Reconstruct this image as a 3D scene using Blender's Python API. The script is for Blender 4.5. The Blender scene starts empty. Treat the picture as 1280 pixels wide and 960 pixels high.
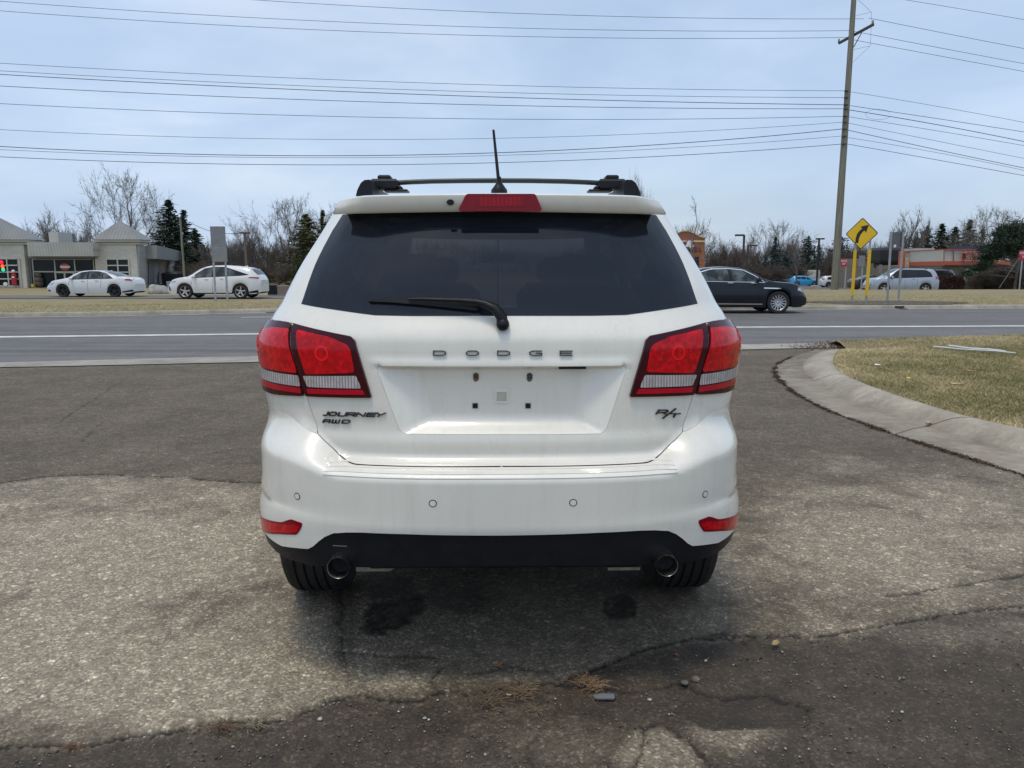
import bpy, math, random
import numpy as np
from mathutils import Vector, Matrix
from mathutils.geometry import delaunay_2d_cdt
R_ = math.radians
C = bpy.context.scene.collection
rng = np.random.default_rng(7)
random.seed(7)

# ------------------------------------------------------------------ camera maths
CAMH, FPX, PITCH = 1.45, 960.0, R_(8.59)
CP, SP = math.cos(PITCH), math.sin(PITCH)
def ray(px, py):
    u = (480-py)/FPX
    return np.array([(px-640)/FPX, CP+u*SP, -SP+u*CP])
_KB = None
def yk(x):
    """world y of the far kerb face at world x"""
    return np.interp(x, _KB[0], _KB[1])
def zt(x, y):
    """terrain height beyond the far kerb (0 on this side)"""
    d = np.asarray(y, float)-yk(x)
    l = np.interp(d, [0, 4, 13, 37, 400], [.12, .10, -.13, -.2, -.2])
    r = np.interp(d, [0, 4, 17, 19.5, 24, 28, 82, 400], [.12, .12, .15, .12, -.30, -.36, -1.3, -1.3])
    t = np.clip((np.asarray(x, float)+3)/16, 0, 1); t = t*t*(3-2*t)
    return np.where(d < 0, 0.0, l*(1-t)+r*t)
def G(px, py, z=0.0):
    d = ray(px, py); t = (z-CAMH)/d[2]
    return (d[0]*t, d[1]*t)
_kp = [G(px_, py_) for px_, py_ in ((0, 396.6), (170, 394.4), (350, 390.4), (640, 388.2), (1018, 386.6), (1280, 385.2))]
_KB = [[-300]+[q[0] for q in _kp]+[300], [_kp[0][1]-60]+[q[1] for q in _kp]+[_kp[-1][1]+20]]
def GT(px, py):
    z = 0.0
    for _ in range(30):
        x, y = G(px, py, z); z = float(zt(x, y))
    return (x, y, z)
def AT(px, py, Y):
    """world point seen at pixel, at world depth Y"""
    d = ray(px, py); t = Y/d[1]
    return (d[0]*t, Y, CAMH+d[2]*t)

# ------------------------------------------------------------------ mesh helpers
def mesh_from(name, V, F, smooth=False):
    me = bpy.data.meshes.new(name)
    V = np.asarray(V, dtype=np.float32).reshape(-1, 3)
    if isinstance(F, np.ndarray) and F.ndim == 2:
        k = F.shape[1]; n = len(F)
        me.vertices.add(len(V)); me.vertices.foreach_set('co', V.ravel())
        me.loops.add(n*k); me.loops.foreach_set('vertex_index', F.astype(np.int32).ravel())
        me.polygons.add(n)
        me.polygons.foreach_set('loop_start', np.arange(0, n*k, k, dtype=np.int32))
        me.update(calc_edges=True)
    else:
        me.from_pydata([tuple(map(float, v)) for v in V], [], [tuple(int(i) for i in f) for f in F])
        me.update()
    if smooth:
        me.polygons.foreach_set('use_smooth', np.ones(len(me.polygons), dtype=bool))
    return me
def link(name, me, mat, parent=None, loc=None, rot=None):
    o = bpy.data.objects.new(name, me); C.objects.link(o)
    if mat is not None and me is not None and len(me.materials) == 0:
        for m in (mat if isinstance(mat, (list, tuple)) else [mat]): me.materials.append(m)
    if parent is not None: o.parent = parent
    if loc is not None: o.location = loc
    if rot is not None: o.rotation_euler = rot
    return o
def tag(o, label, cat, group=None, kind=None):
    if label: o['label'] = label
    if cat: o['category'] = cat
    if group: o['group'] = group
    if kind: o['kind'] = kind
    return o
def root(name, label, cat, loc=(0, 0, 0), rz=0.0, group=None):
    o = bpy.data.objects.new(name, None); C.objects.link(o)
    o.location = loc; o.rotation_euler = (0, 0, rz); o.empty_display_size = .2
    return tag(o, label, cat, group)
def copy_tree(o, parent=None):
    c = o.copy(); C.objects.link(c); c.parent = parent
    for ch in list(o.children): copy_tree(ch, c)
    return c

class MB:
    """collects shapes into one mesh"""
    def __init__(s): s.V = []; s.F = []; s.M = []; s.S = []; s.mi = 0
    def add(s, V, F, smooth=False):
        b = len(s.V); s.V += [tuple(map(float, v)) for v in V]
        s.F += [tuple(int(i)+b for i in f) for f in F]; s.M += [s.mi]*len(F); s.S += [smooth]*len(F)
    def box(s, c, d, rz=0.0, taper=1.0, rx=0.0, bev=0.0):
        hx, hy, hz = d[0]/2, d[1]/2, d[2]/2
        V = []
        if bev <= 0:
            for z, k in ((-hz, 1), (hz, taper)):
                for x, y in ((-hx, -hy), (hx, -hy), (hx, hy), (-hx, hy)): V.append((x*k, y*k, z))
            F = [(0, 3, 2, 1), (4, 5, 6, 7), (0, 1, 5, 4), (1, 2, 6, 5), (2, 3, 7, 6), (3, 0, 4, 7)]
        else:
            b = min(bev, hx*.9, hy*.9, hz*.9)
            rings = [(-hz, b), (-hz+b, 0), (hz-b, 0), (hz, b)]
            for z, e in rings:
                X, Y = hx-e, hy-e; q = b*.6 if e == 0 else b*.4
                V += [(-X+q, -Y, z), (X-q, -Y, z), (X, -Y+q, z), (X, Y-q, z), (X-q, Y, z), (-X+q, Y, z), (-X, Y-q, z), (-X, -Y+q, z)]
            F = [tuple(range(7, -1, -1)), tuple(range(24, 32))]
            for r in range(3):
                for i in range(8):
                    j = (i+1) % 8; F.append((r*8+i, r*8+j, r*8+8+j, r*8+8+i))
        Rm = Matrix.Rotation(rz, 3, 'Z') @ Matrix.Rotation(rx, 3, 'X')
        V = [tuple(Rm @ Vector(v) + Vector(c)) for v in V]
        s.add(V, F)
    def tube(s, P, r, n=8, caps=True, smooth=True):
        P = [Vector(p) for p in P]; k = len(P)
        rr = list(r) if hasattr(r, '__len__') else [r]*k
        V = []; prev = None
        for i, p in enumerate(P):
            t = (P[min(i+1, k-1)]-P[max(i-1, 0)])
            t = t.normalized() if t.length > 1e-9 else Vector((0, 0, 1))
            if prev is None:
                a = Vector((0, 0, 1)) if abs(t.z) < .9 else Vector((1, 0, 0)); u = t.cross(a).normalized()
            else:
                u = (prev - t*prev.dot(t)); u = u.normalized() if u.length > 1e-6 else t.orthogonal().normalized()
            prev = u; w = t.cross(u)
            for j in range(n):
                q = 2*math.pi*j/n; V.append(tuple(p+(u*math.cos(q)+w*math.sin(q))*rr[i]))
        F = []
        for i in range(k-1):
            for j in range(n):
                F.append((i*n+j, i*n+(j+1) % n, (i+1)*n+(j+1) % n, (i+1)*n+j))
        s.add(V, F, smooth)
        if caps: s.add(V[:n], [tuple(range(n-1, -1, -1))]); s.add(V[-n:], [tuple(range(n))])
    def lathe(s, prof, c=(0, 0, 0), n=24, axis='z', smooth=True, close=False):
        V = []; k = len(prof)
        for (r, h) in prof:
            for j in range(n):
                q = 2*math.pi*j/n; a, b = r*math.cos(q), r*math.sin(q)
                v = {'z': (a, b, h), 'y': (a, h, b), 'x': (h, a, b)}[axis]
                V.append((v[0]+c[0], v[1]+c[1], v[2]+c[2]))
        F = []
        m = k if close else k-1
        for i in range(m):
            i2 = (i+1) % k
            for j in range(n):
                f = (i*n+j, i*n+(j+1) % n, i2*n+(j+1) % n, i2*n+j)
                F.append(f)
        s.add(V, F, smooth)
    def prism(s, poly, h0, h1, fn=None):
        """poly of 2D points; fn(u,v,h)->xyz (default extrude in z)"""
        fn = fn or (lambda u, v, h: (u, v, h))
        n = len(poly)
        V = [fn(u, v, h0) for u, v in poly]+[fn(u, v, h1) for u, v in poly]
        F = [tuple(range(n-1, -1, -1)), tuple(range(n, 2*n))]+[(i, (i+1) % n, n+(i+1) % n, n+i) for i in range(n)]
        s.add(V, F)
    def quad(s, a, b, c, d): s.add([a, b, c, d], [(0, 1, 2, 3)])
    def build(s, name, mat, parent=None, loc=None, rot=None, fix=True):
        me = bpy.data.meshes.new(name); me.from_pydata(s.V, [], s.F); me.update()
        me.polygons.foreach_set('use_smooth', np.array(s.S, dtype=bool))
        mats = mat if isinstance(mat, (list, tuple)) else [mat]
        for m in mats: me.materials.append(m)
        if len(mats) > 1: me.polygons.foreach_set('material_index', np.array(s.M, dtype=np.int32))
        if fix:
            import bmesh
            bm = bmesh.new(); bm.from_mesh(me); bmesh.ops.recalc_face_normals(bm, faces=bm.faces); bm.to_mesh(me); bm.free()
        return link(name, me, None, parent, loc, rot)

# ------------------------------------------------------------------ materials
class NT:
    def __init__(s, name):
        s.m = bpy.data.materials.new(name); s.m.use_nodes = True; s.t = s.m.node_tree
        s.b = s.t.nodes['Principled BSDF']; s.out = s.t.nodes['Material Output']
    def n(s, typ, **kw):
        nd = s.t.nodes.new(typ)
        for k, v in kw.items():
            if k in nd.inputs: nd.inputs[k].default_value = v
            else: setattr(nd, k, v)
        return nd
    def l(s, a, b): s.t.links.new(a, b)
    def coord(s, kind='Object'): return s.n('ShaderNodeTexCoord').outputs[kind]
    def noise(s, vec, scale, detail=4, rough=.55, dist=0.0, out='Fac'):
        nd = s.n('ShaderNodeTexNoise'); nd.inputs['Scale'].default_value = scale; nd.inputs['Detail'].default_value = detail
        nd.inputs['Roughness'].default_value = rough; nd.inputs['Distortion'].default_value = dist
        if vec is not None: s.l(vec, nd.inputs['Vector'])
        return nd.outputs[out]
    def vor(s, vec, scale, feature='F1', out='Distance', rand=1.0):
        nd = s.n('ShaderNodeTexVoronoi'); nd.feature = feature; nd.inputs['Scale'].default_value = scale
        nd.inputs['Randomness'].default_value = rand
        if vec is not None: s.l(vec, nd.inputs['Vector'])
        return nd.outputs[out]
    def ramp(s, fac, stops, interp='LINEAR'):
        nd = s.n('ShaderNodeValToRGB'); cr = nd.color_ramp; cr.interpolation = interp
        while len(cr.elements) < len(stops): cr.elements.new(.5)
        for e, (p, c) in zip(cr.elements, stops):
            e.position = p; e.color = (c, c, c, 1) if isinstance(c, (int, float)) else (*c, 1)
        s.l(fac, nd.inputs[0]); return nd.outputs[0]
    def math(s, op, a, b=None, clamp=False):
        nd = s.n('ShaderNodeMath', operation=op); nd.use_clamp = clamp
        for i, v in enumerate((a, b)):
            if v is None: continue
            if isinstance(v, (int, float)): nd.inputs[i].default_value = v
            else: s.l(v, nd.inputs[i])
        return nd.outputs[0]
    def mix(s, fac, a, b, mode='MIX'):
        nd = s.n('ShaderNodeMix', data_type='RGBA', blend_type=mode)
        for i, v in ((0, fac), (6, a), (7, b)):
            if isinstance(v, (int, float)): nd.inputs[i].default_value = v if i == 0 else (v, v, v, 1)
            elif isinstance(v, tuple): nd.inputs[i].default_value = (*v, 1)
            else: s.l(v, nd.inputs[i])
        return nd.outputs[2]
    def bump(s, h, strength=.3, dist=.01, prev=None):
        nd = s.n('ShaderNodeBump'); nd.inputs['Strength'].default_value = strength; nd.inputs['Distance'].default_value = dist
        s.l(h, nd.inputs['Height'])
        if prev is not None: s.l(prev, nd.inputs['Normal'])
        return nd.outputs[0]
    def attr(s, name): return s.n('ShaderNodeAttribute', attribute_name=name).outputs['Fac']
    def set(s, **kw):
        for k, v in kw.items():
            k = k.replace('_', ' ')
            if isinstance(v, (int, float)): s.b.inputs[k].default_value = v
            elif isinstance(v, tuple): s.b.inputs[k].default_value = (*v, 1) if len(v) == 3 else v
            else: s.l(v, s.b.inputs[k])
        return s
_M = {}
def plain(name, col, rough=.5, metal=0.0, var=.12, scale=6.0, coat=0.0, bump=0.0, bscale=40.0, spec=.5, emit=None, es=1.0):
    if name in _M: return _M[name]
    t = NT(name); v = t.coord()
    n1 = t.noise(v, scale, 5)
    k = t.ramp(n1, [(.25, 1-var), (.75, 1+var)])
    t.set(Base_Color=t.mix(1.0, tuple(col), k, 'MULTIPLY'))
    r = t.ramp(t.noise(v, scale*2.3, 3), [(.3, max(0, rough-.06)), (.7, min(1, rough+.06))])
    t.set(Roughness=r, Metallic=metal)
    t.b.inputs['Coat Weight'].default_value = coat; t.b.inputs['Coat Roughness'].default_value = .06
    t.b.inputs['Specular IOR Level'].default_value = spec
    if bump: t.set(Normal=t.bump(t.noise(v, bscale, 4), bump, .01))
    if emit: t.b.inputs['Emission Color'].default_value = (*emit, 1); t.b.inputs['Emission Strength'].default_value = es
    _M[name] = t.m; return t.m

# ------------------------------------------------------------------ 2D helpers
def inpoly(P, poly):
    P = np.asarray(P); poly = np.asarray(poly); x, y = P[:, 0], P[:, 1]
    ins = np.zeros(len(P), bool); n = len(poly); j = n-1
    for i in range(n):
        xi, yi = poly[i]; xj, yj = poly[j]
        if yi != yj:
            c = ((yi > y) != (yj > y)) & (x < (xj-xi)*(y-yi)/(yj-yi)+xi); ins ^= c
        j = i
    return ins
def segdist(P, poly, closed=True):
    P = np.asarray(P, float); poly = np.asarray(poly, float); d = np.full(len(P), 1e9); n = len(poly)
    for i in range(n if closed else n-1):
        a = poly[i]; b = poly[(i+1) % n]; ab = b-a; L = max(ab@ab, 1e-12)
        t = np.clip(((P-a)@ab)/L, 0, 1); q = P-(a+t[:, None]*ab); d = np.minimum(d, np.hypot(q[:, 0], q[:, 1]))
    return d
def densify(poly, step, closed=True):
    out = []; n = len(poly)
    for i in range(n if closed else n-1):
        a = np.array(poly[i], float); b = np.array(poly[(i+1) % n], float); k = max(1, int(math.ceil(np.hypot(*(b-a))/step)))
        for t in range(k): out.append(a+(b-a)*t/k)
    if not closed: out.append(np.array(poly[-1], float))
    return out
def roundc(poly, r, k=4):
    """round the corners of a closed polygon"""
    out = []; n = len(poly)
    for i in range(n):
        p = np.array(poly[i], float); a = np.array(poly[i-1], float)-p; b = np.array(poly[(i+1) % n], float)-p
        la, lb = np.hypot(*a), np.hypot(*b)
        if la < 1e-6 or lb < 1e-6: continue
        q = min(r, la*.45, lb*.45); A = p+a/la*q; B = p+b/lb*q
        for t in range(k+1):
            t = t/k; out.append((1-t)**2*A+2*t*(1-t)*p+t*t*B)
    return out
def inset(poly, d):
    poly = np.array(poly, float); n = len(poly)
    area = .5*np.sum(poly[:, 0]*np.roll(poly[:, 1], -1)-np.roll(poly[:, 0], -1)*poly[:, 1]); sg = 1 if area > 0 else -1
    out = []
    for i in range(n):
        a = poly[i]-poly[i-1]; b = poly[(i+1) % n]-poly[i]; la = np.hypot(*a); lb = np.hypot(*b)
        if la < 1e-9 or lb < 1e-9: out.append(poly[i]); continue
        na = np.array([-a[1], a[0]])/la*sg; nb = np.array([-b[1], b[0]])/lb*sg; m = na+nb; q = m@m
        out.append(poly[i]+m*(2*d/max(q, .8)))
    return out
def sm(x, a, b):
    t = np.clip((x-a)/(b-a), 0, 1); return t*t*(3-2*t)
def pchip(xs, ys):
    xs = np.array(xs, float); ys = np.array(ys, float); h = np.diff(xs); dl = np.diff(ys)/h; m = np.zeros(len(xs))
    m[1:-1] = np.where(dl[:-1]*dl[1:] > 0, 2*dl[:-1]*dl[1:]/(dl[:-1]+dl[1:]+1e-12*np.sign(dl[:-1]+dl[1:]+1e-30)), 0); m[0] = dl[0]; m[-1] = dl[-1]
    def f(x):
        x = np.clip(x, xs[0], xs[-1]); i = np.clip(np.searchsorted(xs, x, side='right')-1, 0, len(xs)-2); t = (x-xs[i])/h[i]
        return (2*t**3-3*t**2+1)*ys[i]+(t**3-2*t**2+t)*h[i]*m[i]+(-2*t**3+3*t**2)*ys[i+1]+(t**3-t**2)*h[i]*m[i+1]
    return f
# ------------------------------------------------------------------ hero car body surface
CARX, CARY, YAW = -0.034, 2.42, R_(1.2)
CY_, SY_ = math.cos(YAW), math.sin(YAW)
def to_local(p): x, y, z = p[0]-CARX, p[1]-CARY, p[2]; return np.array([x*CY_+y*SY_, -x*SY_+y*CY_, z])
def proj_local(P):
    x = P[..., 0]*CY_-P[..., 1]*SY_+CARX; y = P[..., 0]*SY_+P[..., 1]*CY_+CARY; z = P[..., 2]-CAMH
    dep = y*CP-z*SP; up = y*SP+z*CP
    return np.stack([640+FPX*x/dep, 480-FPX*up/dep], -1)
def pix_local(px, py, Y=None, Z=None):
    """local point at pixel on local plane y=Y"""
    d = ray(px, py); o = to_local((0, 0, CAMH)); dl = np.array([d[0]*CY_+d[1]*SY_, -d[0]*SY_+d[1]*CY_, d[2]])
    t = (Y-o[1])/dl[1] if Y is not None else (Z-o[2])/dl[2]
    return o+dl*t
fR = pchip([.30, .36, .42, .50, .58, .70, .78, .90, 1.05, 1.15, 1.212, 1.220, 1.30, 1.40, 1.65, 1.69, 1.715, 1.735],
           [.20, .16, .125, .115, .11, .11, .11, .112, .118, .124, .1275, .130, .176, .218, .362, .41, .50, .62])
fW = pchip([.3, .36, .4, .43, .455, .475, .5, .54, .575, .6, .625, .65, .675, .71, .76, .8, .85, .9, .95, 1.0, 1.06, 1.12, 1.17, 1.21, 1.25, 1.285, 1.32, 1.37, 1.42, 1.48, 1.55, 1.61, 1.66, 1.69, 1.715, 1.735],
           [0.7972, 0.8232, 0.8486, 0.873, 0.8946, 0.9069, 0.9092, 0.9108, 0.9093, 0.8969, 0.8853, 0.882, 0.8838, 0.8866, 0.8867, 0.8868, 0.8905, 0.8994, 0.9103, 0.9174, 0.919, 0.9247, 0.9284, 0.9152, 0.8924, 0.874, 0.8486, 0.8225, 0.7977, 0.7658, 0.7255, 0.6932, 0.6713, 0.664, 0.6659, 0.6651])
fD = pchip([.30, .8, 1.2, 1.4, 1.735], [.62, .62, .62, .55, .5])
fN = pchip([.30, .8, 1.2, 1.4, 1.735], [2.9, 2.9, 3.0, 3.1, 3.0])
fF = pchip([.30, .45, .6, .8, .92, 1.0, 1.06, 1.10, 1.66, 1.70, 1.735], [4.75, 4.88, 4.93, 4.90, 4.78, 4.5, 4.2, 3.95, 2.95, 2.8, 2.6])
_ph = np.linspace(0, math.pi/2, 400)
def _sup(ph, W, D, n):
    s, c = np.abs(np.sin(ph))/W, np.abs(np.cos(ph))/D
    return (s**n+c**n)**(-1/n)
_r = _sup(_ph, .95, .60, 3.0); _px = _r*np.sin(_ph); _py = .6-_r*np.cos(_ph)
_arc = np.concatenate([[0], np.cumsum(np.hypot(np.diff(_px), np.diff(_py)))])
A1 = float(_arc[-1]); A2 = A1+3.55; A3 = A2+A1
def base(a, z):
    a = np.asarray(a, float); z = np.asarray(z, float); sg = np.where(a < 0, -1., 1.); aa = np.abs(a)
    W, D, n, Rr, F = fW(z), fD(z), fN(z), fR(z), fF(z)
    ph = np.interp(aa, _arc, _ph); r = _sup(ph, W, D, n)
    x0 = r*np.sin(ph); y0 = Rr+D-r*np.cos(ph)
    ys = Rr+D; ye = F-.75
    t = np.clip((aa-A1)/(A2-A1), 0, 1)
    ph2 = np.interp(np.clip(A3-aa, 0, A1), _arc, _ph); r2 = _sup(ph2, W, .75, 2.6)
    x = np.where(aa <= A1, x0, np.where(aa <= A2, W, r2*np.sin(ph2)))
    y = np.where(aa <= A1, y0, np.where(aa <= A2, ys+(ye-ys)*t, F-.75+r2*np.cos(ph2)))
    return np.stack([sg*x, y, z], -1)
def halfdist(a, z, p, q):
    """signed distance (positive left of p->q)"""
    dx, dz = q[0]-p[0], q[1]-p[1]; L = math.hypot(dx, dz)
    return (dx*(z-p[1])-dz*(a-p[0]))/L
REC = None   # plate recess corners, filled in once (a,z)
def hfun(a, z):
    aa = np.abs(np.asarray(a, float)); z = np.asarray(z, float)
    t = sm(aa, .50, .72)
    z0 = .765+t*.035; z1 = .822+t*.115
    amp = .105-.065*sm(aa, .6, 1.15)
    h = amp*(1-sm(z, z0, z1))
    # ribs on the step pad
    rb = sm(aa, .62, .56)*sm(z, .770, .776)*sm(z, .812, .806)
    # valance tuck below the white bumper skin and soft roll at the lip
    h = h-.006*sm(z, .60, .56)
    # rolled lip of the bumper above the reflectors
    h = h+.010*sm(aa, .70, 1.05)*np.exp(-((z-.66)/.03)**2)*sm(aa, 1.75, 1.4)
    # lower tailgate: very soft shelf
    h = h+.006*np.exp(-((z-.865)/.03)**2)*sm(aa, .8, .6)
    for ac_ in (A1+.22, A1+3.41):
        rr_ = np.hypot((aa-ac_)/1.08, z-.36); h = h+.045*sm(rr_, .52, .40)*sm(aa, 1.10, 1.28)
    if REC is not None:
        TL, TR, BR, BL = REC
        aS = np.asarray(a, float)
        dt = halfdist(aS, z, TR, TL); dl = halfdist(aS, z, TL, BL); db = halfdist(aS, z, BL, BR); dr = halfdist(aS, z, BR, TR)
        L_ = lambda d, w: np.clip(d/w, 0, 1)-.07*np.exp(-((d-w)/(.10*w+.003))**2)
        k = np.minimum(np.minimum(L_(dl, .098), L_(dr, .098)), np.minimum(L_(db, .045), np.clip(dt/.006, 0, 1)))
        ins = (dt > 0) & (dl > 0) & (db > 0) & (dr > 0)
        h = h-.048*np.where(ins, np.clip(k, 0, 1), 0)
        h = h+.007*sm(dt, -.030, -.004)*sm(dt, .004, -.002)*sm(dl, -.03, .03)*sm(dr, -.03, .03)
    return h
def S(a, z, off=0.0, hf=True):
    a = np.asarray(a, float); z = np.asarray(z, float)
    e = 2e-3
    P = base(a, z); Ta = base(a+e, z)-base(a-e, z); Tz = base(a, z+e)-base(a, z-e)
    N = np.cross(Ta, Tz); N /= np.linalg.norm(N, axis=-1, keepdims=True)+1e-12
    h = (hfun(a, z) if hf else 0.0)+off
    return P+N*np.asarray(h)[..., None]
def px2az(px, py, guess=None):
    a, z = guess if guess is not None else ((px-624)/325., 1.45-(py-335)/960.*2.6)
    for _ in range(40):
        q = proj_local(S(a, z)); e = 1e-4
        qa = (proj_local(S(a+e, z))-q)/e; qz = (proj_local(S(a, z+e))-q)/e
        J = np.array([[qa[0], qz[0]], [qa[1], qz[1]]]); d = np.array([px, py])-q
        if np.hypot(*d) < .01: break
        try: st = np.linalg.solve(J+np.eye(2)*1e-6, d)
        except Exception: break
        st = np.clip(st, -.05, .05); a += st[0]; z += st[1]
        a = float(np.clip(a, -1.25, 1.25)); z = float(np.clip(z, .31, 1.72))
    if np.hypot(*(np.array([px, py])-proj_local(S(a, z)))) > .25:
        best = None
        for aa_ in np.linspace(-1.1, 1.1, 111):
            zz_ = az_at(aa_, py)[1]; e_ = abs(proj_local(S(aa_, zz_))[0]-px)
            if best is None or e_ < best[0]: best = (e_, aa_, zz_)
        lo, hi = best[1]-.02, best[1]+.02
        for _ in range(24):
            m1, m2 = lo+(hi-lo)/3, hi-(hi-lo)/3
            if abs(proj_local(S(*az_at(m1, py)))[0]-px) < abs(proj_local(S(*az_at(m2, py)))[0]-px): hi = m2
            else: lo = m1
        a, z = az_at((lo+hi)/2, py)
    return (float(a), float(z))
def az_at(a, py):
    lo, hi = .33, 1.70
    for _ in range(40):
        m = (lo+hi)/2; y = proj_local(S(a, m))[1]
        if y > py: lo = m
        else: hi = m
    return (a, m)
def PX(*pts): return [px2az(*p) for p in pts]
def mir(poly): return [(-a, z) for a, z in reversed(poly)]
# ------------------------------------------------------------------ materials for vehicles
def mat_paint(name, col, rough=.32, coat=.8, metal=0.0, dirt=.08, hero=False):
    t = NT(name); v = t.coord()
    k = t.ramp(t.noise(v, 2.2, 6, .6), [(.3, 1-dirt*1.3), (.7, 1.0)])
    c = t.mix(1.0, tuple(col), k, 'MULTIPLY')
    r = t.ramp(t.noise(v, 5, 5), [(.3, rough-.08), (.75, rough+.12)])
    if hero:
        # smears and specks of road dirt low on the tailgate, heavier to the right
        sp = t.n('ShaderNodeSeparateXYZ'); t.l(v, sp.inputs[0]); X, Z = sp.outputs[0], sp.outputs[2]
        def blob(cx, cz, rx, rz):
            dx = t.math('DIVIDE', t.math('SUBTRACT', X, cx), rx); dz = t.math('DIVIDE', t.math('SUBTRACT', Z, cz), rz)
            q = t.math('ADD', t.math('MULTIPLY', dx, dx), t.math('MULTIPLY', dz, dz))
            return t.math('SUBTRACT', 1.0, q, clamp=True)
        wav = t.noise(v, 60, 8, .85, 2.5); fine = t.ramp(wav, [(.54, 0.0), (.62, 1.0)])
        b = blob(.455, .90, .09, .05); b = t.math('MAXIMUM', b, blob(.40, 1.245, .06, .07)); b = t.math('MAXIMUM', b, blob(.43, 1.05, .03, .25))
        b = t.math('MULTIPLY', b, fine)
        lowk = t.ramp(Z, [(.0, 1.0), (.7, .9), (.95, 0.15), (1.0, .0)])
        spk = t.ramp(t.noise(v, 260, 2, .5), [(.70, 0.0), (.74, 1.0)])
        st = t.n('ShaderNodeMapping'); st.inputs['Scale'].default_value = (26, 26, 1.6); t.l(v, st.inputs[0])
        streak = t.ramp(t.noise(st.outputs[0], 1.0, 4, .7), [(.5, 0.0), (.8, .22)])
        c = t.mix(t.math('MULTIPLY', b, .42), c, (.22, .20, .17))
        c = t.mix(t.math('MULTIPLY', spk, t.math('MULTIPLY', lowk, .35)), c, (.30, .27, .22))
        c = t.mix(t.math('MULTIPLY', streak, .8), c, (.45, .43, .37))
    t.set(Base_Color=c, Roughness=r, Metallic=metal)
    t.b.inputs['Coat Weight'].default_value = coat; t.b.inputs['Coat Roughness'].default_value = .05
    t.set(Normal=t.bump(t.noise(v, 3.0, 2), .015, .02))
    return t.m
def mat_glass(name, tint=.12, col=(.01, .013, .018), rough=.03):
    t = NT(name); v = t.coord()
    t.set(Base_Color=t.mix(t.ramp(t.noise(v, 60, 5, .7), [(.62, 0.0), (.8, .03)]), tuple(col), (.35, .35, .33)))
    t.set(Roughness=t.ramp(t.noise(v, 7, 4), [(.3, rough), (.8, rough+.05)]))
    t.b.inputs['Specular IOR Level'].default_value = .36
    tr = t.n('ShaderNodeBsdfTransparent'); tr.inputs[0].default_value = (1, 1, 1, 1)
    mx = t.n('ShaderNodeMixShader'); mx.inputs[0].default_value = tint
    t.l(t.b.outputs[0], mx.inputs[1]); t.l(tr.outputs[0], mx.inputs[2]); t.l(mx.outputs[0], t.out.inputs[0])
    return t.m
def mat_lens(name, col, pat='dots', rough=.12, scale=90.0, dark=.35, emit=0.0):
    t = NT(name); v = t.coord()
    if pat == 'ribs':
        w = t.n('ShaderNodeTexWave', wave_type='BANDS', bands_direction='X'); w.inputs['Scale'].default_value = scale
        w.inputs['Distortion'].default_value = .6; w.inputs['Detail'].default_value = 1; t.l(v, w.inputs[0]); f = w.outputs['Fac']
        f2 = t.noise(v, 40, 3); f = t.math('MULTIPLY', f, t.ramp(f2, [(.35, .45), (.65, 1.0)]))
    elif pat == 'facet': f = t.vor(v, scale, 'F1', 'Color')
    else: f = t.noise(v, scale, 2)
    k = t.ramp(f, [(.15, dark), (.8, 1.0)])
    t.set(Base_Color=t.mix(1.0, tuple(col), k, 'MULTIPLY'), Roughness=rough)
    t.b.inputs['Coat Weight'].default_value = .22; t.b.inputs['Coat Roughness'].default_value = .04; t.b.inputs['Specular IOR Level'].default_value = .2
    t.set(Normal=t.bump(f, .35, .002))
    return t.m
M_white = mat_paint('white_car_paint', (.86, .825, .735), .30, .9, hero=True)
M_blackpl = plain('black_plastic', (.008, .009, .012), .42, var=.3, scale=12, bump=.08, bscale=300, spec=.28)
M_dark = plain('dark_underbody', (.008, .008, .008), .8)
M_rubber = plain('tyre_rubber', (.014, .014, .015), .72, var=.3, scale=20, bump=.15, bscale=120)
M_alloy = plain('alloy', (.50, .50, .52), .3, metal=.9, var=.15)
M_dkalloy = plain('black_alloy', (.02, .02, .022), .35, metal=.3)
M_chrome = plain('chrome', (.75, .75, .76), .15, metal=1.0, var=.05)
M_dchrome = plain('dark_chrome', (.085, .083, .088), .25, metal=.85, var=.2)
M_pipe = plain('exhaust_steel', (.30, .28, .27), .28, metal=1.0, var=.3, scale=30)
M_steel = plain('dull_steel', (.32, .29, .25), .5, metal=.6, var=.3, scale=30)
M_tint = mat_glass('privacy_glass', .045, (.010, .015, .025))
M_clear = mat_glass('car_glass', .55, (.02, .025, .03))
M_dkglass = mat_glass('dark_car_glass', .0, (.015, .018, .022))
M_lred = mat_lens('red_lens', (.68, .001, .010), 'facet', scale=60, dark=.6)
M_lred2 = mat_lens('red_lens_deep', (.26, .0008, .012), 'noise', scale=60, dark=.7)
M_lstrip = mat_lens('red_strip', (.50, .001, .020), 'noise', scale=60, dark=.8)
M_lhouse = mat_lens('lamp_border', (.050, .001, .007), 'noise', scale=30, dark=.6)
M_lclear = mat_lens('clear_lens', (.58, .52, .51), 'ribs', scale=30, dark=.5)
M_lring = mat_lens('red_ring', (.95, .010, .015), 'noise', scale=30, dark=.9)
M_ldot = mat_lens('red_dot', (.52, .001, .008), 'noise', scale=30, dark=.8)
M_fabric = plain('grey_fabric', (.05, .05, .055), .9, bump=.2, bscale=200)

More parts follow.
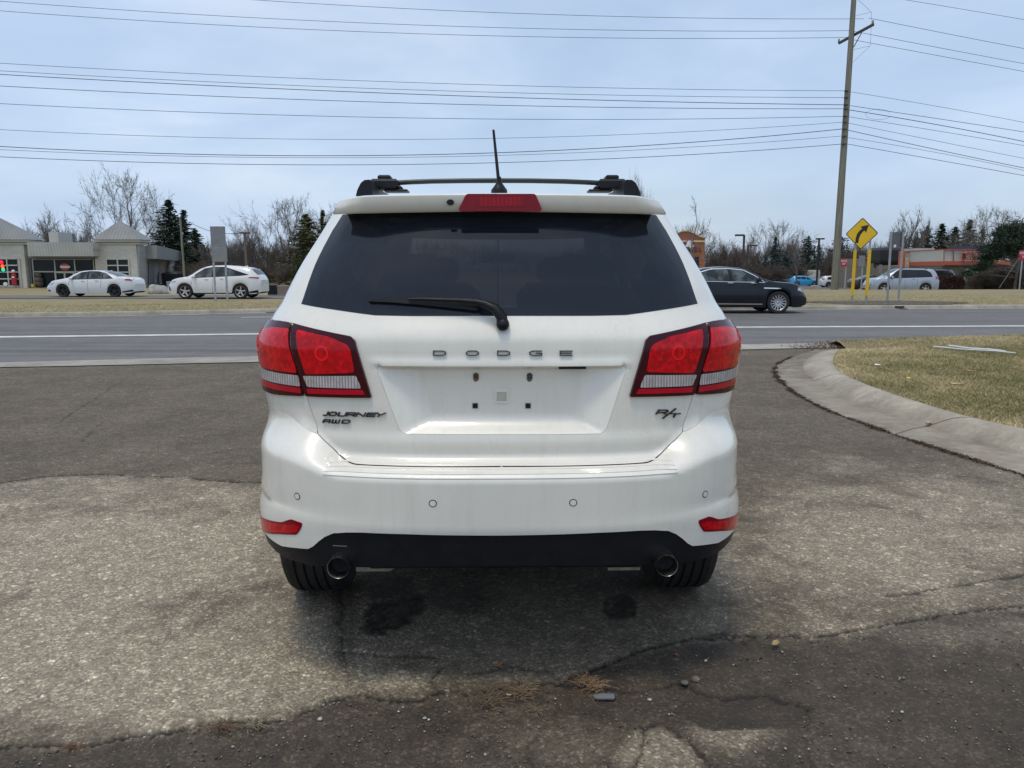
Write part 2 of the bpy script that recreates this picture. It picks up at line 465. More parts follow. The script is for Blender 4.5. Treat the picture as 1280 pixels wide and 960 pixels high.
# ------------------------------------------------------------------ patch builder
def patch_arrays(poly, holes=(), step=.012, off=0.0, gap=.0, rim=.012, hf=True, edge=None, cons=()):
    """CDT patch on the body surface; rim turned inward with its own vertices"""
    edge = edge or step
    O = densify(inset(poly, gap) if gap else poly, edge); H = [densify(h, edge) for h in holes]
    K = [densify(c, edge, False) for c in cons]
    loops = [O]+H; allp = np.array([p for L in loops for p in L])
    mn, mx = np.array(O).min(0), np.array(O).max(0)
    gx = np.arange(mn[0]+step*.5, mx[0], step); gz = np.arange(mn[1]+step*.5, mx[1], step)
    P = np.stack(np.meshgrid(gx, gz), -1).reshape(-1, 2)
    k = inpoly(P, O)
    for h in H: k &= ~inpoly(P, h)
    P = P[k]
    for L in loops+K:
        if len(P): P = P[segdist(P, L, L not in K if False else True) > step*.42] if not any(L is k_ for k_ in K) else P[segdist(P, L, False) > step*.42]
    pts = np.vstack([allp, P]) if len(P) else allp
    nb = len(pts)
    if K: pts = np.vstack([pts]+[np.array(k_) for k_ in K])
    E = []; b = 0
    for L in loops:
        n = len(L); E += [(b+i, b+(i+1) % n) for i in range(n)]; b += n
    b = nb
    for k_ in K: E += [(b+i, b+i+1) for i in range(len(k_)-1)]; b += len(k_)
    v, e, f, ov, oe, of = delaunay_2d_cdt([Vector(p) for p in pts], E, [], 0, 1e-7)
    v = np.array([tuple(q) for q in v]); f = np.array(f)
    cen = v[f].mean(1); k = inpoly(cen, O)
    for h in H: k &= ~inpoly(cen, h)
    f = f[k]
    A_ = v[f]; ar = (A_[:, 1, 0]-A_[:, 0, 0])*(A_[:, 2, 1]-A_[:, 0, 1])-(A_[:, 1, 1]-A_[:, 0, 1])*(A_[:, 2, 0]-A_[:, 0, 0])
    lg = np.max([np.hypot(*(A_[:, i]-A_[:, (i+1) % 3]).T) for i in range(3)], axis=0)
    f[ar < 0] = f[ar < 0][:, ::-1]; f = f[np.abs(ar)/lg > 2e-5]
    V = list(map(tuple, S(v[:, 0], v[:, 1], off, hf))); F = [tuple(t) for t in f]
    if rim:
        for L in loops:
            L = np.array(L); n = len(L); b = len(V)
            V += list(map(tuple, S(L[:, 0], L[:, 1], off, hf))); V += list(map(tuple, S(L[:, 0], L[:, 1], off-rim, hf)))
            F += [(b+i, b+(i+1) % n, b+n+(i+1) % n, b+n+i) for i in range(n)]
    return V, F
def patch(name, mat, parent, *specs, **kw):
    mb = MB()
    for sp in specs:
        q = dict(kw)
        if isinstance(sp, dict): q.update(sp); poly = q.pop('poly')
        else: poly = sp
        V, F = patch_arrays(poly, **q); mb.add(V, F, True)
    return mb.build(name, mat, parent, fix=False)
def ribbon(mb, pts, w, off=.0035, th=.003, lin=None):
    """stroke on the body surface, points and width in photo pixels"""
    f = lin
    for i in range(len(pts)-1):
        a = np.array(pts[i], float); b = np.array(pts[i+1], float); d = (b-a)/max(np.hypot(*(b-a)), 1e-6); nrm = np.array([-d[1], d[0]])*w/2
        ext = d*w*.35
        q = [a-ext+nrm, b+ext+nrm, b+ext-nrm, a-ext-nrm]
        az = np.array([f(*p) for p in q])
        T = S(az[:, 0], az[:, 1], off+th); B = S(az[:, 0], az[:, 1], off-.004)
        mb.add(list(T)+list(B), [(0, 1, 2, 3), (7, 6, 5, 4), (0, 4, 5, 1), (1, 5, 6, 2), (2, 6, 7, 3), (3, 7, 4, 0)])
GLY = {  # strokes in a unit box, y down
 'D': [[(0, 0), (.75, 0), (1, .25), (1, .75), (.75, 1), (0, 1), (0, 0)]],
 'O': [[(.2, 0), (.8, 0), (1, .3), (1, .7), (.8, 1), (.2, 1), (0, .7), (0, .3), (.2, 0)]],
 'G': [[(1, 0), (.22, 0), (0, .3), (0, .7), (.22, 1), (1, 1), (1, .52), (.55, .52)]],
 'E': [[(1, 0), (0, 0), (0, 1), (1, 1)], [(0, .5), (.95, .5)]],
 'J': [[(1, 0), (1, .75), (.85, 1), (-.35, 1)]],
 'U': [[(0, 0), (0, .8), (.15, 1), (.85, 1), (1, .8), (1, 0)]],
 'R': [[(0, 1), (0, 0), (.85, 0), (1, .2), (1, .42), (.85, .6), (.05, .6)], [(.6, .6), (1, 1)]],
 'N': [[(0, 1), (0, 0), (1, 1), (1, 0)]],
 'Y': [[(0, 0), (.45, .55), (1, 0)], [(.45, .55), (.3, 1)]],
 'A': [[(0, 1), (0, .2), (.15, 0), (.85, 0), (1, .2), (1, 1)], [(0, .58), (1, .58)]],
 'W': [[(0, 0), (0, 1), (1, 1), (1, 0)], [(.5, .1), (.5, 1)]],
 'T': [[(0, 0), (1, 0)], [(.5, 0), (.5, 1)]],
}
def letter(mb, ch, x0, y0, w, h, sw, shear=0.0, slope=0.0, lin=None):
    for st in GLY[ch]:
        ribbon(mb, [(x0+u*w+(1-v)*shear, y0+v*h+slope*(u*w)) for u, v in st], sw, lin=lin)
def linmap(cx, cy, r=25):
    """locally linear pixel -> (a,z)"""
    c = np.array(px2az(cx, cy)); dx = (np.array(px2az(cx+r, cy))-np.array(px2az(cx-r, cy)))/(2*r); dy = (np.array(px2az(cx, cy+6))-np.array(px2az(cx, cy-6)))/12
    return lambda x, y: tuple(c+dx*(x-cx)+dy*(y-cy))

# ------------------------------------------------------------------ wheels
def wheel(parent, loc, R, W, rim_r, spokes=5, style='alloy', face=1, name='wheel', double=False):
    """wheel with its axle along local x; face=+1 outer face toward +x"""
    w = bpy.data.objects.new(name, None); C.objects.link(w); w.parent = parent; w.location = loc
    t = MB(); h = W/2
    prof = [(rim_r, -h*.82), (rim_r+.02, -h*.95), (R*.90, -h), (R*.965, -h*.9), (R*.99, -h*.72)]
    for i in range(5):
        c = -h*.62+h*1.24*i/4
        prof += [(R, c-h*.12), (R, c+h*.09), (R-.009, c+h*.11), (R-.009, c+h*.19)]
    prof = prof[:-2]+[(R*.99, h*.75), (R*.965, h*.9), (R*.90, h), (rim_r+.02, h*.95), (rim_r, h*.82)]
    t.lathe(prof, n=40, axis='x', smooth=False, close=True); t.build('tyre', M_rubber, w)
    m = MB(); mat = M_alloy if style == 'alloy' else M_dkalloy
    f = face
    m.lathe([(rim_r*1.0, f*h*.9), (rim_r*.94, f*h*.86), (rim_r*.92, f*h*.3), (rim_r*.9, -f*h*.8), (rim_r, -f*h*.82)], n=36, axis='x')
    m.lathe([(.0, f*h*.72), (rim_r*.16, f*h*.72), (rim_r*.2, f*h*.6), (rim_r*.2, f*h*.3)], n=20, axis='x')
    for i in range(spokes):
        for dq in ((-.13, .13) if double else (0,)):
            q = 2*math.pi*i/spokes+dq+.2; a0 = rim_r*.14; a1 = rim_r*.95; ws = rim_r*(.09 if double or spokes > 7 else .16)
            c, s_ = math.cos(q), math.sin(q)
            def P(r, o, x): return (x, r*c-o*s_, r*s_+o*c)
            V = [P(a0, -ws, f*h*.68), P(a0, ws, f*h*.68), P(a1, ws*.8, f*h*.8), P(a1, -ws*.8, f*h*.8),
                 P(a0, -ws, f*h*.4), P(a0, ws, f*h*.4), P(a1, ws*.8, f*h*.5), P(a1, -ws*.8, f*h*.5)]
            m.add(V, [(0, 1, 2, 3), (7, 6, 5, 4), (0, 4, 5, 1), (1, 5, 6, 2), (2, 6, 7, 3), (3, 7, 4, 0)])
    m.build('rim', mat, w)
    b = MB(); b.lathe([(0, f*h*.25), (rim_r*.9, f*h*.25), (rim_r*.9, f*h*.15), (0, f*h*.15)], n=24, axis='x'); b.build('brake_disc', M_dark, w)
    return w

# ------------------------------------------------------------------ the white crossover
car = root('crossover_car', 'white crossover seen from behind with red tail lamps, parked on the cracked asphalt', 'car', (CARX, CARY, 0), YAW)
# --- domain polygons (right half, mirrored)
bot = PX((625, 584), (700, 583.8), (765, 582), (795, 580.5), (812, 579), (820, 575.5), (828, 568), (842, 553), (854, 540))
def smooth_line(P, step=.006, it=14):
    P = np.array(densify(P, step, False))
    for _ in range(it): P[1:-1] = (P[:-2]+2*P[1:-1]+P[2:])/4
    return [tuple(q) for q in P]
bot = smooth_line(bot)
seam = PX((866.5, 494), (880.5, 404.5))
lampTop = px2az(905, 400.5)
AX_R, AX_F = .985, 3.93
def a_of_y(y, z): ys = fR(z)+fD(z); ye = fF(z)-.75; return A1+(y-ys)/(ye-ys)*(A2-A1)
acr, acf = float(a_of_y(AX_R, .36)), float(a_of_y(AX_F, .36)); kA = (A2-A1)/(4.08-.8)
def arch(ac, z0, n=20, r=.385):
    q0 = math.asin((z0-.36)/r) if z0 > .36 else 0
    return [(ac+math.cos(q)*r*kA, .36+math.sin(q)*r) for q in np.linspace(q0, math.pi-q0, n)]
aRe = arch(acr, .50)[-1][0]           # rear end of the rear arch at z .5
bTop = bot[-1]
# recess
REC = PX((469.2, 457.2), (784.6, 456.8), (756.5, 542.3), (500.5, 542.3))
rec_o = roundc(list(REC), .022, 6)
def lerp2(p, q, t): return (p[0]+(q[0]-p[0])*t, p[1]+(q[1]-p[1])*t)
_TL, _TR, _BR, _BL = REC
rl1 = [(_TL[0]+.016, _TL[1]-.0062), (_TR[0]-.016, _TR[1]-.0062)]
rl2 = [(_TL[0]+.100, _TL[1]-.0066), (_BL[0]+.075, _BL[1]+.047), (_BR[0]-.075, _BR[1]+.047), (_TR[0]-.100, _TR[1]-.0066)]
wb = PX((625, 669.5), (680, 668.5), (745, 666), (800, 663.2), (820, 662.8), (835, 663.5), (846, 668), (854, 674), (860, 679.5), (866, 682.5), (880, 681.2), (898, 678.5))
zz1 = wb[-1][1]
wb2 = wb+[(1.05, zz1+.012), (aRe-.0, zz1+.03)]
# white bumper
rarc = [p for p in arch(acr, zz1+.03, 24) if p[0] < acr-.1][::-1]
bump_r = wb2[:-1]+rarc[:7]+[(rarc[6][0]+.02, .86), (rarc[6][0]+.02, .945), (1.1, .945), (.8, .94), (bTop[0]+.004, bTop[1])]+bot[::-1]
def full(half):  # half runs from the centre out and back to the centre
    l = [(-a, z) for a, z in half]
    return half+l[::-1]
bump_full = full(bump_r)
patch('rear_bumper', M_white, car, bump_full, step=.0125, edge=.008, gap=.0, rim=.004)
# black valance
vb = PX((625, 708), (700, 708), (760, 707.5), (800, 706.5), (860, 704.5), (880, 699.5), (893, 695))
vz = vb[-1][1]
val_r = vb+[(1.0, vz+.01), (aRe-.02, vz+.03), (aRe-.005, zz1+.03)]+[(a, z+.010) for a, z in wb2[:-1][::-1]]
patch('valance', M_blackpl, car, full(val_r), step=.014, edge=.01, off=-.0055, rim=.03)
vl = patch('valance_trim_scratch', plain('scuffed_plastic', (.16, .16, .17), .6), car.children[-1], roundc(PX((415, 682.2), (433, 683.2), (433, 684.2), (415, 683.2)), .001, 1), step=.01, off=-.0048, rim=.001)
# tailgate
SE = 1.065
gl = PX((625, 394.8), (740, 394.8), (782.5, 393.8), (830, 387), (872, 379.5), (863.2, 354), (854, 330), (843.5, 308.5), (832.5, 288.5)); gt = PX((820, 269), (740, 266), (625, 264.5))
glass_r = gl+gt
glass_full = full(glass_r)
gate_r = bot+seam+[px2az(892, 402), lampTop, (SE, lampTop[1]+.004), (SE, 1.40), (SE, 1.70), (.5, 1.70), (0, 1.70)]
patch('tailgate', M_white, car, dict(poly=full(gate_r), holes=[inset(glass_full, .004), rec_o]), step=.0105, edge=.008, gap=.0028, rim=.018)
tailgate = car.children[-1] if False else [c for c in car.children if c.name.startswith('tailgate')][0]
patch('plate_recess', M_white, car, dict(poly=rec_o, cons=[rl1, rl2]), step=.0105, edge=.006, gap=.0009, rim=.01)
rw = patch('rear_window', M_tint, car, glass_full, step=.03, edge=.02, off=.001, rim=.006)
# body sides, roof
sideo = [(bTop[0], bTop[1]), seam[0], seam[1], px2az(892, 402), lampTop, (SE, lampTop[1]+.004), (SE, 1.40), (SE, 1.705), (A2, 1.705), (A3, 1.705), (A3, 1.2), (A3, .8), (A3, .42)]
sideo += arch(acf, .42)[:]
sideo = sideo[:13]+[(acf+.42*kA, .42)]+arch(acf, .42)+[(acr+.42*kA, .42)]+arch(acr, .42)
bx = rarc[6][0]+.02
sideo = [p for p in sideo if not (p[0] < bx and p[1] < .9 and p[0] > 1.0)]
sideo += [(bx, .86), (bx, .945), (1.1, .945), (.8, .94)]
def aY(y, z): return float(a_of_y(y, z))
win = [  # side windows: quarter, rear door, front door
    roundc([(aY(.78, 1.2), 1.20), (aY(1.42, 1.2), 1.17), (aY(1.42, 1.5), 1.585), (aY(1.15, 1.5), 1.575), (aY(.92, 1.4), 1.42)], .03),
    roundc([(aY(1.50, 1.2), 1.165), (aY(2.22, 1.2), 1.14), (aY(2.22, 1.5), 1.60), (aY(1.50, 1.5), 1.59)], .03),
    roundc([(aY(2.32, 1.2), 1.135), (aY(3.35, 1.2), 1.10), (aY(3.05, 1.3), 1.30), (aY(2.72, 1.5), 1.56), (aY(2.32, 1.5), 1.60)], .03)]
wsh = roundc([(A3-.0, 1.15), (A3, 1.66), (A3-.62, 1.66), (A3-.80, 1.15)], .001, 1)
wsh_full = None
bm_ = MB()
for sgn in (1, -1):
    o = sideo if sgn == 1 else mir(sideo)
    hs = win if sgn == 1 else [mir(w) for w in win]
    hs = hs+[(wsh if sgn == 1 else mir(wsh))]
    hs[-1] = [(p[0]-(.004 if sgn == 1 else -.004) if abs(abs(p[0])-A3) < 1e-6 else p[0], p[1]) for p in hs[-1]]
    V, F = patch_arrays(o, holes=hs, step=.03, edge=.012, rim=.018, gap=.0)
    bm_.add(V, F, True)
# roof cap
aa = np.linspace(-A3, A3, 240, endpoint=False); L = S(aa, np.full_like(aa, 1.705)); cen = L.mean(0)
rings = []; nR = 14
for i in range(nR+1):
    k = 1-i/nR; q = cen+(L-cen)*k; q[:, 2] = 1.705+.035*(1-k**3.0); rings.append(q)
V = np.vstack(rings); nA = len(aa)
F = [(i*nA+j, i*nA+(j+1) % nA, (i+1)*nA+(j+1) % nA, (i+1)*nA+j) for i in range(nR) for j in range(nA)]
bm_.add(V, F, True)
bm_.build('body', M_white, car, fix=False)
for sgn in (1, -1):
    for w in win: patch('side_window', M_tint, car, (w if sgn == 1 else mir(w)), step=.06, off=-.004, rim=.004)
ws_ = [(A3-.004, 1.15), (A3-.004, 1.66), (A3-.62, 1.66), (A3-.80, 1.15)]
patch('windscreen', M_clear, car, ws_, mir(ws_), step=.06, off=-.004, rim=.0)
# door seams and handles
for sgn in (1, -1):
    for y, z0, z1 in ((1.46, .78, 1.16), (2.27, .46, 1.13), (3.42, .5, 1.08)):
        a0, a1 = aY(y, .6), aY(y, 1.1); q = [(a0-.002, z0), (a0+.002, z0), (a1+.002, z1), (a1-.002, z1)]
        patch('door_seam', M_dark, car, (q if sgn == 1 else mir(q)), step=.05, off=.0006, rim=.001)
    for y in (1.62, 2.45):
        a0 = aY(y, 1.03); q = roundc([(a0-.09, 1.02), (a0+.09, 1.02), (a0+.09, 1.05), (a0-.09, 1.05)], .012)
        patch('door_handle', M_white, car, (q if sgn == 1 else mir(q)), step=.02, off=.03, rim=.022)
    m = MB(); m.box((0, 0, 0), (.20, .10, .15), bev=.03); m.build('mirror', M_white, car, loc=(sgn*1.02, 3.18, 1.14))
    m = MB(); m.tube([(sgn*.86, 3.2, 1.09), (sgn*.98, 3.2, 1.11)], .02); m.build('mirror_arm', M_blackpl, car)
# dark liner behind the gaps
ll = [(0, .50), (1.0, .50), (1.28, .52), (1.28, .93), (1.12, 1.0), (1.12, 1.69), (0, 1.69)]
patch('inner_liner', M_dark, car, dict(poly=full(ll), holes=[glass_full, inset(rec_o, -.02)]), step=.03, off=-.026, rim=0)

# --- spoiler
SPX = [(416, 268, 425, 251), (432, 267.2, 438, 248.3), (450, 266.6, 453, 245.8), (500, 265.6, 500, 244.6), (560, 264.6, 560, 243.9), (625, 264.2, 625, 243.6)]
SPX = SPX+[(1248-a+0.5, b+.4, 1248-c, d) for a, b, c, d in SPX[-2::-1]]
sec = []
for i, (xb, yb, xt, yt) in enumerate(SPX):
    f = abs(i-(len(SPX)-1)/2)/((len(SPX)-1)/2); yb_ = .275+.10*f**3; pb = pix_local(xb, yb, Y=yb_+.016); pt = pix_local(xt, yt, Y=yb_)
    tfz = 1.7395-.030*f**2.2
    tf = np.array([pt[0]*.985, .78, tfz-.02]); ub = np.array([pb[0]*.97, .40+.03*f, pb[2]+.012])
    tr = pt+np.array([0, .02, .008-.004*f]); tm = np.array([pt[0]*.99, .48, max(pt[2]+.010, (pt[2]*.5+tf[2]*.5))])
    sec.append([ub, pb+np.array([0, .012, .0]), pb+np.array([0, .0, .006]), pb*.35+pt*.65+np.array([0, -.004, 0]), pt, tr, tm, tf])
m = MB(); k = len(sec[0])
# resample across for smooth surface
sec = np.array(sec); n0 = len(sec); tt = np.linspace(0, n0-1, 61); i0 = np.minimum(tt.astype(int), n0-2); fr = (tt-i0)[:, None, None]
secs = sec[i0]*(1-fr)+sec[i0+1]*fr
for _ in range(2): secs[1:-1] = (secs[:-2]+2*secs[1:-1]+secs[2:])/4
V = secs.reshape(-1, 3); F = []
for strip in ((0, 1), (1, 4), (4, 5), (5, 7)):
    vs = secs[:, strip[0]:strip[1]+1]; kk = vs.shape[1]
    F = [(i*kk+j, i*kk+j+1, (i+1)*kk+j+1, (i+1)*kk+j) for i in range(60) for j in range(kk-1)]
    m.add(vs.reshape(-1, 3), F, True)
m.add(secs[0], [tuple(range(k))]); m.add(secs[-1], [tuple(range(k-1, -1, -1))])
m.build('spoiler', M_white, car, fix=True)
# brake light in the spoiler
def yface(px): i = np.abs(secs[:, 2, 0]-pix_local(px, 255, Y=.29)[0]).argmin(); return secs[i, 2, 1]
def face_poly(name, mat, pts, y0, th, parent=car):
    m = MB(); m.prism([(pix_local(x, y, Y=y0)[0], pix_local(x, y, Y=y0)[2]) for x, y in pts], y0-th, y0+.012, lambda u, v, h: (u, h, v)); return m.build(name, mat, parent)
bl = face_poly('brake_light', M_lred2, roundc([(583, 242.6), (669, 242.6), (677, 262), (675.5, 264.2), (575, 264.2), (573.5, 262)], 3), .285, .012)
face_poly('light_strip', mat_lens('brake_strip', (.42, .002, .016), 'ribs', scale=22, dark=.6), roundc([(599, 246.5), (652, 246.5), (654, 257.5), (598, 257.5)], 1), .273, .0015, bl)
face_poly('nozzle', M_blackpl, [(563+4.6*math.cos(q), 253+3.6*math.sin(q)) for q in np.linspace(0, 6.28, 16, endpoint=False)], .279, .008)
# --- tail lamps
def lamp(sgn):
    F_ = (lambda p: p) if sgn == 1 else mir
    inner = PX((879.3, 405), (810.5, 421), (806.5, 424.5), (786.2, 495.8), (865.3, 493.2))
    A_ = patch('tail_light', M_lhouse, car, F_(roundc(inner, .006, 3)), step=.012, off=.012, rim=.024)
    q = roundc(PX((874.5, 413), (832, 422.5), (815, 430), (811, 436), (806, 464.5), (865, 466)), .010, 3)
    patch('red_lens', M_lred, A_, F_(q), step=.008, off=.0140, rim=.003)
    patch('clear_lens', M_lclear, A_, F_(roundc(PX((868, 467.8), (804.5, 468.3), (798, 484), (862.5, 481.5)), .006, 3)), step=.008, off=.0140, rim=.003)
    patch('reflector_strip', M_lstrip, A_, F_(roundc(PX((863.5, 483.6), (797, 485.6), (793.5, 491.8), (862, 489.6)), .002, 2)), step=.01, off=.0136, rim=.003)
    lt, lb = px2az(906, 400.8), px2az(904, 490.2)
    outer = [px2az(882.5, 404.6), px2az(895, 402), lt, (1.06, lt[1]-.012), (1.20, lt[1]-.05), (1.30, lt[1]-.09), (1.29, lb[1]+.06), (1.2, lb[1]+.012), (1.06, lb[1]+.003), lb, px2az(868.3, 493)]
    B_ = patch('tail_light', M_lhouse, car, F_(roundc(outer, .01, 3)), step=.012, off=.012, rim=.024)
    c = px2az(884, 412); d = px2az(874.5, 464.3)
    q = roundc([c, px2az(903, 410), (1.04, c[1]-.022), (1.14, c[1]-.05), (1.17, c[1]-.09), (1.12, d[1]+.012), (1.0, d[1]+.002), d], .012, 3)
    patch('red_lens', M_lred, B_, F_(q), step=.008, off=.0140, rim=.003)
    c = px2az(874, 467.3); d = px2az(871.3, 480.9)
    q = roundc([c, (1.0, c[1]+.004), (1.17, c[1]+.006), (1.16, d[1]+.012), (1.0, d[1]+.004), d], .005, 3)
    patch('clear_lens', M_lclear, B_, F_(q), step=.008, off=.0140, rim=.003)
    c = px2az(871, 482.8); d = px2az(870, 489.3)
    q = roundc([c, (1.0, c[1]+.004), (1.17, c[1]+.012), (1.15, d[1]+.008), (1.0, d[1]+.002), d], .003, 2)
    patch('reflector_strip', M_lstrip, B_, F_(q), step=.01, off=.0136, rim=.003)
    def circ(ca, cz, r, n=20): return [(ca+r*math.cos(t), cz+r*math.sin(t)) for t in np.linspace(0, 2*math.pi, n, endpoint=False)]
    for (px_, py_, par, rr) in ((845.5, 440.5, A_, 1.0), (903, 431, B_, 1.0)):
        ca, cz = px2az(px_, py_)
        if par is B_: ca = 1.0
        ring = circ(ca, cz, .026*rr, 28); hole = circ(ca, cz, .019*rr, 28)
        if sgn == -1: ring, hole = mir(ring), mir(hole)
        patch('bulb_ring', M_lring, par, dict(poly=ring, holes=[hole]), step=.008, off=.0152, rim=.001)
        for i in range(10):
            t = 2*math.pi*i/10+.2; p = circ(ca+.042*math.cos(t), cz+.042*math.sin(t), .0058, 10)
            z_ok = segdist([(ca+.042*math.cos(t), cz+.042*math.sin(t))], [px2az(866, 466), px2az(805, 466)], False)[0] > .01
            if z_ok: patch('bulb_dot', M_ldot, par, (p if sgn == 1 else mir(p)), step=.008, off=.0150, rim=.001)
    if True:  # reflector shadows at the moulded corners, put in as darker red patches
        for pts in (((868, 420), (874, 416), (873, 430), (866, 432)), ((812, 452), (817, 446), (821, 456), (812, 460))):
            patch('lens_shadow', M_ldot, A_, F_(roundc(PX(*pts), .004, 3)), step=.01, off=.0149, rim=.001)
lamp(1); lamp(-1)
# reflectors low in the bumper
rf = [az_at(1.02, 638.5), az_at(.93, 640.5), px2az(886, 645.5), px2az(872.5, 650.5), px2az(879.5, 664.5), px2az(900, 663.5), az_at(.99, 661)]
for sgn in (1, -1):
    g = lambda p: p if sgn == 1 else mir(p)
    o = patch('reflector', M_lred2, car, g(roundc(rf, .006, 3)), step=.012, off=.002, rim=.012)
    patch('reflector_lens', M_lred, o, g(roundc(inset(rf, .006), .004, 3)), step=.012, off=.0028, rim=.001)
# parking sensors
for (x, y) in ((371.5, 620.5), (541, 629.3), (716.5, 628.3), (881.5, 617.8)):
    ca, cz = px2az(x, y)
    def cc(r): return [(ca+r*math.cos(t), cz+r*math.sin(t)) for t in np.linspace(0, 2*math.pi, 20, endpoint=False)]
    o = patch('parking_sensor', M_dark, car, dict(poly=cc(.0125), holes=[cc(.0098)]), step=.01, off=.0008, rim=.002)
    patch('sensor_cap', M_white, o, cc(.0098), step=.01, off=.0016, rim=.002)
# things in the plate recess
def onrec(name, mat, x0, y0, x1, y1, off, hole=None, rim=.004):
    q = PX((x0, y0), (x1, y0), (x1, y1), (x0, y1)); kw = dict(poly=q, step=.008, off=off, rim=rim)
    if hole: kw['holes'] = [inset(q, hole)]
    return patch(name, mat, car, kw)
M_beige = plain('primer_beige', (.52, .50, .40), .5)
onrec('plate_pocket', M_white, 618.5, 487.8, 635.5, 503.8, .004, hole=.006)
onrec('plate_pocket_base', M_beige, 620, 489, 634, 502.5, .0012)
for x in (594, 660):
    o = onrec('plate_clip', M_blackpl, x-3, 504.2, x+3, 510, .004)
    onrec('plate_clip_frame', M_beige, x-3.9, 503.3, x+3.9, 510.8, .0012)
for x, c in ((595, (.10, .06, .03)), (662, (.06, .06, .055))):
    m = MB(); p = S(*px2az(x, 469.5), 0.004); m.lathe([(0, -.008), (.0085, -.007), (.010, 0), (.009, .006)], c=tuple(p), n=12, axis='y'); m.build('plate_bolt', plain('rusty_clip%d' % x, c, .8, var=.6, scale=150), car)
    patch('rust_stain', plain('rust%d' % x, tuple(np.array(c)*2.2), .9, var=.6, scale=200), car, roundc(PX((x-4, 472), (x+4, 471), (x+3, 476), (x-1, 477.5), (x-3, 476)), .003, 3), step=.006, off=.0006, rim=.0005)
m = MB(); p0 = S(*px2az(698, 461.3), 0.02); p1 = S(*px2az(731, 461.3), 0.02); m.box(((p0[0]+p1[0])/2, p0[1]+.012, p0[2]+.004), (p1[0]-p0[0], .03, .005)); m.build('recess_label', M_blackpl, car)  # dark label bar under the recess lip
# lettering
for ch, x in zip('DODGE', (542, 583, 622, 662, 700)):
    mb = MB(); f = linmap(x+8, 441, 8); letter(mb, ch, x, 438.6, 15.0, 5.4, 1.15, lin=f); mb.build('letter', M_dchrome, car)
mb = MB(); f = linmap(438, 519, 30)
xs = [404.5, 410.5, 422.5, 434, 445.5, 457.5, 468.5]; ws = [3.5, 9, 9, 9.2, 9, 9.5, 9]
for ch, x, w in zip('JOURNEY', xs, ws): letter(mb, ch, x, 514.6+(x-400)*.026, w, 4.3, 1.4, shear=2.2, slope=.026, lin=f)
mb.build('badge', M_dchrome, car)
mb = MB(); f = linmap(420, 526, 20)
for ch, x in zip('AWD', (404, 415.5, 428)): letter(mb, ch, x, 524+(x-400)*.026, 8.2, 3.9, 1.2, shear=1.2, slope=.026, lin=f)
mb.build('badge', M_dchrome, car)
mb = MB(); f = linmap(834, 516, 16)
letter(mb, 'R', 820, 512.3, 11.5, 5.2, 1.45, shear=3.5, lin=f); ribbon(mb, [(844, 510.6), (828, 522.6)], 1.3, lin=f); letter(mb, 'T', 835.5, 516.8, 12, 4.6, 1.35, shear=2.6, lin=f)
mb.build('badge', M_dchrome, car)
# wiper
def az3(x, y, o): return tuple(S(*px2az(x, y), o))
m = MB(); m.tube([az3(628, 408, .012), az3(627, 402, .03), az3(619, 391, .036), az3(606, 384.5, .036), az3(596, 381.6, .034), az3(575, 379.4, .032), az3(530, 377.4, .028), az3(512, 377.2, .026)], [.020, .019, .017, .0135, .010, .007, .005, .004], n=8)
wp = m.build('wiper', M_blackpl, car)
m = MB(); m.lathe([(0, -.026), (.016, -.024), (.0215, -.012), (.022, .012)], c=az3(628.5, 407.5, .012), n=18, axis='y'); m.build('wiper_pivot', M_blackpl, wp)
m = MB()
up = [(462, 376.0), (490, 373.2), (520, 371.6), (550, 372.8), (575, 375.4), (602, 381.5)]; lo = [(462, 378.6), (490, 379.8), (520, 382.2), (550, 385.2), (575, 387.8), (597, 390.4)]
V = [az3(x, y, .016) for x, y in up]+[az3(x, y, .016) for x, y in lo]+[az3(x, y, .004) for x, y in up]+[az3(x, y, .004) for x, y in lo]
n = len(up); F = []
for i in range(n-1): F += [(i, i+1, n+i+1, n+i), (2*n+i, 3*n+i, 3*n+i+1, 2*n+i+1), (i, 2*n+i, 2*n+i+1, i+1), (n+i, n+i+1, 3*n+i+1, 3*n+i)]
F += [(0, n, 3*n, 2*n), (n-1, 3*n-1, 4*n-1, 2*n-1)]
m.add(V, F); m.build('wiper_blade', M_blackpl, wp)
